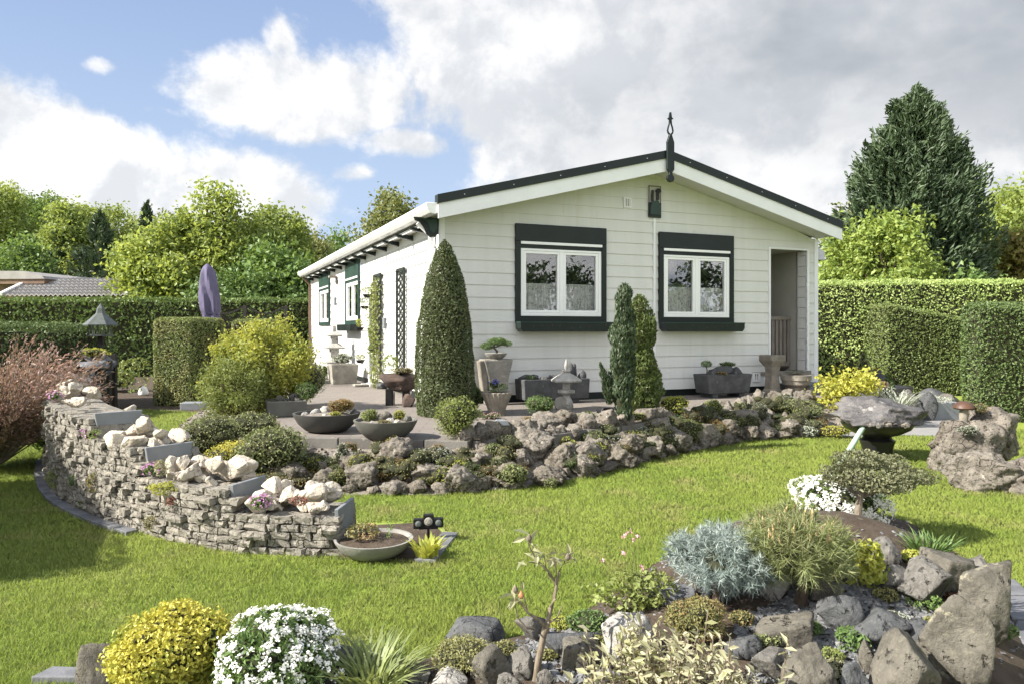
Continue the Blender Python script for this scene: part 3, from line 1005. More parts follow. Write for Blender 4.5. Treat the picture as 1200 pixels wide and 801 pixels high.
def window(x0, x1, z0, z1, rz, off, box=True, lace=True, roll=.235, sidew=.075, surround='dgreen'):
    """built in its own x-z plane, then turned; off = house-local origin"""
    w = empty('window', off, rz)
    w.parent = house
    g = MB()
    g.box((x0, -.035, z1 - roll), (x1, .0, z1))                      # roller shutter box
    g.box((x0, -.035, z0), (x0 + sidew, 0, z1 - roll - .002))
    g.box((x1 - sidew, -.035, z0), (x1, 0, z1 - roll - .002))
    g.box((x0 + sidew, -.035, z0), (x1 - sidew, 0, z0 + .075))
    g.build('surround', M[surround], w, bevel=.004)
    g = MB()
    g.box((x0 + sidew, -.04, z1 - roll - .042), (x1 - sidew, -.005, z1 - roll - .006))
    g.build('shutter_rail', M['upvc'], w)
    g = MB()
    g.box((x0 + sidew, -.022, z1 - roll - .10), (x1 - sidew, .0, z1 - roll - .046))
    g.build('shutter_slats', M[surround], w)
    a, b, c, d = x0 + sidew + .004, x1 - sidew - .004, z0 + .079, z1 - roll - .085
    g = MB()
    fr_rect(g, a, b, c, d, .045, -.02, .05)
    mid = (a + b) / 2
    g.box((mid - .03, -.016, c + .045), (mid + .03, .05, d - .045))
    fo = g.build('frame', M['upvc'], w, bevel=.004)
    for q0, q1 in ((a + .045, mid - .03), (mid + .03, b - .045)):
        g = MB()
        fr_rect(g, q0 + .002, q1 - .002, c + .047, d - .047, .035, -.012, .04)
        s = g.build('sash', M['upvc'], w, bevel=.003)
        g = MB()
        g.box((q0 + .037, .012, c + .082), (q1 - .037, .02, d - .082))
        g.build('pane', M['glass'], s)
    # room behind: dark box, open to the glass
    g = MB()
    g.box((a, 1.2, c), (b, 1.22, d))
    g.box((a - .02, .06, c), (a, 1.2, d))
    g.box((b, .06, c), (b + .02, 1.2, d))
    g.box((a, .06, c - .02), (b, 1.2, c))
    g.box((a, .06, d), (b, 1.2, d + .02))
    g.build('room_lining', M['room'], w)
    if lace:
        for q0, q1 in ((a + .05, mid - .04), (mid + .04, b - .05)):
            V, F = [], []
            n = 40
            zt = c + (d - c) * .47
            for i in range(n + 1):
                x = q0 + (q1 - q0) * i / n
                yy = .085 + .012 * math.sin(i * 1.25) + .006 * math.sin(i * 2.9)
                V += [(x, yy, c + .05), (x, yy, zt + .008 * math.sin(i * 2.2))]
            for i in range(n):
                F.append((2 * i, 2 * i + 2, 2 * i + 3, 2 * i + 1))
            g = MB()
            g.add(V, F)
            g.build('lace_curtain', M['lace'], w)
        g = MB()
        g.tube([(a, .085, c + (d - c) * .475), (b, .085, c + (d - c) * .475)], .008)
        g.build('curtain_rod', M['upvc'], w)
    if box:
        g = MB()
        e0, e1 = x0 - .0, x1 + .07
        g.prism([(e0 + .04, z0 - .135), (e1 - .04, z0 - .135), (e1, z0 - .09), (e1, z0 - .012), (e0, z0 - .012), (e0, z0 - .09)], -.20, -.02, 'y')
        fb = g.build('flower_box', M['dgreen'], w, bevel=.005)
        g = MB()
        g.box((e0 - .004, -.205, z0 - .016), (e1 + .004, -.012, z0 + .0))
        g.build('rim', M['upvc' if False else 'green'], fb)
        g = MB()
        rr = random.Random(int(x0 * 10))
        for i in range(9):
            x = e0 + .18 + (e1 - e0 - .36) * i / 8 + rr.uniform(-.03, .03)
            g.prism([(x + .011 * math.cos(k * .9), z0 - .065 + .02 * math.sin(i) + .011 * math.sin(k * .9)) for k in range(7)], -.206, -.199, 'y', m=i % 2)
        g.build('painted_flowers', [M['rust'], M['green']], fb)
    return w


window(*WL, 0, (0, -.016, 0))
window(*WR, 0, (0, -.016, 0))
# windows of the sunny side: x of the frame runs along the wall, turned a quarter
for s in (SW1, SW2):
    w = window(-s[1], -s[0], s[2], s[3] - .02, R(-90), (-.016, 0, 0), box=(s is SW1), lace=False, roll=.42, surround='green')
# recessed porch on the right of the front
P0, P1, PZ0, PZ1 = DR
g = MB()
g.box((P0 - .35, 1.1, PZ0), (FW - .13, 1.14, PZ1 + .05))
g.box((P0 - .39, .02, PZ0), (P0 - .35, 1.34, PZ1 + .05))
g.box((P0 - .35, .02, PZ1 + .012), (FW - .13, 1.1, PZ1 + .05))
g.box((FW - .16, .30, PZ0), (FW - .13, 1.1, PZ1 + .012))
g.build('porch_walls', M['inner'], house)
g = MB()
for r in range(12):
    z = PZ0 + .17 * r
    if z < PZ1:
        g.prism([(.03, z), (.03, min(z + .168, PZ1)), (.012, min(z + .168, PZ1)), (.0, z)], P1 + .0, P1 + .02, 'y') if False else g.box((P1 + .004 * (r % 2), .03, z), (P1 + .04, .19, min(z + .163, PZ1)))
g.build('porch_side_boards', M['white'], house)
g = MB()
g.box((P0 - .35, -.02, PZ0 - .06), (FW - .13, 1.1, PZ0 - .002))
g.build('porch_floor', M['greywood'], house)
g = MB()
g.box((P0 - .035, -.03, PZ0), (P0 + .0, .03, PZ1 + .03))
g.box((P1 + .0, -.03, PZ0), (P1 + .045, .028, PZ1 + .03))
g.box((P0, -.03, PZ1), (P1, .03, PZ1 + .03))
g.build('porch_frame', M['trim'], house, bevel=.004)
rail = MB()
yb = .42
rail.box((P0 + .05, yb - .03, PZ0 + .82), (FW - .17, yb + .04, PZ0 + .88))
rail.box((P0 + .05, yb - .015, PZ0 + .06), (FW - .17, yb + .02, PZ0 + .12))
ra = rail.build('balustrade', M['greywood'], house, bevel=.004)
for i in range(9):
    x = P0 + .08 + i * .082
    g = MB()
    g.box((x, yb - .012, PZ0 + .12), (x + .055, yb + .012, PZ0 + .82))
    g.build('baluster', M['greywood'], ra)
# wall vents
for (a, b, z0, z1, mm) in ((VT[0], VT[1], VT[2], VT[3], 'trim'), (5.13, 5.27, .50, .64, 'trim')):
    g = MB()
    fr_rect(g, a, b, z0, z1, .02, -.03, -.008)
    g.box((a + .02, -.014, z0 + .02), (b - .02, -.01, z1 - .02), 1)
    for k in range(3):
        x = a + .03 + k * (b - a - .06) / 2
        g.box((x - .006, -.026, z0 + .02), (x + .006, -.012, z1 - .02))
    g.build('wall_vent', [M[mm], M['inner']], house)
# ridge finial: cut board with an open loop on top
fin = empty('finial', (FW / 2, OV - .045, 0))
fin.parent = house
zt = rz_(FW / 2) + .225
hw_ = [(.0, -.465), (.04, -.455), (.058, -.42), (.055, -.385), (.03, -.36), (.024, -.33), (.045, -.30), (.058, -.285), (.058, .10), (.05, .12), (.03, .17), (.016, .215)]
prof = [(x, zt + z) for x, z in hw_] + [(-x, zt + z) for x, z in reversed(hw_[1:])]
g = MB()
g.prism(prof, -.02, .02, 'y')
g.build('finial_board', M['dgreen'], fin, bevel=.006)
g = MB()
base = zt + .21
for sg in (-1, 1):
    g.tube([(0, 0, base - .01), (sg * .035, 0, base + .02), (sg * .045, 0, base + .05), (sg * .034, 0, base + .10), (sg * .016, 0, base + .15), (sg * .013, 0, base + .19)], [.012, .014, .013, .012, .012, .013], 8)
g.prism([(-.014, base + .18), (.014, base + .18), (.017, base + .205), (.045, base + .22), (.02, base + .24), (.008, base + .31), (-.008, base + .31), (-.02, base + .24), (-.045, base + .22), (-.017, base + .205)], -.015, .015, 'y')
g.build('finial_loop', M['dgreen'], fin)
# downpipe on the side
g = MB()
g.tube([(LX - .1, .16, rz_(LX) - .05), (-.07, .16, rz_(LX) - .22), (-.07, .16, T0 + .02)], .035, 10)
g.build('downpipe', M['upvc'], house, smooth=True)
g = MB()
g.tube([(LX - .1, LEN - .2, rz_(LX) - .05), (-.07, LEN - .2, rz_(LX) - .25), (-.07, LEN - .2, T0 + .02)], .035, 10)
g.build('downpipe', M['brownwall'], house, smooth=True)
g = MB()
g.box((3.29, -.026, T0 + .12), (3.325, -.012, 2.95))
g.build('cover_strip', M['trim'], house)
# small wall lamp and fittings between the windows of the side
for (y, z, k) in ((7.55, 2.42, 0), (7.7, 1.95, 1), (2.95, 1.42, 1), (7.9, 1.25, 1)):
    g = MB()
    if k == 0:
        g.box((-.05, y - .04, z - .1), (-.012, y + .04, z + .08))
        g.box((-.20, y - .09, z + .04), (-.05, y + .09, z + .09))
        g.build('wall_lamp', M['greywood'], house, bevel=.01)
    else:
        g.box((-.06, y - .05, z - .09), (-.012, y + .05, z + .09))
        g.build('socket_box', M['trough'], house, bevel=.012)

# trellises on the side wall
def trellis(y0, y1, z0, z1, label):
    o = empty('wall_trellis', hw(-.03, y0, z0), TH)
    tag(o, label, 'trellis', 'wall trellises on the sunny side')
    w, h = y1 - y0, z1 - z0
    g = MB()
    for a, b in (((-.02, 0, 0), (-.02, 0, h)), ((-.02, w, 0), (-.02, w, h)), ((-.02, 0, 0), (-.02, w, 0)), ((-.02, 0, h), (-.02, w, h))):
        g.bar(a, b, .04, .03, up=(1, 0, 0))
    g.build('frame', M['trellis'], o)
    g = MB()
    n = 7
    for i in range(n):
        za, zb = h * i / n, h * (i + 1) / n
        for e in (0, .5):
            q0, q1 = za + e * h / n, min(zb + e * h / n, h)
            g.bar((-.015, 0, q0), (-.015, w, q1), .018, .012, up=(1, 0, 0))
            g.bar((-.027, 0, q1), (-.027, w, q0), .018, .012, up=(1, 0, 0))
    g.build('lattice', M['trellis'], o)


trellis(1.62, 2.05, .67, 2.23, 'bare dark green lattice trellis on the sunny wall nearest the corner topiary')
trellis(3.16, 3.68, .60, 2.25, 'narrow dark trellis on the sunny wall behind the climbing plant')

# relief plaque under the ridge
pl = empty('wall_plaque', hw(3.305, -.02, 3.2), TH)
tag(pl, 'small upright painted plaque with two dark figures hanging under the gable peak', 'plaque')
g = MB()
g.box((-.105, -.025, -.24), (.105, 0, -.02), 0)
g.build('plaque_board', M['dgreen'], pl)
g = MB()
for a in (-.1, .1):
    g.box((a - .006, -.02, -.02), (a + .006, -.008, .23))
g.box((-.106, -.02, .215), (.106, -.008, .23))
g.build('plaque_frame', M['greywood'], pl)
g = MB()
g.prism([(-.09, -.2), (.09, -.2), (.085, -.05), (.04, .02), (-.05, -.01), (-.09, -.08)], -.04, -.026, 'y', 1)
g.prism([(.02, .02), (.06, .02), (.065, .12), (.10, .15), (.075, .19), (.035, .19), (.0, .155), (.02, .13)], -.04, -.02, 'y', 0)
g.prism([(-.065, -.01), (-.035, -.01), (-.03, .08), (-.035, .16), (-.062, .16), (-.07, .08)], -.04, -.02, 'y', 0)
g.build('figures', [M['black'], M['green']], pl)
# dark step slab by the porch
st = MB()
st.box((5.6, -.75, T0 + .002), (6.75, -.03, T0 + .14))
o = st.build('porch_step', M['slate'], None, loc=(HA.x, HA.y, 0), rz=TH, bevel=.01)
tag(o, 'low dark slab step in front of the porch opening', 'step')
# ------------------------------------------------------------------ foliage, rocks
SEED = [100]


def RNG():
    SEED[0] += 1
    return np.random.default_rng(SEED[0])


def rdir(rng, n):
    return unit(rng.normal(size=(n, 3)))


def leaf_verts(rng, C, N, L, Wd, bias=.8, up=.15, fold=.12, axis=None, axis_w=0.0):
    """one folded diamond per leaf: C positions, N outward directions"""
    n = len(C)
    nr = unit(N * bias + rdir(rng, n) + np.array([0, 0, up]))
    a = rdir(rng, n)
    if axis is not None:
        a = unit(a * (1 - axis_w) + axis * axis_w)
    a = unit(a - nr * (a * nr).sum(-1, keepdims=True) * .8)
    b = unit(np.cross(nr, a))
    s = (L * (.65 + .7 * rng.random(n)))[:, None]
    w = s * (Wd / L) * .5
    p0 = C - a * s * .5
    p2 = C + a * s * .5
    p1 = C + b * w + nr * s * fold
    p3 = C - b * w + nr * s * fold
    return np.stack([p0, p1, p2, p3], 1).reshape(-1, 3)


def quads(n, off=0):
    return np.arange(4 * n).reshape(-1, 4) + off


def ico(sub):
    bm = bmesh.new()
    bmesh.ops.create_icosphere(bm, subdivisions=sub, radius=1)
    bm.verts.ensure_lookup_table()
    V = np.array([v.co[:] for v in bm.verts])
    F = np.array([[v.index for v in f.verts] for f in bm.faces])
    bm.free()
    return unit(V), F


ICO = {k: ico(k) for k in (2, 3, 4, 5)}


def lobes_of(rng, w, d, h, k, small=.45):
    """a main ellipsoid plus lobes on its surface; base at z=0"""
    L = [(0, 0, h * .5, w * .40, d * .40, h * .42)]
    for i in range(k):
        u = rng.normal(size=3)
        u /= np.linalg.norm(u)
        u[2] = abs(u[2]) * .9 if rng.random() < .7 else u[2]
        s = small * (.7 + .6 * rng.random())
        r = (w * .5 * s, d * .5 * s, h * .5 * s)
        L.append((u[0] * (w * .5 - r[0]), u[1] * (d * .5 - r[1]), h * .5 + u[2] * (h * .5 - r[2]), *r))
    return L


def lobe_points(rng, lobes, n, depth=.35, lump=.25, front=None):
    lob = np.array(lobes)
    area = (lob[:, 3] * lob[:, 4] + lob[:, 3] * lob[:, 5] + lob[:, 4] * lob[:, 5])
    k = rng.choice(len(lob), size=n, p=area / area.sum())
    d = rdir(rng, n)
    r = 1 - depth * rng.random(n) ** 1.6
    r = r * (1 + lump * (fbm(d * 2.6 + lob[k, :3] * 3 + k[:, None], 3) - .5) * 2)
    P = lob[k, :3] + d * lob[k, 3:] * r[:, None]
    N = unit(d / lob[k, 3:])
    keep = np.ones(n, bool)
    for q in range(len(lob)):
        e = (((P - lob[q, :3]) / lob[q, 3:]) ** 2).sum(-1)
        keep &= ~((e < .45) & (k != q))
    return P[keep], N[keep]


def core_mesh(lobes, s=.68):
    V0, F0 = ICO[2]
    V, F = [], []
    for i, l in enumerate(lobes):
        V.append(np.array(l[:3]) + V0 * np.array(l[3:]) * s)
        F.append(F0 + i * len(V0))
    return np.concatenate(V), np.concatenate(F)


def add_cores(V, groups, cv, cf, mi):
    off = len(V)
    return np.concatenate([V, cv]), groups + [(cf + off, mi)]


def bush(name, label, cat, base, w, h, lfk, leaf=.03, n=3000, k=9, d=None, ar=.5, group=None, core=True, lump=.25, small=.45, rz=None, parent=None, bias=.8, depth=.35, up=.15, flat_bottom=True):
    rng = RNG()
    d = d or w
    L = lobes_of(rng, w, d, h, k, small)
    P, N = lobe_points(rng, L, n, depth, lump)
    if flat_bottom:
        ok = P[:, 2] > -.01
        P, N = P[ok], N[ok]
    V = leaf_verts(rng, P, N, leaf, leaf * ar, bias, up)
    gr = [(quads(len(P)), 0)]
    ms = [LF[lfk]]
    if core:
        cv, cf = core_mesh(L)
        cv[:, 2] = np.maximum(cv[:, 2], -.02)
        V, gr = add_cores(V, gr, cv, cf, 1)
        ms.append(M['twig'])
    o = np_obj(name, V, gr, ms, parent, base if parent is None else base)
    if label:
        tag(o, label, cat, group)
    return o


def revolve(name, label, cat, base, prof, lfk, leaf, n, group=None, wob=.06, ar=.45, lean=(0, 0), axis_w=.35, parent=None, rz=0):
    """clipped or columnar plant: leaves over a turned profile [(radius,height)...]"""
    rng = RNG()
    pr = np.array(prof)
    seg = np.hypot(np.diff(pr[:, 0]), np.diff(pr[:, 1])) * (pr[:-1, 0] + pr[1:, 0] + .01)
    k = rng.choice(len(seg), size=n, p=seg / seg.sum())
    t = rng.random(n)
    r = pr[k, 0] + (pr[k + 1, 0] - pr[k, 0]) * t
    z = pr[k, 1] + (pr[k + 1, 1] - pr[k, 1]) * t
    a = rng.random(n) * 2 * np.pi
    dr, dz = pr[k + 1, 0] - pr[k, 0], pr[k + 1, 1] - pr[k, 1]
    N = unit(np.stack([np.cos(a) * dz, np.sin(a) * dz, -dr], -1))
    q = np.stack([np.cos(a) * r, np.sin(a) * r, z], -1)
    wbl = (fbm(q * 7 + SEED[0], 3) - .5) * 2 * wob - .03 * rng.random(n) ** 2
    P = q + N * wbl[:, None]
    hh = pr[:, 1].max()
    P[:, 0] += lean[0] * (P[:, 2] / hh) ** 2
    upv = np.tile([0, 0, 1.0], (n, 1))
    V = leaf_verts(rng, P, N, leaf, leaf * ar, .8, .2, axis=unit(upv + N * .4), axis_w=axis_w)
    gr = [(quads(n), 0)]
    m = 16
    cv, cf = [], []
    for (r_, z_) in prof:
        for i in range(m):
            cv.append((max(r_ * .86 - .015, .003) * math.cos(2 * math.pi * i / m) + lean[0] * (z_ / hh) ** 2, max(r_ * .86 - .015, .003) * math.sin(2 * math.pi * i / m), z_))
    for j in range(len(prof) - 1):
        for i in range(m):
            cf.append((j * m + i, j * m + (i + 1) % m, (j + 1) * m + (i + 1) % m, (j + 1) * m + i))
    V, gr = add_cores(V, gr, np.array(cv), np.array(cf), 1)
    o = np_obj(name, V, gr, [LF[lfk], M['twig']], parent, base, rz)
    if label:
        tag(o, label, cat, group)
    return o


def hedge(label, a, b, width, h0, h1, lfk, leaf, n, wob=.05, ar=.55, z0=0.0, group=None, round_=.12, name='hedge'):
    """clipped hedge from a to b (ground points), heights h0 to h1"""
    rng = RNG()
    a, b = Vector((a[0], a[1], 0)), Vector((b[0], b[1], 0))
    L = (b - a).length
    rz = math.atan2(b.y - a.y, b.x - a.x)
    hm = (h0 + h1) / 2
    areas = np.array([L * hm, L * hm, L * width, width * h0, width * h1])
    f = rng.choice(5, size=n, p=areas / areas.sum())
    u, v = rng.random(n), rng.random(n)
    P = np.zeros((n, 3))
    N = np.zeros((n, 3))
    hx = lambda x: h0 + (h1 - h0) * x / L
    for i in range(5):
        s = f == i
        if i < 2:
            x = u[s] * L
            P[s] = np.stack([x, np.full(s.sum(), (-.5 if i == 0 else .5) * width), v[s] * hx(x)], -1)
            N[s] = (0, -1 if i == 0 else 1, 0)
        elif i == 2:
            x = u[s] * L
            P[s] = np.stack([x, (v[s] - .5) * width, hx(x)], -1)
            N[s] = (0, 0, 1)
        else:
            P[s] = np.stack([np.full(s.sum(), 0 if i == 3 else L), (u[s] - .5) * width, v[s] * (h0 if i == 3 else h1)], -1)
            N[s] = (-1 if i == 3 else 1, 0, 0)
    # rounded edges
    c = np.stack([np.clip(P[:, 0], round_, L - round_), np.clip(P[:, 1], -width / 2 + round_, width / 2 - round_), np.minimum(P[:, 2], hx(P[:, 0]) - round_)], -1)
    e = P - c
    ln = np.linalg.norm(e, axis=-1, keepdims=True)
    N2 = e / np.maximum(ln, 1e-6)
    P = c + N2 * round_
    wl = (fbm(P * 3.2 + SEED[0] * 1.7, 4) - .5) * 2 * wob - wob * .9 * rng.random(n) ** 2
    P = P + N2 * wl[:, None]
    V = leaf_verts(rng, P, N2, leaf, leaf * ar, .8, .15)
    gr = [(quads(n), 0)]
    q = round_ * .5 + wob * .6
    x0, x1, y0, y1 = q, L - q, -width / 2 + q, width / 2 - q
    cv = np.array([(x0, y0, 0), (x1, y0, 0), (x1, y1, 0), (x0, y1, 0), (x0, y0, h0 - q), (x1, y0, h1 - q), (x1, y1, h1 - q), (x0, y1, h0 - q)], float)
    cf = np.array([(4, 5, 6, 7), (0, 1, 5, 4), (1, 2, 6, 5), (2, 3, 7, 6), (3, 0, 4, 7)])
    V, gr = add_cores(V, gr, cv, cf, 1)
    o = np_obj(name, V, gr, [LF[lfk], M['twig']], None, (a.x, a.y, z0), rz)
    return tag(o, label, 'hedge', group)


def limb(g, p, q, r0, r1, rng, n=6, seg=4, bend=.1):
    p, q = np.array(p, float), np.array(q, float)
    L = np.linalg.norm(q - p)
    pts = []
    for i in range(seg + 1):
        t = i / seg
        pts.append(tuple(p + (q - p) * t + (rng.normal(size=3) * bend * L * .35 * math.sin(math.pi * t))))
    g.tube(pts, [r0 + (r1 - r0) * i / seg for i in range(seg + 1)], n)
    return pts


def broadleaf(label, base, w, h, lfk, n=9000, leaf=.16, k=14, trunk_h=.25, d=None, group=None, bark='bark', small=.42, depth=.6, lump=.35, ar=.6, name='tree', cat='tree', rz=0.0, column=False):
    """trunk with limbs that reach into separate lobes of leaves; light comes through between them"""
    rng = RNG()
    d = d or w
    root = empty(name, base, rz)
    tag(root, label, cat, group)
    ch = h * (1 - trunk_h)
    L = lobes_of(rng, w, d, ch, k, small)
    L = [(l[0], l[1], l[2] + h * trunk_h, l[3], l[4], l[5]) for l in L]
    L[0] = (0, 0, h * trunk_h + ch * .5, w * .32, d * .32, ch * .34)
    if column:
        L = [(rng.normal() * .06 * w, rng.normal() * .06 * w, h * (trunk_h + (1 - trunk_h) * (i + .5) / k), *[w * .5 * (1.05 - .75 * i / k) * (.8 + .4 * rng.random())] * 2, h * (1 - trunk_h) / k * .75) for i in range(k)]
    g = MB()
    tp = limb(g, (0, 0, -.05), (0, 0, h * (trunk_h + .35 * (1 - trunk_h))), h * .028 + .02, h * .012 + .01, rng, 8, 5, .05)
    for l in L[1:]:
        j = rng.integers(2, 6)
        limb(g, tp[j], (l[0], l[1], l[2]), h * .012 + .006, h * .003 + .003, rng, 5, 3, .15)
    g.build('trunk', M[bark], root, smooth=True)
    # clumps of leaves inside the lobes
    nc = max(40, n // 75)
    C, CN = lobe_points(rng, L, nc, depth, lump)
    per = n // len(C) + 1
    rad = leaf * 2.5
    P = np.repeat(C, per, 0) + rng.normal(size=(len(C) * per, 3)) * rad * .62
    N = unit(np.repeat(CN, per, 0) + rng.normal(size=P.shape) * .5)
    V = leaf_verts(rng, P, N, leaf, leaf * ar, .5, .35)
    np_obj('crown', V, [(quads(len(P)), 0)], [LF[lfk]], root)
    return root


def conifer(label, base, w, h, lfk, nb=420, per=46, leaf=.2, tips=((0, 0, 1.0),), prof=None, group=None, name='conifer', low=.04, droop=.0, rz=0.0, core=True):
    rng = RNG()
    root = empty(name, base, rz)
    tag(root, label, 'tree', group)
    prof = prof or [(0, .75), (.15, 1.0), (.4, .86), (.65, .60), (.85, .3), (1, .03)]
    pz, pr = zip(*prof)
    g = MB()
    Ps, As = [], []
    for (ox, oy, hs) in tips:
        limb(g, (ox * .2, oy * .2, -.05), (ox, oy, h * hs * .97), h * .022 + .01, .012, rng, 7, 5, .01)
    for i in range(nb):
        ox, oy, hs = tips[rng.integers(len(tips))] if rng.random() < .55 else tips[0]
        hh = h * hs
        t = low + (1 - low) * rng.random() ** 1.25
        az_ = rng.random() * 2 * np.pi
        Rr = w * .5 * np.interp(t, pz, pr) * (.60 + .60 * rng.random())
        if (ox, oy) != (0, 0):
            Rr *= .7
        z0 = t * hh
        rise = (.34 + .5 * t) * Rr - droop * Rr
        tipp = np.array([ox + math.cos(az_) * Rr, oy + math.sin(az_) * Rr, z0 + rise])
        root_p = np.array([ox * .6, oy * .6, z0 - .05 * Rr])
        m_ = max(6, int(per * (.25 + Rr / (w * .5))))
        s = np.sqrt(rng.random(m_)) * 1.0
        s = .30 + .72 * s
        q = root_p + (tipp - root_p) * s[:, None]
        side = np.array([-math.sin(az_), math.cos(az_), 0])
        spread = .22 * Rr * np.sin(np.pi * np.clip(s, 0, 1)) + .05
        q = q + side * (rng.normal(size=m_) * spread * .6)[:, None] + np.array([0, 0, 1]) * (rng.normal(size=m_) * .07 * (1 + Rr) - .02)[:, None]
        out = unit((tipp - root_p)[None] + side * rng.normal(size=(m_, 1)) * .5 * Rr + np.array([0, 0, .35 * Rr + .02]))
        Ps.append(q)
        As.append(out)
        if i % 4 == 0:
            g.tube([root_p, (root_p + tipp) / 2 - np.array([0, 0, .03]), tipp], [.02 + .01 * Rr, .014, .005], 4)
    g.build('trunk', M['bark'], root, smooth=True)
    P, A = np.concatenate(Ps), np.concatenate(As)
    N = unit(np.stack([P[:, 0], P[:, 1], P[:, 2] * 0], -1) + np.array([0, 0, .5]))
    V = leaf_verts(rng, P, N, leaf, leaf * .3, .6, .3, axis=A, axis_w=.85)
    np_obj('crown', V, [(quads(len(P)), 0)], [LF[lfk]], root)
    return root


def needle_clump(name, label, cat, base, w, h, lfk, nl=.05, nt=260, per=34, d=None, k=7, group=None, parent=None, tipup=.5, thick=.05, cand=None, stem=0.0, lobes=None, spread=.9):
    """pine-like shrub: shoots over lobes, each bristling with needles"""
    rng = RNG()
    d = d or w
    L = lobes or lobes_of(rng, w, d, h - stem, k, .5)
    L = [(l[0], l[1], l[2] + stem, *l[3:]) for l in L]
    C, N = lobe_points(rng, L, nt, .45, .25)
    A = unit(N + np.array([0, 0, tipup]) + rng.normal(size=N.shape) * .35)
    m_ = len(C)
    s = rng.random((m_, per))
    P = C[:, None] + A[:, None] * (s[..., None] - .5) * nl * 1.7
    D = unit(A[:, None] * .8 + rng.normal(size=(m_, per, 3)) * spread)
    T = P + D * nl * (.7 + .5 * rng.random((m_, per, 1)))
    S = unit(np.cross(D, rng.normal(size=D.shape)))
    wv = S * nl * thick
    V = np.stack([P - wv, P + wv, T], 2).reshape(-1, 3)
    gr = [(np.arange(len(V)).reshape(-1, 3), 0)]
    ms = [LF[lfk]]
    cv, cf = core_mesh(L, .42)
    V, gr = add_cores(V, gr, cv, cf, 1)
    ms.append(M['twig'])
    if stem or cand:
        root = empty(name, base)
        tag(root, label, cat, group)
        np_obj('foliage', V, gr, ms, root)
        if stem:
            g = MB()
            limb(g, (0, 0, -.03), (.0, 0, stem + h * .3), .022 + .02 * h, .015, rng, 7, 4, .12)
            g.build('stem', M['bark'], root, smooth=True)
        if cand:
            g = MB()
            top = C[C[:, 2] > np.quantile(C[:, 2], .6)]
            for i in rng.choice(len(top), size=cand, replace=False):
                p = top[i]
                ln = .03 + .03 * rng.random()
                g.tube([p, p + np.array([rng.normal() * .004, rng.normal() * .004, ln * .6]), p + np.array([rng.normal() * .006, 0, ln])], [.0045, .0055, .002], 5)
            o = g.build('shoot_candles', LF['candle'], root, smooth=True)
            o['kind'] = 'stuff'
        return root
    o = np_obj(name, V, gr, ms, parent, base)
    if label:
        tag(o, label, cat, group)
    return o


def blades(name, label, cat, base, w, h, lfk, n=120, bw=.008, group=None, parent=None, arch=.5, d=None):
    """tuft of arching strap leaves"""
    rng = RNG()
    d = d or w
    seg = 5
    V, F = [], []
    for i in range(n):
        a = rng.random() * 2 * np.pi
        r = math.sqrt(rng.random())
        b0 = np.array([math.cos(a) * r * w * .28, math.sin(a) * r * d * .28, 0])
        a2 = a + rng.normal() * .7
        ln = h * (.55 + .5 * rng.random())
        out = (.15 + arch * r * (.6 + .8 * rng.random())) * w * .5
        dirv = np.array([math.cos(a2), math.sin(a2), 0])
        side = np.array([-dirv[1], dirv[0], 0])
        side = unit(side + rng.normal(size=3) * .3)
        k = len(V)
        for j in range(seg + 1):
            t = j / seg
            p = b0 + dirv * out * t ** 1.8 + np.array([0, 0, ln * (t - .28 * arch * t ** 3)])
            ww = bw * (1 - t ** 2.2) * (.7 + .6 * t if t < .4 else 1)
            V += [p - side * ww, p + side * ww]
        for j in range(seg):
            F.append((k + 2 * j, k + 2 * j + 1, k + 2 * j + 3, k + 2 * j + 2))
    o = np_obj(name, np.array(V), [(np.array(F), 0)], [LF[lfk]], parent, base)
    if label:
        tag(o, label, cat, group)
    return o


def flower_heads(rng, P, N, r, petals, size):
    """clusters of small petals at points P"""
    n = len(P)
    q = np.repeat(P, petals, 0)
    nn = np.repeat(N, petals, 0)
    d = rdir(rng, n * petals)
    d = unit(d - nn * (d * nn).sum(-1, keepdims=True) * .7)
    q = q + d * r * np.sqrt(rng.random((n * petals, 1))) + nn * r * .25 * rng.random((n * petals, 1))
    return leaf_verts(rng, q, nn, size, size * .75, 1.8, .2, .05)


def flower_dome(label, base, w, h, lfk, petal, nh, cover=.55, leaf=.03, d=None, nl=3500, head=.014, petals=9, psize=.012, name='flowering_plant', group=None, flat=None):
    """cushion with leaves and heads of flowers as its two parts"""
    rng = RNG()
    root = empty(name, base)
    tag(root, label, 'flowering plant', group)
    d = d or w
    L = lobes_of(rng, w, d, h, 8, .5)
    P, N = lobe_points(rng, L, nl, .4, .25)
    ok = P[:, 2] > -.01
    P, N = P[ok], N[ok]
    V = leaf_verts(rng, P, N, leaf, leaf * .35, .5, .4)
    gr = [(quads(len(P)), 0)]
    cv, cf = core_mesh(L, .6)
    cv[:, 2] = np.maximum(cv[:, 2], -.02)
    V, gr = add_cores(V, gr, cv, cf, 1)
    np_obj('leaves', V, gr, [LF[lfk], M['twig']], root)
    C, CN = lobe_points(rng, L, int(nh / cover), .06, .25)
    thr = np.quantile(C[:, 2] + (C[:, 0] * (flat or 0)), 1 - cover)
    s = (C[:, 2] + C[:, 0] * (flat or 0) + rng.normal(size=len(C)) * h * .10) > thr
    C, CN = C[s], CN[s]
    V = flower_heads(rng, C + CN * .012, unit(CN + np.array([0, 0, .6])), head, petals, psize)
    o = np_obj('flowers', V, [(quads(len(V) // 4), 0)], [LF[petal]], root)
    o['kind'] = 'stuff'
    return root


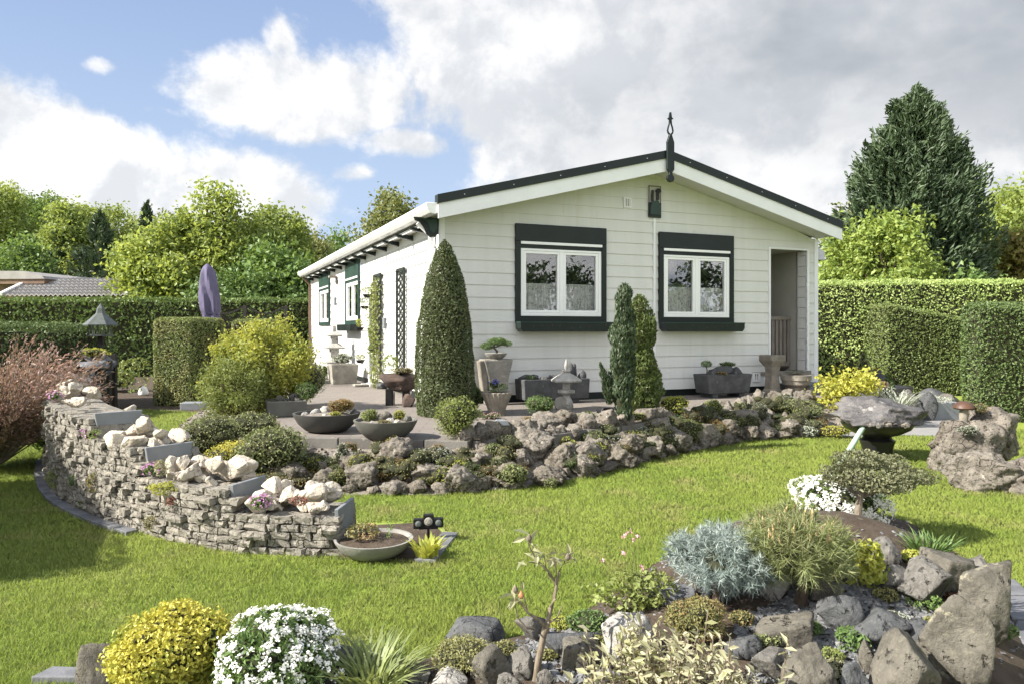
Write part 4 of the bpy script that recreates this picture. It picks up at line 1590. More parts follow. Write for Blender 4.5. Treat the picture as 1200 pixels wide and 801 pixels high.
def rock_verts(rng, sub=4, planes=13, rough=.05, tufa=0.0, chop=.25, fs=2.2):
    D, F = ICO[sub]
    pn = rdir(rng, planes)
    pd = 1 - chop * rng.random(planes)
    dots = D @ pn.T
    r = np.where(dots > .05, pd / np.maximum(dots, .05), 9).min(1)
    r = np.minimum(r, 1.18)
    V = D * r[:, None]
    o = rng.random(3) * 50
    V = V * (1 + rough * 2 * (fbm(V * fs + o, 5) - .5))[:, None]
    if tufa:
        v = fbm(V * 3.4 + o, 4)
        pits = np.abs(fbm(V * 5.5 + o + 9, 3) - .5) * 2
        w2 = fbm(V * 9.5 + o + 4, 3)
        V = V * (1 + tufa * ((v - .5) * 1.2 - .6 * np.maximum(0, .25 - pits) + .45 * (w2 - .5)))[:, None]
    lo, hi = V.min(0), V.max(0)
    V = (V - (lo + hi) / 2) / ((hi - lo) / 2)
    return V, F


def rock(label, base, w, h, m='tufa1', d=None, rot=None, sub=4, planes=13, rough=.06, tufa=0.0, chop=.3, sink=.25, group=None, name='rock', tilt=(0, 0), cat='rock', parent=None, smooth=None):
    """base: ground point; w, d, h the size that shows; sunk by a share of h"""
    rng = RNG()
    d = d or w * (.7 + .4 * rng.random())
    V, F = rock_verts(rng, sub, planes, rough, tufa, chop)
    V = V * np.array([w / 2, d / 2, h * (1 + sink) / 2])
    rx = Matrix.Rotation(tilt[0], 3, 'X') @ Matrix.Rotation(tilt[1], 3, 'Y') @ Matrix.Rotation(rng.random() * 6.28 if rot is None else rot, 3, 'Z')
    if rot is None:
        V = V / np.array([w / 2, d / 2, 1]) * np.array([(w + d) / 4 * (w / d) ** .3, (w + d) / 4 * (d / w) ** .3, 1])
    V = V @ np.array(rx).T
    V[:, 2] += h * (1 - sink) / 2
    o = np_obj(name, V, [(F, 0)], [M[m]], parent, base, smooth=(tufa > 0 or sub > 3) if smooth is None else smooth)
    if parent is None:
        tag(o, label, cat, group)
    return o


def px(n, p):
    """n pixels of the photo at the depth of point p, in metres"""
    return n * p.y / FPX
# ------------------------------------------------------------------ background: hedges and trees
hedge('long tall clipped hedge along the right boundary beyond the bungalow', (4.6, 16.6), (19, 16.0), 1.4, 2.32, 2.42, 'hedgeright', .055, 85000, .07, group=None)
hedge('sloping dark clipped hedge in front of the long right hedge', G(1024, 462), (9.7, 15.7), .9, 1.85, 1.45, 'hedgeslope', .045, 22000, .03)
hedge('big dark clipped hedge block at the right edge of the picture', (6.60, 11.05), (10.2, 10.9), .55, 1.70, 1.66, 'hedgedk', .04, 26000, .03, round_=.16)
hedge('long leafy hedge behind the bird table along the left boundary', (-17.5, 20.5), (-5.2, 23.2), 1.3, 2.15, 2.25, 'hedge', .10, 26000, .10)
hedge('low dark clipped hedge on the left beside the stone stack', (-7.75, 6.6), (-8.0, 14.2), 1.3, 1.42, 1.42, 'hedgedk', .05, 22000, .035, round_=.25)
hb = G(208, 476)
v = Vector((math.cos(R(-17.5)), math.sin(R(-17.5)), 0))
hedge('clipped upright yew block standing alone on the lawn below the folded parasol', (hb.x - .40, hb.y + .62), (hb.x - .40 + v.x * .85, hb.y + .62 + v.y * .85), .95, 1.52, 1.52, 'thuja', .035, 20000, .02, round_=.12)
hedge('clipped hedge block half hidden behind the golden maple', (-5.05, 14.0), (-4.35, 14.0), .8, 1.50, 1.50, 'thuja', .04, 9000, .02)
hedge('dark low hedge at the end of the side path', (-5.6, 21.2), (-4.2, 21.2), .7, 1.45, 1.45, 'hedgedk', .06, 6000, .03)
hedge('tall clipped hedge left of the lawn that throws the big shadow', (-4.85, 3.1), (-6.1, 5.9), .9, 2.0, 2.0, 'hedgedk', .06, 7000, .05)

TB = 'trees of the wood behind the left hedge'


def bgx(px_, Y):
    return ((px_ - 600) / FPX * Y, Y, 0)


def treepx(px_, Y, top, wpx, lfk, label, kind='b', **k):
    h = EYE + (HZ - top) / FPX * Y
    w = wpx / FPX * Y
    if kind == 'b':
        return broadleaf(label, bgx(px_, Y), w, h, lfk, **k)
    return conifer(label, bgx(px_, Y), w, h, lfk, **k)


tt = [
    (-15, 38, 215, 130, 'spring', 'leafy spring tree cut by the left picture edge behind the flat roof', 16000),
    (48, 42, 222, 85, 'mid', 'fresh green tree above the flat roofed shed', 11000),
    (85, 37, 234, 75, 'spring', 'slim pale green tree left of the first dark conifer', 9000),
    (138, 44, 232, 90, 'spring', 'fresh green tree rising behind the dark conifers', 11000),
    (205, 43, 238, 80, 'olive', 'bare looking olive tree behind the big bright tree', 6000),
    (20, 30, 285, 80, 'mid', 'low dark green tree beside the shed roof', 8000),
    (357, 40, 262, 66, 'olive', 'rounded thin crowned tree left of the bungalow gutter', 5000),
]
for (x, Y, top, wp, l, lab, n) in tt:
    treepx(x, Y, top, wp, l, lab, n=int(n * 1.7), leaf=.17, k=20, lump=.5, trunk_h=.22, group=TB)
treepx(70, 36, 262, 42, 'conifer', 'small dark fir among the spring trees on the far left', 'c', nb=150, per=40, leaf=.3, group=TB)
treepx(116, 33, 250, 72, 'conifer', 'broad dark conifer behind the tiled roof', 'c', nb=230, per=44, leaf=.3, group=TB)
treepx(172, 38, 236, 50, 'conifer', 'narrow dark conifer with pointed top above the bright tree', 'c', nb=190, per=40, leaf=.3, group=TB)
treepx(30, 34, 280, 46, 'conifer', 'dark yew coloured conifer just left of the fir', 'c', nb=150, per=40, leaf=.3, group=TB)
# the big bright tree with upright shoots
treepx(212, 27.5, 262, 138, 'bright', 'large bright green tree with big leaves behind the folded parasol', n=24000, leaf=.17, k=26, trunk_h=.16, lump=.5)
treepx(243, 27.0, 222, 30, 'bright', 'tall slender leafy shoot rising left of its twin', n=2600, leaf=.17, k=9, trunk_h=.55, d=.9, column=True, depth=.8, group='pair of slender leafy shoots')
treepx(267, 27.0, 228, 27, 'bright', 'tall slender leafy shoot rising right of its twin', n=2500, leaf=.17, k=9, trunk_h=.55, d=.9, column=True, depth=.8, group='pair of slender leafy shoots')
treepx(310, 29, 238, 120, 'spring', 'full round spring tree between the shoots and the bungalow', n=26000, leaf=.16, k=24, trunk_h=.14, lump=.45)
treepx(330, 26.5, 286, 110, 'mid', 'shorter mid green tree in front of the full round tree', n=9000, leaf=.2, k=12, trunk_h=.1)
treepx(172, 27, 304, 50, 'bright', 'bright bushy tree at the end of the tiled roof', n=5000, leaf=.2, k=10, trunk_h=.12)
treepx(290, 25.2, 318, 150, 'deepgreen', 'dark bushy shrub above the left hedge', n=8000, leaf=.15, k=12, trunk_h=.1, name='shrub', cat='shrub')
treepx(462, 36, 214, 92, 'olive', 'olive green tree rising behind the bungalow roof', n=8500, leaf=.2, k=16, trunk_h=.2)
treepx(500, 39, 200, 60, 'olive', 'thin far tree peeping over the gutter', n=3000, leaf=.2, k=12, trunk_h=.2) if False else None
treepx(395, 48, 268, 30, 'mid', 'distant dark tree at the end of the gutter', n=3000, leaf=.25, k=9, trunk_h=.2)

# right side: the great conifer and the bushes round it
Yc = 24.5
cx = bgx(1060, Yc)
conifer('huge dark green conifer with a double top behind the right hedge', cx, 5.0, 9.05, 'conifer', nb=1700, per=95, leaf=.23,
        tips=((.45, 0, 1.0), (-.25, .1, .955), (.95, 0, .90), (-.7, 0, .83), (1.3, .1, .76), (-1.2, 0, .66), (.2, .3, .97), (.7, -.2, .93), (1.05, .2, .84), (-.5, -.2, .89)), prof=[(0, .62), (.2, .92), (.42, .96), (.62, .78), (.8, .48), (.92, .22), (1, .04)])
treepx(1168, 29, 212, 130, 'bright', 'bright spring tree right of the great conifer', n=12000, leaf=.2, k=16, trunk_h=.15)
treepx(1200, 25, 258, 70, 'bronze', 'bronze yellow bushy tree at the right picture edge', n=7000, leaf=.18, k=12, trunk_h=.15)
treepx(1010, 27, 232, 70, 'olive', 'pale leafy tree behind the left flank of the great conifer', n=5000, leaf=.18, k=12, trunk_h=.2)
treepx(1048, 21.6, 238, 112, 'greentree', 'loose pale green bush in front of the great conifer', n=7500, leaf=.15, k=16, trunk_h=.12)
treepx(988, 22.6, 262, 84, 'greentree', 'soft pale green bush beside the right end of the roof', n=4800, leaf=.15, k=12, trunk_h=.12)
treepx(1130, 21.0, 268, 60, 'conifer', 'lower dark bush tucked against the great conifer', n=3600, leaf=.16, k=10, trunk_h=.15) if False else None
treepx(1150, 20.6, 300, 60, 'mid', 'small green bush at the foot of the great conifer', n=2600, leaf=.15, k=9, trunk_h=.1)
# trees beyond the frame that the windows mirror
for (x, y, h, w, lab) in ((10.0, 2.3, 3.3, 4.2, 'nearest garden tree mirrored in the windows'), (12.6, 5.6, 3.2, 3.6, 'middle garden tree mirrored in the windows'), (15.5, 8.6, 2.9, 4.6, 'farthest garden tree mirrored in the windows')):
    broadleaf(lab, (x, y, 0), w, h, 'conifer', n=4200, leaf=.16, k=14, trunk_h=.2, lump=.5, group='garden trees mirrored in the windows')

# neighbours' roofs
nb = empty('neighbour_house', (-18.2, 27.5, 0), R(-6))
tag(nb, 'flat roofed brown boarded house at the left edge behind the hedge', 'house')
g = MB()
g.box((-5, 0, 0), (1.35, 5, 2.95))
g.build('wall', M['brownwall'], nb)
g = MB()
g.box((-5.3, -.3, 2.95), (1.65, 5.3, 3.12))
g.build('roof_edge', M['brownwall'], nb)
g = MB()
g.prism([(-5.35, 3.12), (1.7, 3.12), (1.6, 3.22), (.9, 3.40), (-5.35, 3.48)], -.35, 5.35, 'y')
g.build('roof', M['rooftile'], nb)
nt = empty('neighbour_shed', (-15.0, 26.0, 0), R(-3))
tag(nt, 'low building with a pale grey tiled roof above the left hedge', 'building')
g = MB()
g.box((-2.2, .35, 0), (1.6, 3.4, 2.46))
g.build('wall', M['brownwall'], nt)
# tiled roof with real courses
g = MB()
V, F = [], []
zr0, zr1 = 2.48, 3.18
nc, nr = 26, 6
for j in range(nr):
    for i in range(nc):
        for s in range(4):
            x0 = -2.5 + 4.4 * (i + s / 4) / nc
            x1 = -2.5 + 4.4 * (i + (s + 1) / 4) / nc
            k = len(V)
            sh = lambda q, jj: (q - (jj / nr) * (.0))
            za = .035 * math.sin(math.pi * 2 * s / 4)
            zb = .035 * math.sin(math.pi * 2 * (s + 1) / 4)
            ya, yb = 1.75 * j / nr, 1.75 * (j + 1) / nr
            z_a, z_b = zr0 + (zr1 - zr0) * j / nr, zr0 + (zr1 - zr0) * (j + 1) / nr
            V += [(x0, ya, z_a + za + .05), (x1, ya, z_a + zb + .05), (x1, yb, z_b + zb + .01), (x0, yb, z_b + za + .01)]
            F.append((k, k + 1, k + 2, k + 3))
            V += [(x0, ya, z_a + za - .0), (x1, ya, z_a + zb - .0)]
            F.append((k + 4, k + 5, k + 1, k))
g.add(V, F)
g.add([(-2.5, 1.75, zr1), (1.9, 1.75, zr1), (1.9, 3.6, zr0), (-2.5, 3.6, zr0)], [(0, 1, 2, 3)])
g.build('roof', M['rooftile'], nt)
for x in (1.92, -2.52):
    g = MB()
    g.bar((x, -.05, zr0 + .05), (x, 1.75, zr1 + .06), .12, .10)
    g.build('verge_board', M['trim'], nt)
# grey building glimpsed right of the roof
g = MB()
g.box((0, 0, 0), (.4, 2, 3.0))
g.prism([(-.1, 3.0), (.5, 3.0), (.5, 3.2), (-.1, 3.55)], -.2, 2.2, 'y')
tag(g.build('shed', M['trough'], None, (7.05, 18.6, 0), 0), 'dark grey shed glimpsed just right of the bungalow roof corner', 'shed')

# trellis fence by the far hedge
tf = empty('lattice_fence', (-8.1, 20.0, 0), R(8))
tag(tf, 'dark scalloped lattice fence between the hedge blocks', 'fence')
g = MB()
for i in range(3):
    x = i * 1.05
    g.box((x - .04, -.04, 0), (x + .04, .04, 1.95))
g.build('posts', M['timber'], tf)['kind'] = 'stuff'
g = MB()
for i in range(2):
    x0, x1 = i * 1.05 + .04, (i + 1) * 1.05 - .04
    for k in range(12):
        t0, t1 = k / 12, (k + 1) / 12
        z = lambda t: 1.92 - .18 * math.sin(math.pi * t)
        g.bar((x0 + (x1 - x0) * t0, 0, z(t0)), (x0 + (x1 - x0) * t1, 0, z(t1)), .03, .04)
    g.bar((x0, 0, 1.3), (x1, 0, 1.3), .03, .04)
    for k in range(-4, 9):
        for sg in (1, -1):
            xa = x0 + (x1 - x0) * k / 8
            pa = (xa, 1.3) if sg > 0 else (xa + .46, 1.3)
            pb = (xa + .46, 1.76) if sg > 0 else (xa, 1.76)
            if pa[0] < x0 or pb[0] < x0 or pa[0] > x1 or pb[0] > x1:
                continue
            g.bar((pa[0], .01 * sg, pa[1]), (pb[0], .01 * sg, pb[1]), .02, .012)
g.build('lattice', M['timber'], tf)

# folded parasol in its purple cover
pr_ = empty('parasol', bgx(246, 14.6), 0)
tag(pr_, 'folded parasol under a purple grey cover rising behind the clipped block', 'parasol')
g = MB()
g.tube([(0, 0, 0), (0, 0, 1.25)], .025, 10)
g.build('pole', M['upvc'], pr_, smooth=True)
g = MB()
g.lathe([(.26, 0), (.26, .05), (.05, .08), (.04, .3)], 20)
g.build('base', M['black'], pr_)
V0 = []
nseg, rows = 28, 30
for j in range(rows + 1):
    t = j / rows
    z = 1.02 + t * 1.55
    r = np.interp(t, [0, .08, .3, .38, .42, .6, .8, .93, .98, 1], [.185, .175, .16, .135, .165, .175, .155, .115, .07, .015])
    for i in range(nseg):
        a = 2 * math.pi * i / nseg
        rr = r * (1 + .16 * math.sin(a * 6 + 2.2 * t + 1.2 * math.sin(t * 9)) * (1 if t < .92 else .3) + .05 * math.sin(a * 3 + t * 6))
        V0.append((rr * math.cos(a) - .05 * t + .05 * (1 - t) * 1.2, rr * math.sin(a), z))
F0 = [(j * nseg + i, j * nseg + (i + 1) % nseg, (j + 1) * nseg + (i + 1) % nseg, (j + 1) * nseg + i) for j in range(rows) for i in range(nseg)]
g = MB()
g.add(V0, F0)
g.add([V0[rows * nseg + i] for i in range(nseg)], [tuple(range(nseg))])
g.build('cover', M['purple'], pr_, smooth=True)
g = MB()
g.lathe([(.14, 1.60), (.146, 1.615), (.14, 1.63)], 24, (.03, 0, 0))
g.build('strap', M['purple'], pr_)
# ------------------------------------------------------------------ curved dry stone wall with planted troughs
wall = empty('dry_stone_wall', G(225, 636), 0)
tag(wall, 'curved stepped dry stone wall of grey brown blocks on the lawn', 'wall')
wo = wall.location.copy()
wl = [G(*p) for p in ((392, 652), (350, 651), (300, 649), (250, 644), (200, 634), (160, 623), (120, 610), (92, 598), (72, 586), (59, 572), (54, 556), (56, 540))]
# smooth arc-length curve
cs = [0.0]
for a, b in zip(wl[:-1], wl[1:]):
    cs.append(cs[-1] + (b - a).length)
WLEN = cs[-1]


def wpt(s):
    s = min(max(s, 0), WLEN)
    return Vector((np.interp(s, cs, [p.x for p in wl]), np.interp(s, cs, [p.y for p in wl]), 0))


def wtan(s):
    return (wpt(s + .06) - wpt(s - .06)).normalized()


def s_at(pxx):
    best = min(np.linspace(0, WLEN, 600), key=lambda s: abs(wpt(s).x / wpt(s).y * FPX + 600 - pxx))
    return float(best)


S1, S2, S3 = s_at(266), s_at(163), s_at(104)
TIERS = [(0, S1, .25), (S1, S2, .37), (S2, S3, .53), (S3, WLEN, .70)]


def wtop(s):
    for a, b, h in TIERS:
        if s < b:
            return h
    return .70


rng = RNG()
CH = .045
gV, gF = [], []


def rough_block(o, t, n, L, D, Hh, rng):
    """a roughly split block: subdivided box pushed in and out"""
    nx, ny, nz = 4, 2, 2
    X, Y, Z = np.linspace(-.5, .5, nx + 1), np.linspace(-.5, .5, ny + 1), np.linspace(-.5, .5, nz + 1)
    pts, key, faces = [], {}, []

    def vid(i, j, k):
        q = (i, j, k)
        if q not in key:
            key[q] = len(pts)
            pts.append((X[i], Y[j], Z[k]))
        return key[q]
    for i in range(nx):
        for k in range(nz):
            faces.append((vid(i, 0, k), vid(i + 1, 0, k), vid(i + 1, 0, k + 1), vid(i, 0, k + 1)))
            faces.append((vid(i, ny, k), vid(i, ny, k + 1), vid(i + 1, ny, k + 1), vid(i + 1, ny, k)))
    for j in range(ny):
        for k in range(nz):
            faces.append((vid(0, j, k), vid(0, j, k + 1), vid(0, j + 1, k + 1), vid(0, j + 1, k)))
            faces.append((vid(nx, j, k), vid(nx, j + 1, k), vid(nx, j + 1, k + 1), vid(nx, j, k + 1)))
    for i in range(nx):
        for j in range(ny):
            faces.append((vid(i, j, nz), vid(i + 1, j, nz), vid(i + 1, j + 1, nz), vid(i, j + 1, nz)))
            faces.append((vid(i, j, 0), vid(i, j + 1, 0), vid(i + 1, j + 1, 0), vid(i + 1, j, 0)))
    P = np.array(pts)
    edge = (np.abs(P) > .49).sum(1)
    P = P * np.where(edge >= 2, .94, 1.0)[:, None]
    P = P * np.array([L, D, Hh])
    P = P + (rng.random(P.shape) - .5) * np.array([.012, .016, .009])
    W_ = np.array(o) + P[:, :1] * np.array(t) + P[:, 1:2] * np.array(n) + P[:, 2:] * np.array([0, 0, 1])
    k0 = sum(len(v) for v in gV)
    gV.append(W_)
    gF.append(np.array(faces) + k0)


row = 0
z = 0.0
while z < .69:
    s = -rng.random() * .08
    while s < WLEN:
        L = .075 + .10 * rng.random()
        if s > S2:
            L *= .8
        sm = s + L / 2
        if 0 <= sm <= WLEN and z + CH <= wtop(sm) + .012:
            t = wtan(sm)
            nrm = Vector((t.y, -t.x, 0))
            if nrm.y > 0 and sm < S2:
                nrm = -nrm
            # outward = away from the inside of the curve
            c = Vector((-2.2, 6.6, 0)) - wpt(sm)
            if nrm.dot(c) > 0:
                nrm = -nrm
            o = wpt(sm) - wo - nrm * (.055 + .016 * rng.random() - .03 * (rng.random() < .2)) + Vector((0, 0, z + CH / 2))
            rough_block(o, t, -nrm, L - .006, .13, CH - .004, rng)
        s += L
    z += CH
    row += 1
# end faces of every step and of the low end
for (a, b, h) in TIERS:
    lo = 0 if a == 0 else wtop(a - .05)
    t = wtan(a + .05)
    nrm = Vector((t.y, -t.x, 0))
    c = Vector((-2.2, 6.6, 0)) - wpt(a + .05)
    if nrm.dot(c) > 0:
        nrm = -nrm
    z = lo - (lo % CH)
    while z + CH <= h + .012:
        for q in range(3):
            L = .10 + .03 * rng.random()
            o = wpt(a + .02) - wo - nrm * (.08 + q * .125) + t * .05 + Vector((0, 0, z + CH / 2))
            rough_block(o, -nrm, -t, L, .10, CH - .004, rng)
        z += CH
np_obj('stones', np.concatenate(gV), [(np.concatenate(gF), 0)], [M['wallstone']], wall)
# inner filling
V, F = [], []
ns = 60
for i in range(ns + 1):
    s = WLEN * i / ns
    t = wtan(s)
    nrm = Vector((t.y, -t.x, 0))
    if nrm.dot(Vector((-2.2, 6.6, 0)) - wpt(s)) > 0:
        nrm = -nrm
    for dd, zz in ((.05, 0), (.05, wtop(s) - .03), (.42, wtop(s) - .03), (.46, 0)):
        p = wpt(s) - wo - nrm * dd
        V.append((p.x, p.y, zz))
for i in range(ns):
    for k in range(3):
        F.append((i * 4 + k, i * 4 + k + 1, i * 4 + 5 + k, i * 4 + 4 + k))
F.append((0, 1, 2, 3))
np_obj('core', np.array(V), [(np.array(F), 0)], [M['wallstone']], wall)


def inner(s, dd, z=0.0):
    t = wtan(s)
    nrm = Vector((t.y, -t.x, 0))
    if nrm.dot(Vector((-2.2, 6.6, 0)) - wpt(s)) > 0:
        nrm = -nrm
    p = wpt(s) - nrm * dd
    return Vector((p.x, p.y, z)), t, -nrm


# grey troughs let into the steps: half-round ends and long sides
TN = ['bottom', 'second', 'third', 'top']
for i, (a, b, h) in enumerate(TIERS):
    L = (b - a) * (.92 if i else .97)
    p, t, n_ = inner(a - .004, .20, h - .135)
    ang = math.atan2(t.y, t.x)
    # trough runs from the step end along the wall; built along local x
    tr = empty('trough', p, ang)
    tag(tr, f'grey half round trough let into the {TN[i]} step of the dry stone wall', 'planter', 'troughs on the stepped wall')
    prof = [(-.165, .15), (-.15, .06), (-.10, .01), (-.04, -.01), (.04, -.01), (.10, .01), (.15, .06), (.165, .15)]
    g = MB()
    g.prism(prof, -.012, .012, 'x')
    ob = g.build('end_panel', M['trough'], tr, bevel=.004)
    g = MB()
    Lt = min(L, .55 if i < 3 else .45)
    for (u0, u1) in zip(prof[:-1], prof[1:]):
        pass
    for y_ in (-.12, .10):
        g = MB()
        g.box((.012, y_, .02), (Lt * .8, y_ + .015, .10))
        g.build('side_panel', M['trough'], tr)
    # cream rocks heaped on the step
    nr_ = [36, 32, 28, 24][i]
    rg = np.random.default_rng(40 + i)
    pts = []
    for k in range(nr_):
        u = a + .07 + max(.05, min(b - .13, WLEN - .22) - a - .07) * rg.random()
        dd = .06 + .30 * rg.random()
        hh = h + .0
        q, _, _ = inner(u, dd, hh)
        big = rg.random()
        w = .06 + .10 * big
        lift = .04 * (k % 3) * (1 - abs(dd - .22) / .2) + .02 * (1 - abs(dd - .22) / .2)
        rock(f'cream limestone rock heaped on the {TN[i]} step of the dry stone wall', (q.x, q.y, hh - .02 + lift), w, w * (.40 + .3 * rg.random()), 'cream', planes=9, chop=.55, rough=.13, sub=4, smooth=False, tilt=(rg.normal() * .35, rg.normal() * .35), group='cream rocks on the stepped wall', name='limestone_rock')

# cushions of flowers and greenery in the wall
def cushion(s, dd, z, w, h, l, petal, label, cov=.7):
    q, _, _ = inner(s, dd, z)
    flower_dome(label, q, w, h, l, petal, 70, cov, .018, nl=500, head=.009, petals=6, psize=.011, name='cushion_flower', group='purple cushion flowers on the stepped wall')


cushion(s_at(300), .03, .25, .13, .09, 'mid', 'petalp', 'purple cushion flower spilling over the lowest step of the wall')
cushion(s_at(172), .04, .37, .15, .08, 'mid', 'petalp', 'purple cushion flower beside pale rocks on the second step')
cushion(s_at(100), .05, .53, .17, .08, 'mid', 'petalp', 'purple cushion flower behind the third step of the wall')
cushion(s_at(57), .05, .70, .12, .08, 'mid', 'petalp', 'purple cushion flower at the top left corner of the wall')


def wallplant(pxx, pyy, w, h, l, label, leaf=.016, n=700):
    s = s_at(pxx) if pxx > 62 else WLEN - .45
    p, t, n_ = inner(s, 0, 0)
    z = EYE - (pyy - HZ) / FPX * p.y
    q = p - n_ * .01
    o = bush('wall_plant', label, 'plant', (q.x, q.y, z - h / 2), w, h, l, leaf, n, 5, d=.10, core=False, flat_bottom=False)
    o['group'] = 'tufts growing from the wall joints'


wallplant(68, 560, .19, .20, 'box', 'pale green tuft growing from the left bulge of the stone wall')
wallplant(88, 562, .07, .10, 'deepgreen', 'tiny green tuft right of the pale tuft in the wall', n=250)
wallplant(111, 565, .10, .17, 'heath', 'brownish fern like tuft in the middle of the wall', n=350)
wallplant(99, 588, .08, .12, 'mid', 'small dark tuft low in the left half of the wall', n=300)
wallplant(180, 612, .13, .12, 'heath', 'mossy olive tuft low in the wall under the second step', n=400)
wallplant(196, 572, .26, .10, 'lime', 'fresh green stonecrop hanging over the second step', n=800)
wallplant(191, 548, .12, .12, 'varieg', 'pale variegated tuft beside the second heap of rocks', n=300)
wallplant(203, 586, .07, .06, 'sedum', 'dark red houseleek tuft below the stonecrop', n=200)
wallplant(350, 586, .12, .07, 'sedum', 'dark red houseleek among rocks on the lowest step', n=300)
wallplant(112, 508, .13, .08, 'grassy', 'grassy tuft spilling over the top trough', n=200)

# slate edging strips at the foot of the wall
g = MB()
s_ = s_at(165)
while s_ < WLEN - .05:
    a, b = inner(s_ + .004, -.055)[0], inner(min(s_ + .16, WLEN), -.055)[0]
    g.bar(a + Vector((0, 0, .012)), b + Vector((0, 0, .012)), .075, .035)
    s_ += .165
tag(g.build('stone_edging', M['slate'], None, bevel=.004), 'curved slate edging strip at the left foot of the dry stone wall', 'edging')
g = MB()
g.prism([(v.x, v.y) for v in (G(484, 659), G(511, 660), G(537, 627), G(519, 626))], .0, .022, 'z')
tag(g.build('slate_tile', M['slate'], None, bevel=.004), 'flat dark slate slab edging right of the round concrete bowl', 'slab')
g = MB()
g.prism([(v.x, v.y) for v in (G(395, 655), G(484, 659), G(519, 626), G(505, 612), G(400, 618))], -.01, .008, 'z')
tag(g.build('soil_patch', M['soil']), kind='structure')


def bowl(label, base, w, h, m, fill=None, name='bowl_planter', group=None, wall_t=.07, lip=.02):
    b = empty(name, base)
    tag(b, label, 'planter', group)
    r = w / 2
    g = MB()
    g.lathe([(r * .45, 0), (r * .62, h * .10), (r * .84, h * .45), (r * .97, h * .85), (r, h), (r * (1 - wall_t), h), (r * (1 - wall_t) * .96, h * .8)], 40)
    g.build('bowl', M[m], b, smooth=True)
    g = MB()
    g.lathe([(r * .9, h * .78), (r * .88, h * .84), (r * .5, h * .95), (.01, h * 1.0)], 28)
    g.build('filling', M[fill or 'gravel'], b, smooth=True)
    return b


b0 = G(438, 651)
bowl('low round concrete bowl on the lawn at the low end of the stone wall', b0, px(92, b0) * 1.0, .105, 'concrete', 'soil')
bush('creeping_plant', 'dry brown creeping plant in the round concrete bowl', 'plant', (b0.x - .06, b0.y, .09), .26, .10, 'heath', .02, 700, 5, core=False)
bush('creeping_plant', 'thin stalked seedling tuft in the round concrete bowl', 'plant', (b0.x + .09, b0.y + .02, .085), .05, .17, 'mid', .018, 60, 4, core=False)
q = G(500, 655)
blades('hosta', 'yellow green broad leaved plant beside the round concrete bowl', 'plant', q, .20, .17, 'lime', 60, .016, arch=.9)

# trio of solar spot lights
q = G(502, 634)
sl = empty('solar_spotlight', q, R(8))
tag(sl, 'black garden solar lamp with three round lights standing behind the yellow green plant', 'garden lamp')
for k, (x, z, w, h) in enumerate(((-.062, .115, .06, .062), (.0, .128, .064, .085), (.062, .118, .06, .058))):
    g = MB()
    g.box((x - w / 2, -.018, z - h / 2), (x + w / 2, .018, z + h / 2))
    hd = g.build('lamp_head', M['black'], sl, bevel=.004)
    g = MB()
    g.lathe([(.026 if k == 1 else .02, 0), (.024 if k == 1 else .018, .006), (.01, .010)], 20)
    o = g.build('lens', M['copper'] if k != 1 else M['stone'], hd)
    o.location = (x, -.019, z)
    o.rotation_euler = (R(90), 0, 0)
g = MB()
g.tube([(0, 0, 0), (0, 0, .09)], .008)
g.bar((-.06, 0, .085), (.06, 0, .085), .02, .012)
g.build('stake', M['black'], sl)

# ------------------------------------------------------------------ rockery below the terrace
LM = [(330, 'below the left shrubs'), (400, 'below the wide dark bowl'), (455, 'below the smaller grey bowl'), (532, 'below the round box bush'), (590, 'near the small lantern house'),
      (655, 'below the granite lantern'), (728, 'around the slender juniper'), (800, 'below the bright green shrub'), (850, 'below the stone trough'), (905, 'below the pedestal'), (955, 'near the boulder dish')]
rg = np.random.default_rng(77)


def bank_rock(pxx, pyy, w, h, m, row, sub=5):
    b = hit(pxx, pyy)
    lm = min(LM, key=lambda a: abs(a[0] - pxx))[1]
    col = {'tufa1': 'brown pitted', 'tufa2': 'grey pitted', 'tufa3': 'pinkish pitted'}[m]
    size = 'big' if w > 52 else ('middling' if w > 36 else 'small')
    rock(f'{size} {col} rockery rock {row} {lm}', b, px(w, b) * .76, px(h, b) * .60, m, d=px(w, b) * .7, sub=sub, planes=16, chop=.35, rough=.12, tufa=.34, sink=.3, tilt=(rg.normal() * .15, rg.normal() * .15), group='pitted rocks in the terrace rockery', name='tufa_rock')


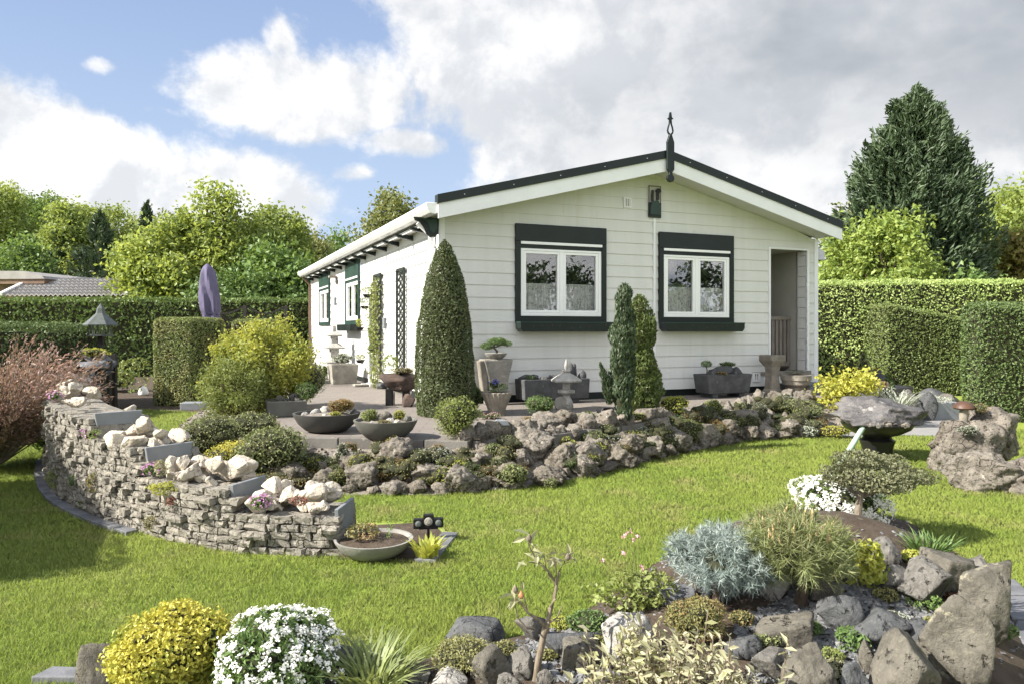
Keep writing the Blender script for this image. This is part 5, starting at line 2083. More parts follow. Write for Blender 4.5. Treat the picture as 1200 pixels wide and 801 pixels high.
# notable ones first
for (x, y, w, h, m) in ((640, 495, 40, 24, 'tufa3'), (657, 545, 62, 42, 'tufa1'), (640, 505, 60, 30, 'tufa2'), (660, 498, 50, 32, 'tufa1'), (690, 545, 60, 50, 'tufa2'), (625, 530, 72, 48, 'tufa3'), (700, 530, 48, 34, 'tufa3'), (735, 530, 60, 40, 'tufa1'), (465, 545, 62, 58, 'tufa2'), (445, 522, 50, 36, 'tufa1'), (425, 570, 60, 46, 'tufa2'), (385, 572, 50, 42, 'tufa1'),
                        (345, 568, 62, 44, 'tufa1'), (500, 565, 54, 36, 'tufa2'), (545, 573, 64, 46, 'tufa3'), (590, 566, 60, 42, 'tufa1'), (610, 545, 46, 34, 'tufa2'), (560, 548, 52, 36, 'tufa2'), (640, 568, 64, 38, 'tufa1'), (682, 556, 56, 40, 'tufa2'),
                        (728, 545, 58, 42, 'tufa1'), (762, 534, 48, 38, 'tufa2'), (770, 512, 52, 40, 'tufa3'), (795, 525, 50, 36, 'tufa1'), (826, 520, 52, 42, 'tufa2'), (850, 512, 48, 40, 'tufa1'), (868, 500, 60, 38, 'tufa2'), (895, 512, 46, 30, 'tufa2'), (922, 508, 44, 30, 'tufa2'), (935, 495, 44, 30, 'tufa2'), (880, 514, 40, 28, 'tufa1'), (900, 495, 46, 28, 'tufa3'), (716, 505, 36, 24, 'tufa2'), (560, 520, 40, 26, 'tufa1'), (600, 510, 40, 22, 'tufa2'), (615, 500, 36, 18, 'tufa3'), (585, 525, 42, 26, 'tufa1')):
    bank_rock(x, y, w, h, m, 'amid' if 500 < y < 560 else 'in front' if y >= 560 else 'at the top')
for i in range(34):
    x = 320 + 640 * (i + .5) / 34 + rg.normal() * 6
    edge = np.interp(x, [300, 420, 520, 600, 700, 760, 820, 870, 960], [572, 578, 577, 571, 555, 539, 526, 516, 511])
    bank_rock(x, edge - rg.random() * 3, 20 + 22 * rg.random(), 14 + 16 * rg.random(), ['tufa1', 'tufa2', 'tufa3'][rg.integers(3)], 'in front', 4)
for i in range(110):
    x = 330 + 600 * rg.random()
    edge = np.interp(x, [300, 420, 520, 600, 700, 760, 820, 870, 960], [572, 578, 577, 571, 555, 539, 526, 516, 511])
    top = np.interp(x, [352, 450, 552, 640, 720, 800, 850, 920], [534, 534, 530, 520, 512, 500, 490, 480])
    bank_rock(x, edge + (top - edge) * (.25 + .75 * rg.random()), 16 + 22 * rg.random(), 12 + 16 * rg.random(), ['tufa1', 'tufa2', 'tufa3'][rg.integers(3)], 'amid', 4)
for i in range(30):
    x = 548 + 400 * i / 29 + rg.normal() * 4
    y = np.interp(x, [552, 640, 720, 800, 850, 920, 985], [518, 510, 501, 489, 481, 472, 467]) + 3 + 5 * rg.random()
    bank_rock(x, y, 22 + 18 * rg.random(), 24 + 16 * rg.random(), ['tufa1', 'tufa2', 'tufa2', 'tufa3'][rg.integers(4)], 'at the top', 4)
# fine gravel and chips along the lawn edge
def chips(name, poly, n, size, m, zl=.006, label=None):
    rng = RNG()
    xs, ys = [p[0] for p in poly], [p[1] for p in poly]
    X = min(xs) + (max(xs) - min(xs)) * rng.random(n * 3)
    Y = min(ys) + (max(ys) - min(ys)) * rng.random(n * 3)
    ok = inside(poly, X, Y)
    X, Y = X[ok][:n], Y[ok][:n]
    Z = H(X, Y) + zl
    V0 = np.array([(-1, -1, 0), (1, -1, 0), (1, 1, 0), (-1, 1, 0), (-.7, -.7, 1), (.7, -.7, 1), (.7, .7, 1), (-.7, .7, 1)], float)
    F0 = np.array([(4, 5, 6, 7), (0, 1, 5, 4), (1, 2, 6, 5), (2, 3, 7, 6), (3, 0, 4, 7)])
    k = len(X)
    s = size * (.5 + rng.random((k, 1, 1)))
    Vv = (V0[None] + rng.normal(size=(k, 8, 3)) * .22) * s * np.array([1, .75, .55])
    a = rng.random(k) * 6.28
    c, sn = np.cos(a)[:, None], np.sin(a)[:, None]
    tl = rng.normal(size=(k, 1)) * .4
    Vx = Vv[..., 0] * c - Vv[..., 1] * sn
    Vy = Vv[..., 0] * sn + Vv[..., 1] * c
    Vz = Vv[..., 2] + Vv[..., 0] * tl
    V = np.stack([Vx + X[:, None], Vy + Y[:, None], Vz + Z[:, None]], -1).reshape(-1, 3)
    F = (F0[None] + (np.arange(k) * 8)[:, None, None]).reshape(-1, 4)
    return tag(np_obj(name, V, [(F, 0)], [m]), label, 'stones', kind='stuff')


LF['gravelchip'] = leafmat('gravel_chips', (.12, .10, .085), (.30, .27, .235), None, 0.0, rough=.85)
chips('gravel', BP, 5200, .014, LF['gravelchip'], label='fine pale gravel between the rocks of the terrace bank')
# ------------------------------------------------------------------ clipped trees on the terrace
b = hit(521, 486)
hh = px(205, b)
revolve('topiary', 'tall clipped cone shaped box tree at the bungalow corner', 'topiary', b, [(.30, 0), (.335, .12 * hh), (.335, .3 * hh), (.31, .5 * hh), (.265, .66 * hh), (.20, .80 * hh), (.13, .90 * hh), (.06, .97 * hh), (.005, hh)], 'topiary', .034, 17000, wob=.03)
b = hit(729, 503)
hh = px(158, b)
jz = empty('juniper_tree', b)
tag(jz, 'slender dark blue green upright juniper in the rockery', 'tree')
revolve('foliage', None, None, (0, 0, .05), [(.05, .0), (.10, .14 * hh), (.125, .4 * hh), (.12, .6 * hh), (.10, .78 * hh), (.06, .92 * hh), (.005, hh)], 'juniper', .055, 9000, wob=.085, ar=.22, axis_w=.75, parent=jz, lean=(.03, 0))
g = MB()
g.tube([(0, 0, -.05), (0, 0, .3)], .025, 8)
g.build('stem', M['bark'], jz)
revolve('side_shoot', None, None, (-.13, 0, .22), [(.02, .0), (.05, .1), (.04, .3), (.005, .42)], 'juniper', .045, 800, wob=.03, ar=.25, axis_w=.75, parent=jz, lean=(-.10, 0))
b = hit(749, 488)
hh = px(142, b)
revolve('cypress', 'golden green wavy cypress with bulging waist just behind the slender juniper', 'tree', b, [(.16, 0), (.23, .08 * hh), (.25, .22 * hh), (.21, .42 * hh), (.16, .56 * hh), (.19, .68 * hh), (.185, .78 * hh), (.12, .88 * hh), (.06, .95 * hh), (.005, hh)], 'goldthuja', .04, 9000, wob=.075, ar=.4, axis_w=.6)

# ------------------------------------------------------------------ shrubs by the terrace and on the left
def bpx(name, label, cat, x, y, w, h, l, leaf, n, k=9, **kw):
    p = hit(x, y)
    return bush(name, label, cat, p, px(w, p), px(h, p), l, leaf, n, k, **kw)


bpx('box_bush', 'round light green box bush on the kerb beside the clipped cone', 'shrub', 532, 521, 64, 56, 'box', .022, 5200, 10)
bpx('box_bush', 'pale round bush pressed against the foot of the clipped cone', 'shrub', 519, 486, 26, 30, 'box', .02, 1200, 6)
bpx('box_bush', 'low dark green cushion bush between the stone planter and the lantern', 'shrub', 632, 487, 42, 25, 'deepgreen', .02, 2600, 10)
bpx('dwarf_conifer', 'small pale green dome right of the granite lantern', 'shrub', 687, 497, 26, 17, 'box', .014, 1300, 6)
bpx('shrub', 'bright green spreading shrub in front of the stone trough', 'shrub', 790, 492, 42, 26, 'lime', .024, 1500, 9)
bpx('dwarf_conifer', 'bushy green dwarf conifer below the stone trough', 'shrub', 835, 490, 27, 24, 'box', .022, 1100, 9)
bpx('shrub', 'brownish heather like bush behind the rocks right of the juniper', 'shrub', 766, 510, 40, 24, 'heath', .014, 1600, 8)
bpx('dwarf_conifer', 'grey green dwarf bush in the middle of the right rockery', 'shrub', 807, 520, 40, 34, 'mugo', .018, 1500, 8)
bpx('cushion_plant', 'lime green cushion among the rocks below the granite lantern', 'plant', 634, 533, 30, 16, 'lime', .018, 700, 7)
bpx('cushion_plant', 'tufted dark green plant on the lawn edge below the lantern house', 'plant', 600, 573, 42, 32, 'mugo', .022, 1500, 8)
bpx('cushion_plant', 'olive tuft in front of the terrace kerb', 'plant', 462, 535, 30, 26, 'heath', .018, 800, 7)
bpx('cushion_plant', 'orange leaved spirea bush on top of the right rockery', 'shrub', 838, 512, 26, 24, 'orange', .018, 700, 7)
bpx('cushion_plant', 'yellow orange spirea in front of the green dwarf conifer', 'shrub', 820, 500, 30, 22, 'orange', .018, 800, 7)
bpx('shrub', 'olive dwarf pines at the right end of the terrace edge', 'shrub', 935, 493, 62, 28, 'mugo', .02, 2400, 12)
bpx('shrub', 'small olive bush on the kerb near the pedestal', 'shrub', 908, 487, 20, 18, 'mugo', .018, 600, 6)
bpx('cushion_plant', 'bright yellow green cushion at the lawn edge left of the boulder dish', 'plant', 980, 513, 38, 17, 'yellow', .018, 1500, 8)
bpx('cushion_plant', 'pale rosette plant left of the yellow cushion', 'plant', 948, 513, 26, 16, 'grey', .024, 500, 6)
bpx('cushion_plant', 'lime green tuft at the foot of the slender juniper', 'plant', 765, 522, 22, 12, 'lime', .016, 350, 6)
bpx('cushion_plant', 'small green tuft low in the right rockery', 'plant', 829, 518, 24, 20, 'deepgreen', .02, 450, 6)
bpx('cushion_plant', 'green moss cushion under the rocks right of the pedestal', 'plant', 910, 508, 22, 12, 'deepgreen', .018, 400, 6)
rgp = np.random.default_rng(8)
kinds = [('moss', 'moss cushion'), ('heath', 'brown heath tuft'), ('lime', 'lime stonecrop'), ('mugo', 'dwarf conifer tuft'), ('grey', 'silver saxifrage'), ('box', 'green leafy tuft'), ('orange', 'rusty orange cushion'), ('deepgreen', 'dark green tuft')]
for i in range(120):
    x = 335 + 630 * ((i + rgp.random()) / 120) ** .85
    lo = np.interp(x, [300, 420, 520, 600, 700, 760, 820, 870, 960], [570, 576, 575, 569, 553, 537, 524, 514, 509])
    hi = np.interp(x, [352, 450, 552, 640, 720, 800, 850, 920], [534, 534, 530, 520, 512, 500, 490, 480])
    y = lo + (hi - lo) * rgp.random()
    k_ = kinds[rgp.integers(len(kinds))]
    near = min(LM, key=lambda a: abs(a[0] - x))[1]
    bpx('cushion_plant', f'small {k_[1]} in the rockery {near}', 'plant', x, y, 18 + 26 * rgp.random(), 12 + 19 * rgp.random(), k_[0], .014, 420, 7)
for (x, y, w, h, l, lab) in ((398, 573, 34, 26, 'moss', 'two humped bright moss cushion below the dark bowl'), (412, 535, 24, 10, 'lime', 'flat lime stonecrop under the kerb'), (365, 545, 40, 16, 'heath', 'mossy brown patch at the left end of the rockery'),
                             (438, 552, 26, 15, 'heath', 'brown moss cushion on the rocks below the grey bowl'), (377, 553, 22, 10, 'lime', 'yellow stonecrop between rocks at the left end'), (515, 548, 40, 28, 'grey', 'silver grey lavender tuft by the kerb'), (538, 562, 34, 26, 'lime', 'bright fern tuft on the front edge below the box bush'),
                             (580, 540, 34, 22, 'grassy', 'grassy tuft below the lantern house'), (510, 555, 20, 12, 'grey', 'small grey saxifrage below the lavender'), (620, 500, 34, 14, 'orange', 'yellow green stonecrop mat left of the lantern'), (700, 520, 26, 14, 'moss', 'mossy cushion below the granite lantern'),
                             (645, 572, 20, 14, 'mugo', 'tiny dark tuft on the lawn edge'), (745, 500, 30, 14, 'lime', 'variegated creeper at the foot of the cypress'), (862, 495, 22, 12, 'lime', 'tiny lime tuft on top of the right rockery'), (775, 498, 34, 14, 'thyme', 'creeping thyme below the bright green shrub'), (800, 508, 26, 12, 'moss', 'moss pad between the right rocks')):
    bpx('cushion_plant', lab, 'plant', x, y, w, h, l, .014, 700, 7)
q = hit(573, 490)
flower_dome('pink flowering cushion on the kerb below the stone planter', q, px(34, q), .06, 'mid', 'petalpink', 60, .6, .014, nl=500, head=.008, petals=5, psize=.01, name='cushion_flower')
# left bed
p = G(306, 512)
mp = broadleaf('glowing yellow green maple between the clipped blocks and the bungalow', (p.x, p.y, 0), px(122, p), px(140, p), 'maple', n=17000, leaf=.045, k=30, trunk_h=.10, small=.34, depth=.7, lump=.6, bark='barkgrey', name='maple_tree')
p = G(280, 520)
broadleaf('small feathery green tree in front of the golden maple', (p.x, p.y, 0), px(92, p), px(104, p), 'box', n=12000, leaf=.04, k=24, trunk_h=.22, small=.36, depth=.7, lump=.6, ar=.3, bark='bark', name='small_tree')
bpx('shrub', 'olive green spreading shrub left of the small feathery tree', 'shrub', 246, 540, 84, 58, 'mugo', .022, 6500, 18, small=.55)
bpx('shrub', 'golden yellow low shrub in front of the feathery tree', 'shrub', 273, 560, 76, 46, 'yellow', .022, 5200, 18, small=.55)
bpx('shrub', 'dark green loose shrub between the golden shrub and the kerb', 'shrub', 320, 562, 88, 66, 'mugo', .024, 7500, 20, small=.55)
bpx('shrub', 'olive round conifer bush behind the wide dark bowl', 'shrub', 357, 474, 58, 54, 'mugo', .024, 4600, 16, small=.55)
bpx('shrub', 'low green mat below the dark loose shrub', 'shrub', 330, 574, 90, 24, 'heath', .016, 2600, 14)
bpx('shrub', 'low olive ground cover at the left end of the rockery', 'shrub', 290, 572, 60, 26, 'mugo', .018, 2000, 14)
bpx('shrub', 'grey green low bush beside the feathery tree stem', 'shrub', 295, 520, 70, 40, 'mugo', .022, 3500, 16)
p = G(8, 548)
sp = RNG()
# pink shrub of many arching twigs
root = empty('pink_shrub', (p.x - .12, p.y, 0))
tag(root, 'wide pink bronze twiggy shrub at the left picture edge', 'shrub')
V, F = [], []
g = MB()
tips = []
for i in range(380):
    a = sp.random() * 6.28
    r = .30 + .75 * math.sqrt(sp.random())
    h_ = (1.62 - .55 * r) * (.6 + .5 * sp.random())
    pts = [(0, 0, 0)]
    for t in (.35, .7, 1.0):
        pts.append((math.cos(a) * r * t ** 1.2, math.sin(a) * r * t ** 1.2, h_ * (t - .12 * t * t) + sp.normal() * .02))
    g.tube(pts, [.008, .006, .004, .002], 4)
    for k in range(60):
        t = .25 + .75 * sp.random()
        j = 2 if t > .7 else 1
        q0, q1 = np.array(pts[j]), np.array(pts[j + 1])
        tips.append(q0 + (q1 - q0) * sp.random() + sp.normal(size=3) * .025)
g.build('twigs', M['barkgrey'], root)
P = np.array(tips)
N = unit(P - np.array([0, 0, .3]))
V = leaf_verts(sp, P, N, .045, .014, .5, .3, axis=N, axis_w=.7)
np_obj('foliage', V, [(quads(len(P)), 0)], [LF['pink']], root)

# ------------------------------------------------------------------ terrace pots
b1 = hit(383, 505)
bowl('wide dark round bowl with a russet heather on the terrace', b1, px(78, b1), px(22, b1), 'bowl', group='round bowls on the terrace')
b2 = hit(452, 514)
bowl('smaller grey round bowl with pale stones at the terrace front', b2, px(75, b2), px(22, b2), 'bowl2', group='round bowls on the terrace')
zt = b1.z + px(20, b1)
bush('heather', 'russet dome shaped heather in the wide dark bowl', 'plant', (b1.x + .14, b1.y, zt - .01), .28, .17, 'orange', .014, 2600, 7)
bush('cushion_plant', 'small lime cushion beside the russet heather', 'plant', (b1.x + .12, b1.y - .14, zt - .01), .13, .06, 'lime', .012, 400, 5)
for i, (dx, dy, w, h, m) in enumerate(((-.12, .05, .12, .07, 'paleblock'), (-.2, -.04, .08, .05, 'paleblock'), (.0, -.12, .09, .04, 'cream'), (.26, .05, .10, .07, 'boulder2'), (-.05, .14, .13, .09, 'paleblock'))):
    rock('small pale stone lying in the wide dark bowl', (b1.x + dx, b1.y + dy, zt - .02), w, h, m, sub=3, planes=10, group='stones in the wide dark bowl', name='stone')
zt2 = b2.z + px(20, b2)
bush('dwarf_conifer', 'small round green bush in the smaller grey bowl', 'plant', (b2.x - .15, b2.y, zt2 - .01), .18, .13, 'box', .014, 1300, 6)
bush('dwarf_conifer', 'tiny upright green bush in the smaller grey bowl', 'plant', (b2.x + .12, b2.y + .04, zt2 - .01), .12, .13, 'lime', .014, 600, 6)
bush('cushion_plant', 'flat brown cushion at the rim of the smaller grey bowl', 'plant', (b2.x + .02, b2.y - .14, zt2 - .01), .16, .045, 'heath', .01, 500, 5)
for (dx, dy, w, h, m) in ((-.02, .02, .15, .11, 'boulder'), (.2, .0, .09, .07, 'boulder2'), (.06, -.06, .1, .06, 'paleblock'), (.12, -.1, .07, .05, 'cream'), (-.1, -.12, .07, .04, 'paleblock'), (.05, .12, .12, .08, 'boulder2')):
    rock('small stone lying in the smaller grey bowl', (b2.x + dx, b2.y + dy, zt2 - .02), w, h, m, sub=3, planes=10, group='stones in the smaller grey bowl', name='stone')


def boxpot(label, base, w, d, h, m, rz=TH, fill='gravel', name='trough_planter', taper=.94, bev=.012, group=None, feet=False):
    t_ = empty(name, base, rz)
    tag(t_, label, 'planter', group)
    V = []
    g = MB()
    z0 = .06 if feet else 0
    for z, s in ((z0, taper), (h, 1.0)):
        V += [(-w / 2 * s, -d / 2 * s, z), (w / 2 * s, -d / 2 * s, z), (w / 2 * s, d / 2 * s, z), (-w / 2 * s, d / 2 * s, z)]
    ins = .86
    for z, s in ((h, ins), (h * .85, ins)):
        V += [(-w / 2 * s, -d / 2 * s, z), (w / 2 * s, -d / 2 * s, z), (w / 2 * s, d / 2 * s, z), (-w / 2 * s, d / 2 * s, z)]
    F = [(3, 2, 1, 0)]
    for lv in range(3):
        for i in range(4):
            F.append((lv * 4 + i, lv * 4 + (i + 1) % 4, lv * 4 + 4 + (i + 1) % 4, lv * 4 + 4 + i))
    g.add(V, F)
    g.build('trough_body', M[m], t_, bevel=bev)
    g = MB()
    g.box((-w / 2 * ins, -d / 2 * ins, h * .8), (w / 2 * ins, d / 2 * ins, h * .9))
    g.build('filling', M[fill], t_)
    if feet:
        for sx in (-.3, .3):
            g = MB()
            g.box((w * sx - .05, -d * .4, 0), (w * sx + .05, d * .4, .06))
            g.build('foot', M[m], t_, bevel=.005)
    return t_


q = hit(322, 500)
boxpot('square dark planter partly hidden left of the wide dark bowl', (q.x + .06, q.y + .2, TERR), .44, .4, .18, 'bowl2')
bush('shrub', 'vivid green bush in the square dark planter', 'shrub', (q.x + .30, q.y + .25, TERR + .15), .3, .24, 'deepgreen', .02, 2000, 8)
for (dx, dy, w, h) in ((-.08, 0, .2, .14), (.1, .1, .24, .17), (.22, -.05, .16, .1)):
    rock('pale stone standing on the square dark planter', (q.x + .06 + dx * .7, q.y + .2 + dy, TERR + .15), w * .6, h * .6, 'boulder2', sub=4, planes=10, group='stones on the square planter', name='stone')
# further back on the side walk
q = hit(402, 449)
boxpot('pale weathered stone trough on the side walk', q, .50, .42, px(23, q), 'stone', rz=TH, taper=.86)
bush('cactus', 'spiky grey green plant in the pale stone trough', 'plant', (q.x, q.y, q.z + .33), .42, .26, 'grey', .05, 700, 7, ar=.2)
q = hit(377, 452)
flower_dome('white flowering plant beside the pale stone trough', (q.x + .02, q.y, q.z), .22, .45, 'mid', 'petalw', 60, .5, .03, nl=600, head=.02, petals=8, psize=.018)
# tiered stone lantern at the side wall
q = hit(386, 446)
q = Vector((q.x, q.y + .4, TERR))
pg = empty('stone_pagoda', q)
pg.scale = (.72, .72, .86)
tag(pg, 'weathered tiered stone pagoda by the sunny side wall', 'ornament')
zz = 0.0
for i, (w, h) in enumerate(((.42, .38), (.62, .14), (.30, .20), (.54, .13), (.24, .16), (.42, .11), (.12, .14))):
    g = MB()
    if i % 2:
        g.lathe([(w * .62, 0), (w * .70, h * .25), (w * .4, h * .8), (w * .3, h)], 4, ph=R(45) + TH, sx=1, sy=1)
    else:
        g.lathe([(w * .6, 0), (w * .55, h)], 4, ph=R(45) + TH)
    o = g.build('tier_roof' if i % 2 else 'tier', M['lantern'], pg, bevel=.012)
    o.location = (0, 0, zz)
    zz += h - .004
# spiral plant stand with small pots
q = hit(434, 452)
stand = empty('plant_stand', q, TH)
tag(stand, 'slim white post stand carrying small black pots by the sunny wall', 'plant stand')
g = MB()
g.box((-.03, -.03, 0), (.03, .03, 1.55))
g.build('post', M['upvc'], stand)
g = MB()
g.box((-.16, -.04, 0), (.16, .04, .05))
g.box((-.04, -.16, .002), (.04, .16, .052))
g.build('base', M['upvc'], stand)
rgs = np.random.default_rng(5)
for i in range(8):
    a = i * 2.4
    z_ = .20 + i * .19
    g = MB()
    g.bar((0, 0, z_), (.18 * math.cos(a), .18 * math.sin(a), z_), .03, .02)
    g.build('bracket', M['upvc'], stand)
    off = Vector((.2 * math.cos(a), .2 * math.sin(a), z_ + .012))
    w_ = q + Matrix.Rotation(TH, 3, 'Z') @ off
    g = MB()
    g.lathe([(.05, 0), (.085, .05), (.08, .055), (.06, .045)], 14)
    side = ['lowest', 'second lowest', 'third', 'fourth', 'fifth', 'sixth', 'second highest', 'highest'][i]
    tag(g.build('pot', M['black'], None, w_, smooth=True), f'small black bonsai pot on the {side} arm of the plant stand', 'pot', 'pots on the plant stand')
    bush('bonsai', f'tiny bonsai in the pot on the {side} arm of the plant stand', 'bonsai', (w_.x, w_.y, w_.z + .045), .17 + .06 * rgs.random(), .10 + .06 * rgs.random(), ['lime', 'box', 'deepgreen', 'greentree'][i % 4], .022, 420, 6, core=False, group='bonsai on the plant stand')
# climbing plant on the second trellis
rng = RNG()
cp = empty('climbing_plant', hw(-.10, 3.15, TERR), TH)
tag(cp, 'thin climbing plant growing up the narrow trellis on the sunny wall', 'plant')
P = []
g = MB()
for k in range(5):
    pts = [(0, .1 * k, 0)]
    for j in range(1, 9):
        pts.append((rng.normal() * .02, .12 * k + rng.normal() * .05, j * .225))
    g.tube(pts, .008, 4)
    for j in range(340):
        t = rng.random() ** .8 * 7.99
        a_, b_ = np.array(pts[int(t)]), np.array(pts[int(t) + 1])
        P.append(a_ + (b_ - a_) * (t % 1) + rng.normal(size=3) * np.array([.04, .07, .05]))
g.build('vines', M['barkgrey'], cp)
P = np.array(P)
np_obj('foliage', leaf_verts(rng, P, np.tile([-.9, -.3, .3], (len(P), 1)), .045, .028), [(quads(len(P)), 0)], [LF['box']], cp)
q = hit(432, 451)
g = MB()
g.box((-.2, -.12, 0), (.2, .12, .04))
g.build('flat_stone', M['stone'], None, (q.x - .02, q.y - .25, TERR + .002), TH, bevel=.01)
tag(bpy.data.objects['flat_stone'], 'small flat stone slab at the foot of the plant stand', 'slab')
# rust-brown split stone bowl on a black stand near the corner
q = hit(468, 474)
ru = empty('stone_bowl', (q.x, q.y, TERR), 0)
tag(ru, 'rust brown rough stone bowl on dark feet beside the clipped cone', 'planter')
V, F = rock_verts(RNG(), 4, 12, .06, .1, .3)
V = V * np.array([.26, .22, .15])
V[:, 2] = np.where(V[:, 2] > .07, .07 + (V[:, 2] - .07) * .2, V[:, 2])
np_obj('bowl', V + np.array([0, 0, .33]), [(F, 0)], [M['rust']], ru, smooth=True)
for sx in (-.12, .1):
    g = MB()
    g.box((sx - .05, -.09, 0), (sx + .05, .09, .22))
    g.build('foot', M['black'], ru, bevel=.01)
bush('bonsai', 'small pine bonsai growing in the rust brown stone bowl', 'bonsai', (q.x - .12, q.y, TERR + .40), .26, .28, 'box', .026, 700, 7, core=False)
bush('cushion_plant', 'trailing yellow green plant in the rust brown stone bowl', 'plant', (q.x + .05, q.y - .05, TERR + .38), .38, .12, 'heath', .02, 700, 7)
rock('dark brown boulder under the rust brown stone bowl', hit(478, 476), .22, .17, 'rust', sub=4)
rock('dark flat stone at the end of the side walk slab', hit(448, 455), .22, .1, 'stone_dk', sub=4)

# along the shaded front
q = hw(.70, -.24, TERR)
bs = empty('stone_pedestal', q, TH)
tag(bs, 'pale rough stone pedestal flaring upward under the bonsai', 'pedestal')
g = MB()
hp = .60
g.prism([(-.14, 0), (.14, 0), (.13, hp * .3), (.15, hp * .6), (.21, hp), (-.21, hp), (-.15, hp * .6), (-.13, hp * .3)], -.11, .11, 'y')
g.build('pedestal_block', M['stone'], bs, bevel=.02)
g = MB()
g.prism([(-.22, .3 * hp), (-.145, .28 * hp), (-.15, hp * .62), (-.205, hp * .985), (-.27, hp * .97)], -.10, .02, 'y')
g.build('broken_edge', M['brownst'], bs, bevel=.015)
zt = TERR + hp
g = MB()
g.lathe([(.08, 0), (.13, .04), (.15, .075), (.14, .08), (.11, .06)], 24)
tag(g.build('bonsai_pot', M['concrete'], None, (q.x, q.y, zt), smooth=True), 'shallow oval bonsai pot on the pale stone pedestal', 'pot')
bz = empty('bonsai', (q.x, q.y, zt + .06))
tag(bz, 'windswept pine bonsai in front of the white wall above the pedestal', 'bonsai')
g = MB()
g.tube([(0, 0, 0), (.02, 0, .04), (-.03, 0, .09), (-.01, 0, .14)], [.02, .016, .013, .01], 6)
g.tube([(-.02, 0, .09), (.06, 0, .12), (.12, 0, .13)], [.01, .008, .005], 5)
g.tube([(-.03, 0, .09), (-.09, 0, .10)], [.01, .006], 5)
g.build('trunk', M['bark'], bz)
rng = RNG()
lob = [(-.12, 0, .11, .09, .08, .05), (.02, 0, .17, .13, .1, .05), (.15, 0, .14, .07, .07, .035)]
P, N = lobe_points(rng, lob, 1900, .5, .25)
np_obj('foliage', leaf_verts(rng, P, N, .026, .008), [(quads(len(P)), 0)], [LF['deepgreen']], bz)
# lower ribbed stone urn
q = hit(582, 486)
q = Vector((q.x, q.y, TERR))
ur = empty('stone_urn', q, 0)
tag(ur, 'low ribbed stone urn with blue flowers in front of the pedestal', 'planter')
g = MB()
hu = .27
pr = [(.10, 0), (.105, .07), (.12, .11), (.165, .21), (.185, .26), (.175, hu), (.145, hu - .03)]
g.lathe(pr, 40)
nseg = 40
for j, (r, z) in enumerate(pr):
    if 2 <= j <= 4:
        for i in range(0, nseg, 2):
            k = j * nseg + i
            x, y, z2 = g.v[k]
            g.v[k] = (x * .95, y * .95, z2)
g.build('urn', M['brownst'], ur)
g = MB()
g.lathe([(.15, hu - .05), (.10, hu - .01), (.01, hu)], 20)
g.build('filling', M['soil'], ur)
bush('cushion_plant', 'dark leafy plant in the ribbed stone urn', 'plant', (q.x + .02, q.y, TERR + hu - .03), .28, .14, 'deepgreen', .025, 420, 6, core=False)
flower_dome('blue pansy flowers in the ribbed stone urn', (q.x - .03, q.y - .02, TERR + hu), .14, .15, 'deepgreen', 'petalblue', 20, .5, .02, nl=200, head=.012, petals=6, psize=.02)
bush('shrub', 'dark small shrub between the clipped cone and the stone urn', 'shrub', (q.x - .26, q.y + .25, TERR), .2, .34, 'deepgreen', .025, 700, 6)
# dark long trough with slate rocks, behind the lantern
tq = hw(1.50, -.30, TERR)
boxpot('long dark slate trough with rocks against the front wall behind the lantern', tq, .98, .32, .33, 'stone_dk', taper=.97, fill='soil', feet=True)
rgd = np.random.default_rng(9)
for i in range(11):
    x_ = 1.08 + .84 * i / 10
    hgt = .06 + .05 * rgd.random() + (.15 if i in (8, 9) else .07 if i > 6 else 0)
    qq = hw(x_, -.30 + .05 * rgd.normal(), TERR + .29)
    rock('dark jagged slate rock standing in the long trough behind the lantern', qq, .10 + .07 * rgd.random(), hgt, 'stone_dk', sub=3, planes=8, chop=.5, smooth=False, group='slate rocks in the long trough', name='slate_rock')
bush('cushion_plant', 'green tuft at the left end of the long slate trough', 'plant', hw(1.14, -.36, TERR + .3), .12, .10, 'deepgreen', .02, 300, 5, core=False)
# granite lantern
q = hit(664, 479)
q = Vector((q.x, q.y + .05, TERR))
ln = empty('stone_lantern', q, R(12))
tag(ln, 'grey granite japanese style lantern with curved roof at the rockery top', 'stone lantern')
LS = .90
parts = [('base', [(.085, 0), (.10, .03), (.09, .10), (.06, .16), (.045, .19)], 16), ('platform', [(.05, .185), (.105, .215), (.125, .225), (.125, .262), (.09, .27)], 6), ('light_box', [(.075, .268), (.07, .37)], 4), ('roof', [(.09, .368), (.215, .375), (.225, .40), (.15, .45), (.07, .49), (.035, .50)], 6), ('finial', [(.03, .498), (.05, .52), (.05, .53), (.022, .545), (.028, .60), (.018, .65), (.004, .69)], 14)]
for nm, pr, n in parts:
    g = MB()
    g.lathe([(r * LS, z * LS) for r, z in pr], n, ph=R(30))
    g.build(nm, M['lantern'], ln, smooth=(n > 8), bevel=.006 if n < 8 else 0)
g = MB()
g.lathe([(.085, -.022), (.09, -.015), (.09, .015), (.085, .022)], 24)
o = g.build('round_stone', M['stone'], ln, bevel=.003)
o.location = (-.09, -.07, .07)
o.rotation_euler = (R(80), 0, R(10))
# black block right of the lantern
q = hit(709, 494)
g = MB()
g.box((-.075, -.06, 0), (.075, .06, .12))
g.prism([(-.085, .12), (.085, .12), (.07, .155), (-.05, .165)], -.07, .07, 'y')
tag(g.build('garden_lamp', M['black'], None, q, R(20), bevel=.01), 'squat black garden lamp left of the slender juniper', 'garden lamp')
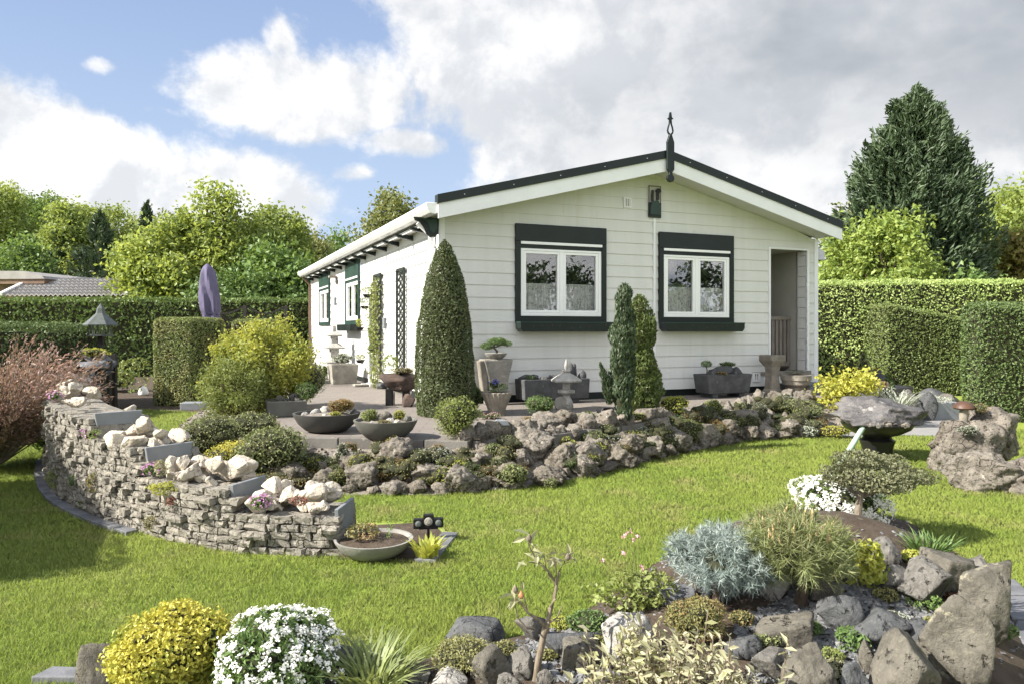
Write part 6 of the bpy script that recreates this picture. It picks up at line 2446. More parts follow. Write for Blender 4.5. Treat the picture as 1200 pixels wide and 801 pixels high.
# small lantern house in the rockery
q = hit(588, 521)
lh = empty('lantern_house', q, R(10))
tag(lh, 'small grey lantern house with a pale roof standing in the rockery', 'ornament')
g = MB()
g.box((-.05, -.045, 0), (.05, .045, .03))
g.box((-.035, -.035, .03), (.035, .035, .12))
g.build('body', M['slate'], lh, bevel=.004)
g = MB()
g.box((-.022, -.037, .05), (.022, -.034, .10))
g.build('window', M['upvc'], lh)
g = MB()
g.prism([(-.065, .12), (.065, .12), (.045, .165), (-.045, .165)], -.06, .06, 'y')
g.build('roof', M['trough'], lh, bevel=.004)
# second stone trough in front of the right window
tq = hw(4.23, -.42, TERR)
st = boxpot('rounded grey stone trough on feet below the right window', tq, .80, .36, .34, 'stone_dk', taper=.9, fill='soil', feet=True, bev=.05)
for (dx, w, h, m) in ((-.18, .22, .12, 'stone_dk'), (.04, .26, .18, 'stone_dk'), (.24, .24, .14, 'stone_dk'), (-.05, .16, .15, 'stone_dk')):
    rock('dark rock bedded in the rounded stone trough', hw(4.23 + dx, -.42, TERR + .30), w, h, m, sub=4, group='rocks in the rounded stone trough', name='slate_rock')
bush('cushion_plant', 'orange brown cushion at the front of the rounded stone trough', 'plant', hw(4.11, -.54, TERR + .31), .22, .08, 'orange', .015, 500, 5)
bush('cushion_plant', 'dark green cushion on the rocks of the rounded stone trough', 'plant', hw(4.30, -.42, TERR + .42), .3, .10, 'deepgreen', .02, 500, 5)
bz = empty('bonsai', hw(3.94, -.42, TERR + .3))
tag(bz, 'tiny pom pom bonsai at the left end of the rounded stone trough', 'bonsai')
g = MB()
g.tube([(0, 0, 0), (.01, 0, .1), (-.01, 0, .17)], [.01, .008, .006], 6)
g.build('trunk', M['bark'], bz)
rng = RNG()
P, N = lobe_points(rng, [(0, 0, .19, .08, .07, .05)], 500, .4, .2)
np_obj('foliage', leaf_verts(rng, P, N, .02, .01), [(quads(len(P)), 0)], [LF['deepgreen']], bz)
# hourglass pedestal and the round stone pot
g = MB()
hp = .60
prf = [(.155, 0), (.155, .05), (.12, .09), (.10, .30), (.12, .42), (.19, .50), (.20, .52), (.20, hp)]
g.lathe(prf, 4, ph=R(45))
o = g.build('pedestal', M['brownst'], None, hw(5.22, -.35, TERR), TH, bevel=.01)
tag(o, 'waisted pale stone pedestal standing left of the porch opening', 'pedestal')
rp = empty('stone_pot', hw(5.50, -.55, TERR), 0)
tag(rp, 'round banded stone pot on a block right of the waisted pedestal', 'planter')
g = MB()
g.lathe([(.16, 0), (.16, .12)], 4, ph=R(45) + TH)
g.build('foot', M['brownst'], rp, bevel=.01)
g = MB()
g.lathe([(.13, .118), (.20, .16), (.21, .22), (.225, .225), (.225, .30), (.20, .305), (.17, .29)], 28)
g.build('pot', M['brownst'], rp, smooth=True)
g = MB()
g.lathe([(.18, .28), (.1, .31), (.01, .315)], 20)
g.build('filling', M['soil'], rp)
bush('cushion_plant', 'dark creeping plant in the round banded stone pot', 'plant', hw(5.50, -.55, TERR + .29), .32, .09, 'cactus', .02, 400, 5, core=False)
g = MB()
g.lathe([(.09, 0), (.15, .05), (.17, .07), (.15, .07)], 20)
tag(g.build('bowl', M['rust'], None, hw(5.75, .10, .652), smooth=True), 'small dark bowl on the porch floor behind the stone pot', 'bowl')
# ------------------------------------------------------------------ right border
q = G(1028, 537)
di = empty('dish_planter', q)
tag(di, 'black pedestal dish on the lawn crowned by a flat grey boulder landscape', 'planter')
g = MB()
g.lathe([(.17, 0), (.175, .02), (.135, .05), (.15, .13), (.17, .19), (.14, .21), (.13, .235)], 28)
g.build('pedestal', M['black'], di, smooth=True)
g = MB()
g.lathe([(.13, .232), (.22, .26), (.31, .31), (.335, .345), (.345, .365), (.32, .368), (.29, .345)], 40)
g.build('bowl', M['black'], di, smooth=True)
V, F = rock_verts(RNG(), 5, 14, .10, .22, .35)
V = V * np.array([.45, .33, .19]) * (1 + .25 * (fbm(V * 4.2, 3) - .5))[:, None] + np.array([0, 0, .45])
V[:, 2] = np.maximum(V[:, 2], .352 + .03 * np.abs(V[:, 0]))
M['dishrock'] = mat('shiny_grey_rock', (.11, .105, .105), (.055, .052, .054), .45, 6, .8, 34, c3=(.25, .235, .225), spot=.6, spec=.5)
ob = np_obj('boulder_landscape', V, [(F, 0)], [M['dishrock']], di, smooth=True)
rgd = np.random.default_rng(21)
for i in range(9):
    rock('small pinkish stone along the front rim of the pedestal dish', (q.x - .18 + .4 * i / 8, q.y - .27 + .03 * rgd.normal(), .36), .07 + .04 * rgd.random(), .05, ['tufa3', 'boulder2', 'tufa2'][i % 3], sub=3, planes=9, group='small stones on the rim of the pedestal dish')
g = MB()
g.tube([G(984, 545) + Vector((0, 0, 0)), (G(984, 545) + (q + Vector((-.22, -.20, .37)) - G(984, 545)) * 1.0)], .026, 10)
tag(g.build('pole', M['pole'], smooth=True), 'pale green pole leaning against the black pedestal dish', 'pole')


def Yp(x, Y, z=0.0):
    return Vector(((x - 600) / FPX * Y, Y, z))


q = Yp(992, 10.4)
broadleaf('small bright yellow leaved bush behind the boulder dish', q, .72, .70, 'yellowlime', n=1500, leaf=.06, k=12, trunk_h=.42, d=.6, name='yellow_bush', cat='shrub', bark='barkgrey')
for (x, Y, w, h, lab, l) in ((972, 12.6, .22, .55, 'dwarf conifer nearest the bungalow corner', 'juniper'), (986, 13.2, .30, .62, 'dwarf conifer second from the bungalow corner', 'conifer'), (1012, 13.0, .30, .95, 'tallest slim dwarf conifer in the right border', 'mugo'), (1041, 12.2, .20, .62, 'small dark dwarf cone in front of the sloping hedge', 'hedgedk'), (998, 13.4, .3, .8, 'yellowish dwarf conifer beside the tallest one', 'goldthuja')):
    revolve('dwarf_conifer', lab, 'tree', Yp(x, Y), [(w * .42, 0), (w * .5, h * .3), (w * .4, h * .65), (w * .2, h * .88), (.004, h)], l, .04, 1500, wob=.03)
for i, (x, y, w, h, m, lab) in enumerate(((1012, 470, 46, 24, 'stone_dk', 'dark rock behind the yellow leaved bush'), (1030, 452, 30, 24, 'boulder3', 'slate blue rock below the heather cushion'), (1062, 474, 40, 22, 'boulder2', 'grey rock beside the silver plant'), (1092, 466, 46, 16, 'stone_dk', 'flat dark rock behind the grey trough'), (1112, 470, 30, 14, 'boulder2', 'grey rock at the right end of the grey trough'), (985, 462, 40, 18, 'stone_dk', 'dark rock near the porch step'), (1085, 474, 30, 20, 'boulder3', 'blue grey rock on the grey trough'))):
    b = G(x, y + 18)
    rock(lab, b, px(w, b), px(h + 14, b), m, sub=4, rough=.08)
b = Yp(1030, 11.4, .40)
bush('heather', 'pink brown heather cushion on the slate blue rock', 'plant', b, .32, .16, 'pink', .018, 700, 6)
b = Yp(1052, 10.2, .18)
blades('allium', 'silver green clump with drooping flower heads behind the boulder dish', 'plant', b, .55, .42, 'grey', 110, .012, arch=.9)
bush('cushion_plant', 'grey leaved bush around the drooping clump', 'shrub', Yp(1042, 10.7), .7, .52, 'grey', .035, 900, 9)
q = G(1097, 491)
boxpot('pale grey rectangular trough beside the path', (q.x, q.y, 0), .60, .34, .26, 'trough', rz=R(9), taper=.97)
bush('cushion_plant', 'low grey green plants in the pale grey trough', 'plant', (q.x, q.y, .23), .5, .13, 'grey', .03, 500, 8, core=False)
q = G(1124, 487)
g = MB()
g.box((-.1, -.1, 0), (.1, .1, .22))
tag(g.build('block', M['trough'], None, q, R(5), bevel=.01), 'grey block between the grey trough and the big hedge', 'block')

# rock heap at the right edge
heap = []
for (x, y, w, h, m, lab) in ((1150, 572, 82, 50, 'tufa3', 'big pinkish front rock of the right rock heap'), (1196, 574, 90, 46, 'tufa2', 'big grey front rock cut by the right picture edge'), (1172, 552, 84, 58, 'tufa2', 'broad grey middle rock of the right rock heap'), (1130, 556, 46, 34, 'tufa3', 'left shoulder rock of the right rock heap'), (1198, 540, 70, 56, 'tufa2', 'topmost rock of the right rock heap'), (1150, 540, 54, 36, 'tufa1', 'rock below the mushroom ornament'), (1118, 558, 20, 14, 'paleblock', 'small pale pebble at the left end of the right rock heap'), (1180, 576, 30, 16, 'tufa1', 'small brown rock at the foot of the right rock heap'), (1108, 553, 22, 12, 'boulder3', 'flat dark stone at the left tip of the right rock heap')):
    up = {540: .24, 552: .12, 556: .06}.get(y, 0)
    b = G(x, max(y, 560) if up else y)
    if up:
        b = b + Vector((0, .25 + up, up - .05))
    heap.append(rock(lab, b, px(w, b) * .9, px(h, b) * .92, m, sub=5, planes=15, rough=.12, tufa=.3, sink=.3))
for (x, z, dy, l, lab) in ((1128, .10, .1, 'moss', 'mossy cushion on the left shoulder of the right rock heap'), (1190, .36, .5, 'heath', 'yellow brown cushion high on the right rock heap'), (1160, .30, .3, 'grey', 'grey saxifrage on top of the right rock heap'), (1185, .14, .1, 'moss', 'mossy pad low on the right rock heap')):
    p_ = G(x, 565)
    z = max([.02] + [float(o.location.z + v.co.z) for o in heap for v in o.data.vertices if math.hypot(o.location.x + v.co.x - p_.x, o.location.y + v.co.y - p_.y - dy) < .07]) - .02
    bush('cushion_plant', lab, 'plant', (p_.x, p_.y + dy, z), .22, .10, l, .012, 700, 6)
p_ = G(1149, 560)
mx_, my_ = p_.x + .03, p_.y + .30
mz_ = max([.2] + [float((o.location.z + v.co.z)) for o in heap for v in o.data.vertices if math.hypot(o.location.x + v.co.x - mx_, o.location.y + v.co.y - my_) < .07])
mu = empty('mushroom_ornament', (mx_, my_, mz_ + .0))
mu.scale = (.78, .78, .72)
tag(mu, 'brown capped garden mushroom ornament on the right rock heap', 'ornament')
g = MB()
g.lathe([(.045, -.06), (.05, .05), (.042, .12), (.045, .15)], 16)
g.build('stem', M['brownst'], mu, smooth=True)
g = MB()
g.lathe([(.04, .14), (.10, .135), (.118, .15), (.11, .18), (.08, .215), (.04, .235), (.005, .24)], 24)
g.build('cap', M['mushroom'], mu, smooth=True)

# ------------------------------------------------------------------ stone stack and bird table on the left
bt = empty('bird_table', Yp(118, 13.2), R(15))
bt.scale = (.76, .76, .985)
tag(bt, 'verdigris bird table lantern on a dark post beside the low hedge', 'bird table')
g = MB()
g.box((-.05, -.05, 0), (.05, .05, 1.22))
g.build('post', M['timber'], bt)
g = MB()
g.lathe([(.27, 1.22), (.27, 1.25)], 6)
g.build('floor', M['copper'], bt)
for i in range(6):
    a = i * math.pi / 3
    g = MB()
    g.tube([(.22 * math.cos(a), .22 * math.sin(a), 1.25), (.22 * math.cos(a), .22 * math.sin(a), 1.42)], .016, 6)
    g.build('corner_post', M['copper'], bt)
g = MB()
g.lathe([(.37, 1.40), (.375, 1.42), (.12, 1.60), (.10, 1.62), (.085, 1.70), (.03, 1.76), (.005, 1.80)], 6)
g.build('roof', M['copper'], bt)
rgs = np.random.default_rng(31)
zz = [0.0] * 3
for i in range(13):
    t = i / 12
    b = Yp(80 + 42 * t + rgs.normal() * 4, 9.6 + 3.0 * t, 0)
    rock('grey slate slab piled in the stone stack beside the low hedge', (b.x - .1 * rgs.random(), b.y, .18 + .60 * t * (1 - .2 * rgs.random()) + .08 * (i % 3)), .5, .09 + .06 * rgs.random(), ['boulder3', 'stone_dk', 'slate'][i % 3], d=.5, sub=4, planes=12, chop=.5, sink=.2, tilt=(rgs.normal() * .15, .15 + rgs.normal() * .15), group='slabs of the stone stack', name='stacked_slate')
for i in range(5):
    b = Yp(104 + 7 * i, 10.6 + .55 * i, 0)
    g = MB()
    g.box((-.06, -.06, 0), (.06, .06, .55 + .09 * i))
    tag(g.build('timber_post', M['timber'], None, b, R(10)), 'black timber post holding up the stone stack', 'post', 'timber posts of the stone stack')
b = Yp(62, 9.2)
rock('large pale tilted boulder between the pink shrub and the stone stack', b, .62, .80, 'boulder', d=.5, sub=5, planes=10, chop=.45, rough=.08, tilt=(0, .35))
b = Yp(84, 8.9)
rock('long pale grey boulder at the foot of the tilted boulder', b, .6, .30, 'boulder2', d=.4, sub=5, planes=10, chop=.4)
bush('shrub', 'fresh green leafy shrub in the shade below the bird table', 'shrub', Yp(158, 15.2), .75, .85, 'box', .08, 500, 9, core=False)
bush('cushion_plant', 'green tuft on top of the stone stack', 'plant', Yp(113, 12.3, .84), .5, .2, 'lime', .04, 500, 7)
bush('shrub', 'dark low plants beyond the lawn below the far hedge', 'shrub', Yp(135, 16.2), 1.2, .5, 'deepgreen', .06, 900, 9)
bush('shrub', 'dark green ground shrub between the pink shrub and the boulders', 'shrub', Yp(52, 8.2), .5, .35, 'deepgreen', .04, 900, 8)
b = G(168, 462)
g = MB()
g.lathe([(.09, 0), (.1, .05), (.07, .13), (.02, .17)], 16)
tag(g.build('path_lamp', M['upvc'], None, b, smooth=True), 'small pale round ornament on the grass left of the standing yew block', 'ornament')
g = MB()
q = G(236, 479)
g.box((-.3, -.14, 0), (.3, .14, .12))
tag(g.build('stone_block', M['trough'], None, q, R(8), bevel=.01), 'low grey block between the two clipped blocks', 'block')

# ------------------------------------------------------------------ the bed in the foreground
def fb(x, y):
    return hit(x, min(y, 900), 1.6)


FR = [
    (1153, 750, 58, 96, 'boulder', 'tall grey upright boulder at the right end of the foreground bed', 0.5, (0, .12)),
    (1122, 796, 86, 98, 'boulder', 'big mossy brown boulder leaning left in the lower right', .55, (.12, -.25)),
    (1062, 822, 84, 82, 'boulder', 'squat brown boulder with a rounded top at the bottom edge', .35, (0, 0)),
    (1078, 700, 70, 46, 'boulder2', 'pale grey angular slab among the right rocks', .5, (.25, .2)),
    (1112, 690, 62, 42, 'boulder', 'rounded brown rock behind the angular slab', .35, (0, 0)),
    (1140, 690, 50, 40, 'boulder2', 'grey rock at the lawn edge behind the upright boulder', .35, (0, 0)),
    (1037, 664, 36, 34, 'boulder2', 'grey rock right of the leafy perennial', .4, (0, .2)),
    (1050, 690, 50, 30, 'boulder2', 'flat grey rock below the lime cushion', .4, (.1, 0)),
    (1030, 755, 76, 40, 'boulder3', 'flat dark rock in the shade below the pine', .35, (0, 0)),
    (985, 738, 60, 44, 'boulder3', 'dark rock under the right side of the pine', .35, (0, 0)),
    (920, 752, 70, 36, 'boulder', 'dark brown rock under the left side of the pine', .35, (0, 0)),
    (908, 700, 38, 42, 'paleblock', 'pale rock between the blue spruce and the pine', .35, (0, 0)),
    (948, 815, 66, 62, 'boulder', 'brown grooved boulder at the bottom edge', .35, (0, .1)),
    (898, 790, 56, 30, 'boulder2', 'grey brown flat rock behind the silver shrub', .35, (0, 0)),
    (1019, 792, 26, 42, 'boulder', 'small pale brown upright stone', .35, (0, 0)),
    (1000, 815, 40, 40, 'boulder3', 'blue grey stone at the bottom edge between two boulders', .35, (0, 0)),
    (737, 772, 62, 56, 'paleblock', 'white grey block of stone behind the silver shrub', .25, (0, 0)),
    (577, 800, 54, 44, 'boulder', 'brown rounded rock left of the bare bush', .3, (0, 0)),
    (556, 760, 74, 32, 'boulder3', 'low blue grey rock on the lawn edge', .3, (0, 0)),
    (612, 795, 34, 36, 'boulder2', 'grey rock touching the bare bush', .4, (0, 0)),
    (623, 752, 40, 32, 'boulder2', 'grey slab stone behind the bare bush', .45, (0, 0)),
    (664, 765, 66, 26, 'boulder3', 'dark flat rock right of the bare bush', .35, (0, 0)),
    (682, 780, 52, 32, 'boulder', 'smooth brown rock right of the dark flat rock', .25, (0, .1)),
    (712, 784, 26, 20, 'boulder2', 'small grey stone left of the white block', .3, (0, 0)),
    (528, 808, 42, 24, 'paleblock', 'small pale rock at the bottom edge left of the brown rock', .35, (0, 0)),
    (598, 812, 36, 24, 'boulder2', 'small grey rock at the bottom edge', .35, (0, 0)),
    (790, 705, 60, 20, 'slate', 'flat slate slab below the blue spruce', .3, (0, 0)),
    (840, 700, 46, 24, 'boulder3', 'grey rock in the shade of the blue spruce', .3, (0, 0)),
    (765, 690, 34, 20, 'boulder2', 'small grey rock on the lawn edge near the columbine', .3, (0, 0)),
    (415, 786, 66, 30, 'boulder2', 'pale grey rock behind the strap leaved clump', .3, (0, 0)),
    (118, 812, 60, 62, 'boulder', 'brown boulder left of the golden bush', .3, (0, -.4)),
    (1172, 725, 30, 26, 'boulder', 'brown stone between the upright boulder and the edging', .3, (0, 0)),
    (870, 770, 44, 26, 'boulder3', 'dark stone right of the heather mound', .3, (0, 0)),
    (965, 700, 44, 24, 'boulder', 'brown stone at the foot of the pine stem', .3, (0, 0)),
    (1080, 760, 50, 34, 'boulder3', 'bluish rock left of the mossy boulder', .3, (0, 0)),
    (640, 800, 26, 16, 'boulder2', 'flat pebble at the foot of the bare bush', .3, (0, 0)),
    (480, 800, 50, 20, 'boulder2', 'low stone in the strap leaved clump', .3, (0, 0)),
]
for (x, y, w, h, m, lab, ch, tl) in FR:
    b = fb(x, y)
    rock(lab, b, px(w, b), px(h, b), m, d=px(w, b) * .8, sub=5, planes=10, chop=min(.62, ch + .14), rough=.12, name='boulder', sink=.3, tilt=tl, rot=float(RNG().random() * .6 - .3), smooth=True)
chips('slate_chippings', [(v.x, v.y) for v in (fb(560, 800), fb(700, 805), fb(770, 790), fb(715, 740), fb(640, 740), fb(600, 760))], 700, .011, SLATECHIP, label='grey slate chippings around the bare bush')
chips('slate_chippings', [(v.x, v.y) for v in (fb(880, 801), fb(1000, 801), fb(1150, 790), fb(1110, 720), fb(1040, 690), fb(940, 690), fb(860, 730))], 3000, .012, SLATECHIP, label='grey slate chippings between the large boulders')
chips('slate_chippings', FB, 1400, .007, SLATECHIP, label='fine pale grit scattered over the foreground bed')
# edging slabs on the right and bottom left
for (a, lab) in ((((1166, 800), (1215, 800), (1215, 735), (1192, 735)), 'nearest grey edging slab at the right picture edge'), (((1186, 733), (1215, 733), (1215, 706), (1172, 706)), 'middle grey edging slab at the right picture edge'), (((1168, 704), (1208, 704), (1190, 686), (1160, 684)), 'farthest grey edging slab beside the upright boulder'), (((36, 803), (120, 803), (112, 792), (62, 790)), 'grey edging slab at the bottom left corner'), (((395, 782), (440, 784), (452, 774), (402, 772)), 'grey edging slab behind the strap leaved clump')):
    g = MB()
    g.prism([(G(*p).x, G(*p).y) for p in a], 0, .035, 'z')
    tag(g.build('edging_stone', M['slate'], None, bevel=.005), lab, 'slab', 'edging slabs of the foreground bed')


def fbush(name, label, cat, x, y, w, h, l, leaf, n, k=9, **kw):
    p = fb(x, y)
    return bush(name, label, cat, p, px(w, p), px(h, p), l, leaf, n, k, **kw)


fbush('golden_bush', 'bright golden yellow dome shaped bush at the bottom left', 'shrub', 203, 822, 146, 114, 'yellow', .017, 27000, 22, ar=.6, lump=.42, small=.5)
p = fb(322, 822)
flower_dome('white flowering candytuft right of the golden bush', p, px(158, p), px(112, p), 'deepgreen', 'petalw', 480, .66, .026, nl=8000, head=.016, petals=16, psize=.010, flat=.25)
p = Vector((2.17, 5.06, .02))
flower_dome('white flowering candytuft behind the small topiary tree', p, px(122, p), px(58, p), 'deepgreen', 'petalw', 800, .92, .03, nl=2500, head=.022, petals=14, psize=.014)
p = fb(435, 812)
blades('strap_leaved_plant', 'strap leaved pale edged clump right of the white candytuft', 'plant', p, px(125, p), px(68, p), 'grassy', 200, .007, arch=.8)
fbush('creeping_thyme', 'low creeping thyme mat over the rocks by the lawn', 'plant', 548, 785, 90, 34, 'thyme', .010, 6000, 16, d=.3)
fbush('creeping_plant', 'bright green creeping plant right of the bare bush', 'plant', 690, 742, 56, 26, 'deepgreen', .014, 1500, 10)
fbush('creeping_plant', 'lime creeping plant behind the bare bush', 'plant', 660, 738, 34, 16, 'lime', .012, 600, 8)
p = fb(842, 712)
needle_clump('blue_spruce', 'dwarf blue spruce in the foreground bed', 'conifer', p, px(128, p), px(98, p), 'blue', .036, 760, 44, k=12, stem=.05, thick=.045, tipup=.2)
p = fb(940, 712)
needle_clump('mountain_pine', 'green mountain pine with pale candles in the foreground bed', 'conifer', p, px(142, p), px(110, p), 'mugo', .055, 560, 44, k=11, stem=.09, cand=44, thick=.035, tipup=.7)
fbush('heather', 'rounded russet green heather mound below the blue spruce', 'plant', 818, 756, 82, 56, 'heath', .013, 6500, 9, ar=.35)
fbush('perennial', 'fresh green leafy perennial right of the pine', 'plant', 1012, 692, 54, 62, 'lime', .028, 900, 10, core=False, ar=.75)
fbush('cushion_plant', 'lime green cushion above the flat grey rock', 'plant', 1070, 660, 36, 14, 'lime', .018, 700, 8)
p = fb(1090, 656)
blades('grass_tuft', 'dark grassy tuft on the lawn edge behind the rounded brown rock', 'plant', p, px(62, p), px(40, p), 'deepgreen', 150, .006, arch=.7)
fbush('creeping_plant', 'russet creeper between the rounded brown rock and the upright boulder', 'plant', 1125, 705, 40, 14, 'sedum', .012, 600, 8)
fbush('cushion_plant', 'small bright green plant among slates below the pine', 'plant', 998, 764, 46, 28, 'deepgreen', .022, 500, 8, core=False)
fbush('cushion_plant', 'variegated small plant at the bottom edge', 'plant', 980, 806, 34, 34, 'varieg', .016, 900, 8)
fbush('cushion_plant', 'small green tuft in the slates left of the mossy boulder', 'plant', 1085, 718, 44, 24, 'mid', .016, 500, 8, core=False)
fbush('cushion_plant', 'blue green leaf rosette beside the right edging slab', 'plant', 1178, 752, 30, 24, 'deepgreen', .026, 160, 6, core=False)
for (x, y, w, h, l, lab) in ((900, 765, 40, 22, 'mugo', 'olive tuft between the dark stones below the pine'), (950, 745, 36, 18, 'deepgreen', 'low dark green mat in the slates below the pine'), (1050, 735, 34, 18, 'grey', 'silver tuft in the slates left of the mossy boulder'), (1040, 705, 34, 16, 'thyme', 'thyme mat between the grey slab and the dark rock'), (870, 735, 34, 20, 'heath', 'russet tuft right of the heather mound'), (700, 760, 34, 16, 'moss', 'moss pad left of the white grey block'), (640, 775, 30, 14, 'thyme', 'thyme mat beside the bare bush'), (1098, 740, 36, 18, 'moss', 'moss pad on the left shoulder of the mossy boulder'), (590, 770, 40, 18, 'thyme', 'thyme mat between the brown rock and the bare bush'), (975, 778, 30, 18, 'box', 'small green tuft left of the pale brown upright stone')):
    fbush('cushion_plant', lab, 'plant', x, y, w, h, l, .011, 900, 9)
# the small clipped tree
p = Vector((2.12, 4.68, float(H(2.12, 4.68))))
tp_ = empty('topiary_tree', p)
tag(tp_, 'small cloud pruned tree with a flat variegated crown on a bare stem', 'tree')
U = px(1, p)
g = MB()
limb(g, (0, 0, -.03), (.02, 0, 52 * U), .026, .02, RNG(), 8, 4, .04)
for k, (x, z) in enumerate(((-.12, 62), (.10, 66), (.28, 56), (.03, 80))):
    limb(g, (.02, 0, 40 * U), (x, .0, z * U), .015, .006, RNG(), 6, 3, .08)
g.build('trunk', M['barkgrey'], tp_, smooth=True)
rng = RNG()
lob = [(20 * U, 0, 66 * U, 50 * U, 44 * U, 15 * U), (2 * U, 0, 84 * U, 30 * U, 30 * U, 11 * U), (60 * U, .02, 62 * U, 34 * U, 28 * U, 9 * U), (-20 * U, 0, 66 * U, 24 * U, 24 * U, 11 * U), (20 * U, -.1, 60 * U, 36 * U, 30 * U, 11 * U), (34 * U, .1, 76 * U, 36 * U, 30 * U, 10 * U)]
P, N = lobe_points(rng, lob, 11000, .35, .4)
np_obj('crown', leaf_verts(rng, P, N, .02, .011), [(quads(len(P)), 0)], [LF['cloud']], tp_)
# bare rhododendron
p = fb(628, 800)
rb = empty('bare_bush', p)
tag(rb, 'almost bare young rhododendron with a few pale leaves and buds', 'shrub')
U = px(1, p)


def pt(x, y, d=0.0):
    return ((x - 628) * U, d, (800 - y) * U)


M['stem'] = mat('tan_stem', (.20, .165, .125), (.12, .095, .07), .8, 20, .3, 60, stretch=(3, 3, .5))
g = MB()
g.tube([pt(626, 806), pt(632, 770), pt(637, 745), pt(641, 732)], [0.0129, 0.0116, 0.0109, 0.0116], 10)
g.tube([pt(641, 734), pt(646, 715, .02), pt(650, 705, .03), pt(653, 690, .03), pt(643, 672, .02), pt(630, 660, .02), pt(622, 645, 0), pt(617, 630, 0)], [0.0095, 0.0082, 0.0068, 0.0054, 0.0041, 0.0034, 0.0027, 0.0020], 7)
g.tube([pt(653, 692, .03), pt(656, 676, .05), pt(664, 662, .05), pt(668, 655, .05)], [0.0048, 0.0034, 0.0027, 0.0020], 6)
g.tube([pt(652, 690, .03), pt(652, 672, .0), pt(650, 660, -.02), pt(648, 652, -.02)], [0.0034, 0.0027, 0.0020, 0.0017], 6)
g.tube([pt(645, 680, .02), pt(640, 668, .03), pt(638, 652, .03)], [0.0027, 0.0020, 0.0017], 6)
g.tube([pt(640, 736), pt(630, 722, -.03), pt(618, 712, -.05), pt(612, 702, -.05), pt(603, 695, -.05)], [0.0075, 0.0054, 0.0041, 0.0034, 0.0020], 7)
g.tube([pt(627, 738), pt(616, 728, -.06), pt(606, 716, -.06), pt(603, 700, -.06)], [0.0034, 0.0034, 0.0027, 0.0020], 6)
g.tube([pt(618, 712, -.05), pt(616, 702, -.04), pt(612, 692, -.04)], [0.0034, 0.0027, 0.0020], 6)
g.tube([pt(641, 732), pt(652, 722, -.02), pt(658, 708, -.02)], [0.0034, 0.0027, 0.0014], 6)
g.build('stems', M['stem'], rb, smooth=True)
rng = RNG()
P, A = [], []
for (x, y, d, n) in ((617, 630, 0, 5), (622, 640, 0, 4), (630, 655, .02, 3), (603, 695, -.05, 7), (612, 692, -.04, 6), (668, 655, .05, 7), (660, 662, .05, 4), (648, 652, -.02, 3), (640, 652, .03, 4), (618, 660, 0, 3)):
    for _ in range(n):
        dd = rng.normal(size=3) * np.array([1, 1, .6]) + np.array([0, 0, -.3])
        dd /= np.linalg.norm(dd)
        P.append(np.array(pt(x, y, d)) + dd * .025)
        A.append(dd)
P, A = np.array(P), np.array(A)
np_obj('leaves', leaf_verts(rng, P, np.tile([0, -.4, 1.0], (len(P), 1)), .05, .017, axis=A, axis_w=.95), [(quads(len(P)), 0)], [LF['varieg']], rb)['kind'] = 'stuff'
M['bud'] = mat('peach_bud', (.65, .26, .13), (.55, .20, .10), .5, 10)
for (x, y, d, mm) in ((610, 690, -.05, 'bud'), (666, 655, .03, 'barkgrey'), (604, 684, -.05, 'barkgrey'), (620, 630, 0, 'barkgrey')):
    g = MB()
    g.lathe([(.003, -.012), (.009, -.004), (.009, .004), (.003, .013)], 10)
    o = g.build('bud', M[mm], rb, smooth=True)
    o.location = pt(x, y, d - .015)
# columbine
p = fb(742, 716)
cb = empty('columbine', p)
tag(cb, 'tall thin columbine with pink buds on the lawn edge', 'flowering plant')
U = px(1, p)
rng = RNG()
L = [(0, 0, .05, .12, .1, .05), (.08, .05, .06, .09, .08, .05), (-.12, 0, .08, .1, .08, .05), (.02, 0, .13, .13, .1, .05)]
P, N = lobe_points(rng, L, 650, .6, .3)
np_obj('leaves', leaf_verts(rng, P, N, .024, .018, .5, .8), [(quads(len(P)), 0)], [LF['box']], cb)
g = MB()
P2 = []
for (x, y) in ((738, 612), (742, 622), (748, 618), (732, 618), (707, 650), (752, 660), (730, 640)):
    top = np.array([(x - 742) * U, .0, (716 - y) * U * .9])
    g.tube([(0, 0, 0), tuple(top * .5 + np.array([.01, 0, .02])), tuple(top)], [.0025, .002, .0015], 5)
    P2.append(top)
g.build('stalks', LF['box'], cb)
P2 = np.repeat(np.array(P2), 7, 0) + rng.normal(size=(49, 3)) * .005
np_obj('buds', leaf_verts(rng, P2, rdir(rng, 49), .014, .010), [(quads(49), 0)], [LF['petalpink']], cb)['kind'] = 'stuff'
fbush('perennial', 'loose greenery around the columbine on the lawn edge', 'plant', 765, 710, 80, 40, 'box', .02, 900, 9, core=False)
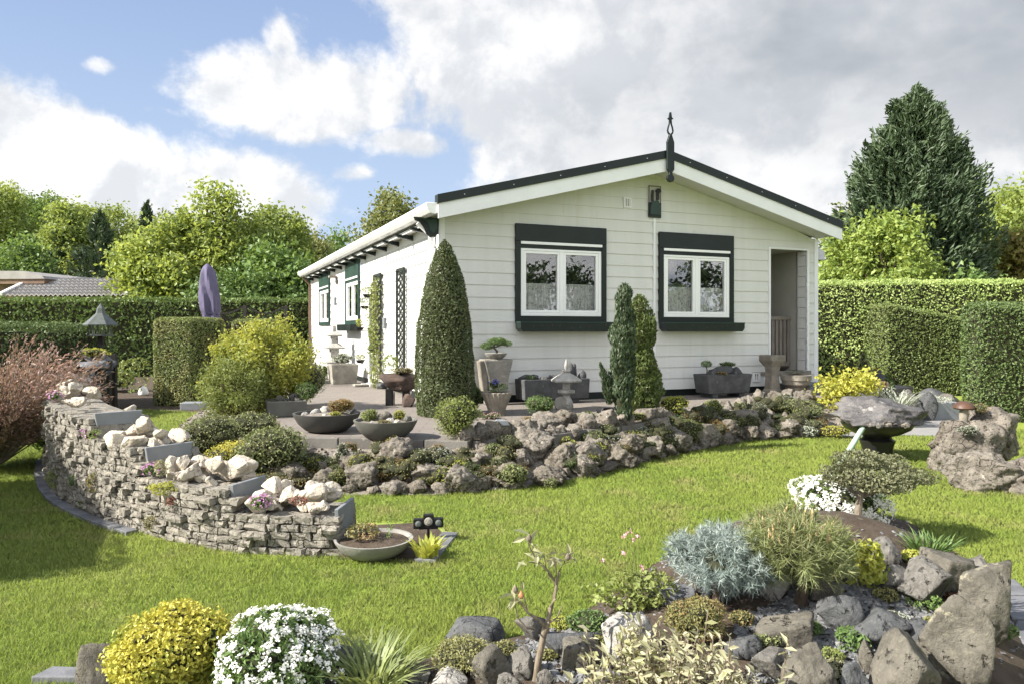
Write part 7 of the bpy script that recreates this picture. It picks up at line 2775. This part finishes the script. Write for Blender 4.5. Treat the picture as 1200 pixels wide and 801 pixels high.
# silver leaved shrub at the bottom edge
p = G(785, 872)
sv = empty('silver_shrub', (p.x, p.y, .0))
tag(sv, 'silver leaved shrub with upright shoots at the bottom edge', 'shrub')
rng = RNG()
g = MB()
P, A = [], []
for i in range(135):
    x = rng.normal() * .21
    x = max(-.48, min(.42, x))
    y = rng.normal() * .10
    hgt = .27 + .07 * rng.random() - .10 * (x + .05) ** 2 / .1
    if i < 4:
        x, y, hgt = (.10, .02, .42) if i == 0 else (-.26 + .24 * i, .03, .33)
    lean = np.array([rng.normal() * .05 + .12 * x, rng.normal() * .04, hgt])
    b_ = np.array([x * .75, y, 0])
    t_ = b_ + lean
    g.tube([tuple(b_), tuple(b_ + lean * .55 + rng.normal(size=3) * .008), tuple(t_)], [.004, .003, .002], 5)
    for k in range(13):
        t = .35 + .65 * k / 12
        q_ = b_ + lean * t
        a = k * 2.4 + rng.random()
        dd = np.array([math.cos(a), math.sin(a), .55 + .9 * (t > .92)])
        dd /= np.linalg.norm(dd)
        P.append(q_ + dd * .018)
        A.append(dd)
P, A = np.array(P), np.array(A)
g.build('stems', M['stem'], sv)
np_obj('leaves', leaf_verts(rng, P, A * .3 + np.array([0, -.2, 1.0]), .04, .015, 1.0, .2, axis=A, axis_w=.95), [(quads(len(P)), 0)], [LF['silver']], sv)
p = G(1150, 855)
bush('shrub', 'yellow green low leaves at the bottom right corner', 'shrub', (p.x, p.y, -.02), .40, .13, 'lime', .03, 900, 10, core=False)

# ------------------------------------------------------------------ labels that several things share: tell them apart by their order from the left
def ordinals():
    names = ['leftmost', 'second', 'third', 'fourth', 'fifth', 'sixth', 'seventh', 'eighth', 'ninth', 'tenth', 'eleventh', 'twelfth', 'thirteenth', 'fourteenth', 'fifteenth', 'sixteenth', 'seventeenth', 'eighteenth']
    by = {}
    for o in SC.objects:
        if o.parent is None and o.get('label'):
            by.setdefault(o['label'], []).append(o)
    for lab, os_ in by.items():
        if len(os_) < 2:
            continue
        os_.sort(key=lambda o: o.location.x / max(o.location.y, .1))
        n = len(os_)
        for i, o in enumerate(os_):
            if i == 0:
                w = 'left one' if n == 2 else 'leftmost'
            elif i == n - 1:
                w = 'right one' if n == 2 else 'rightmost'
            else:
                w = names[min(i, 17)] + ' from left'
            o['label'] = lab + ', ' + w


ordinals()
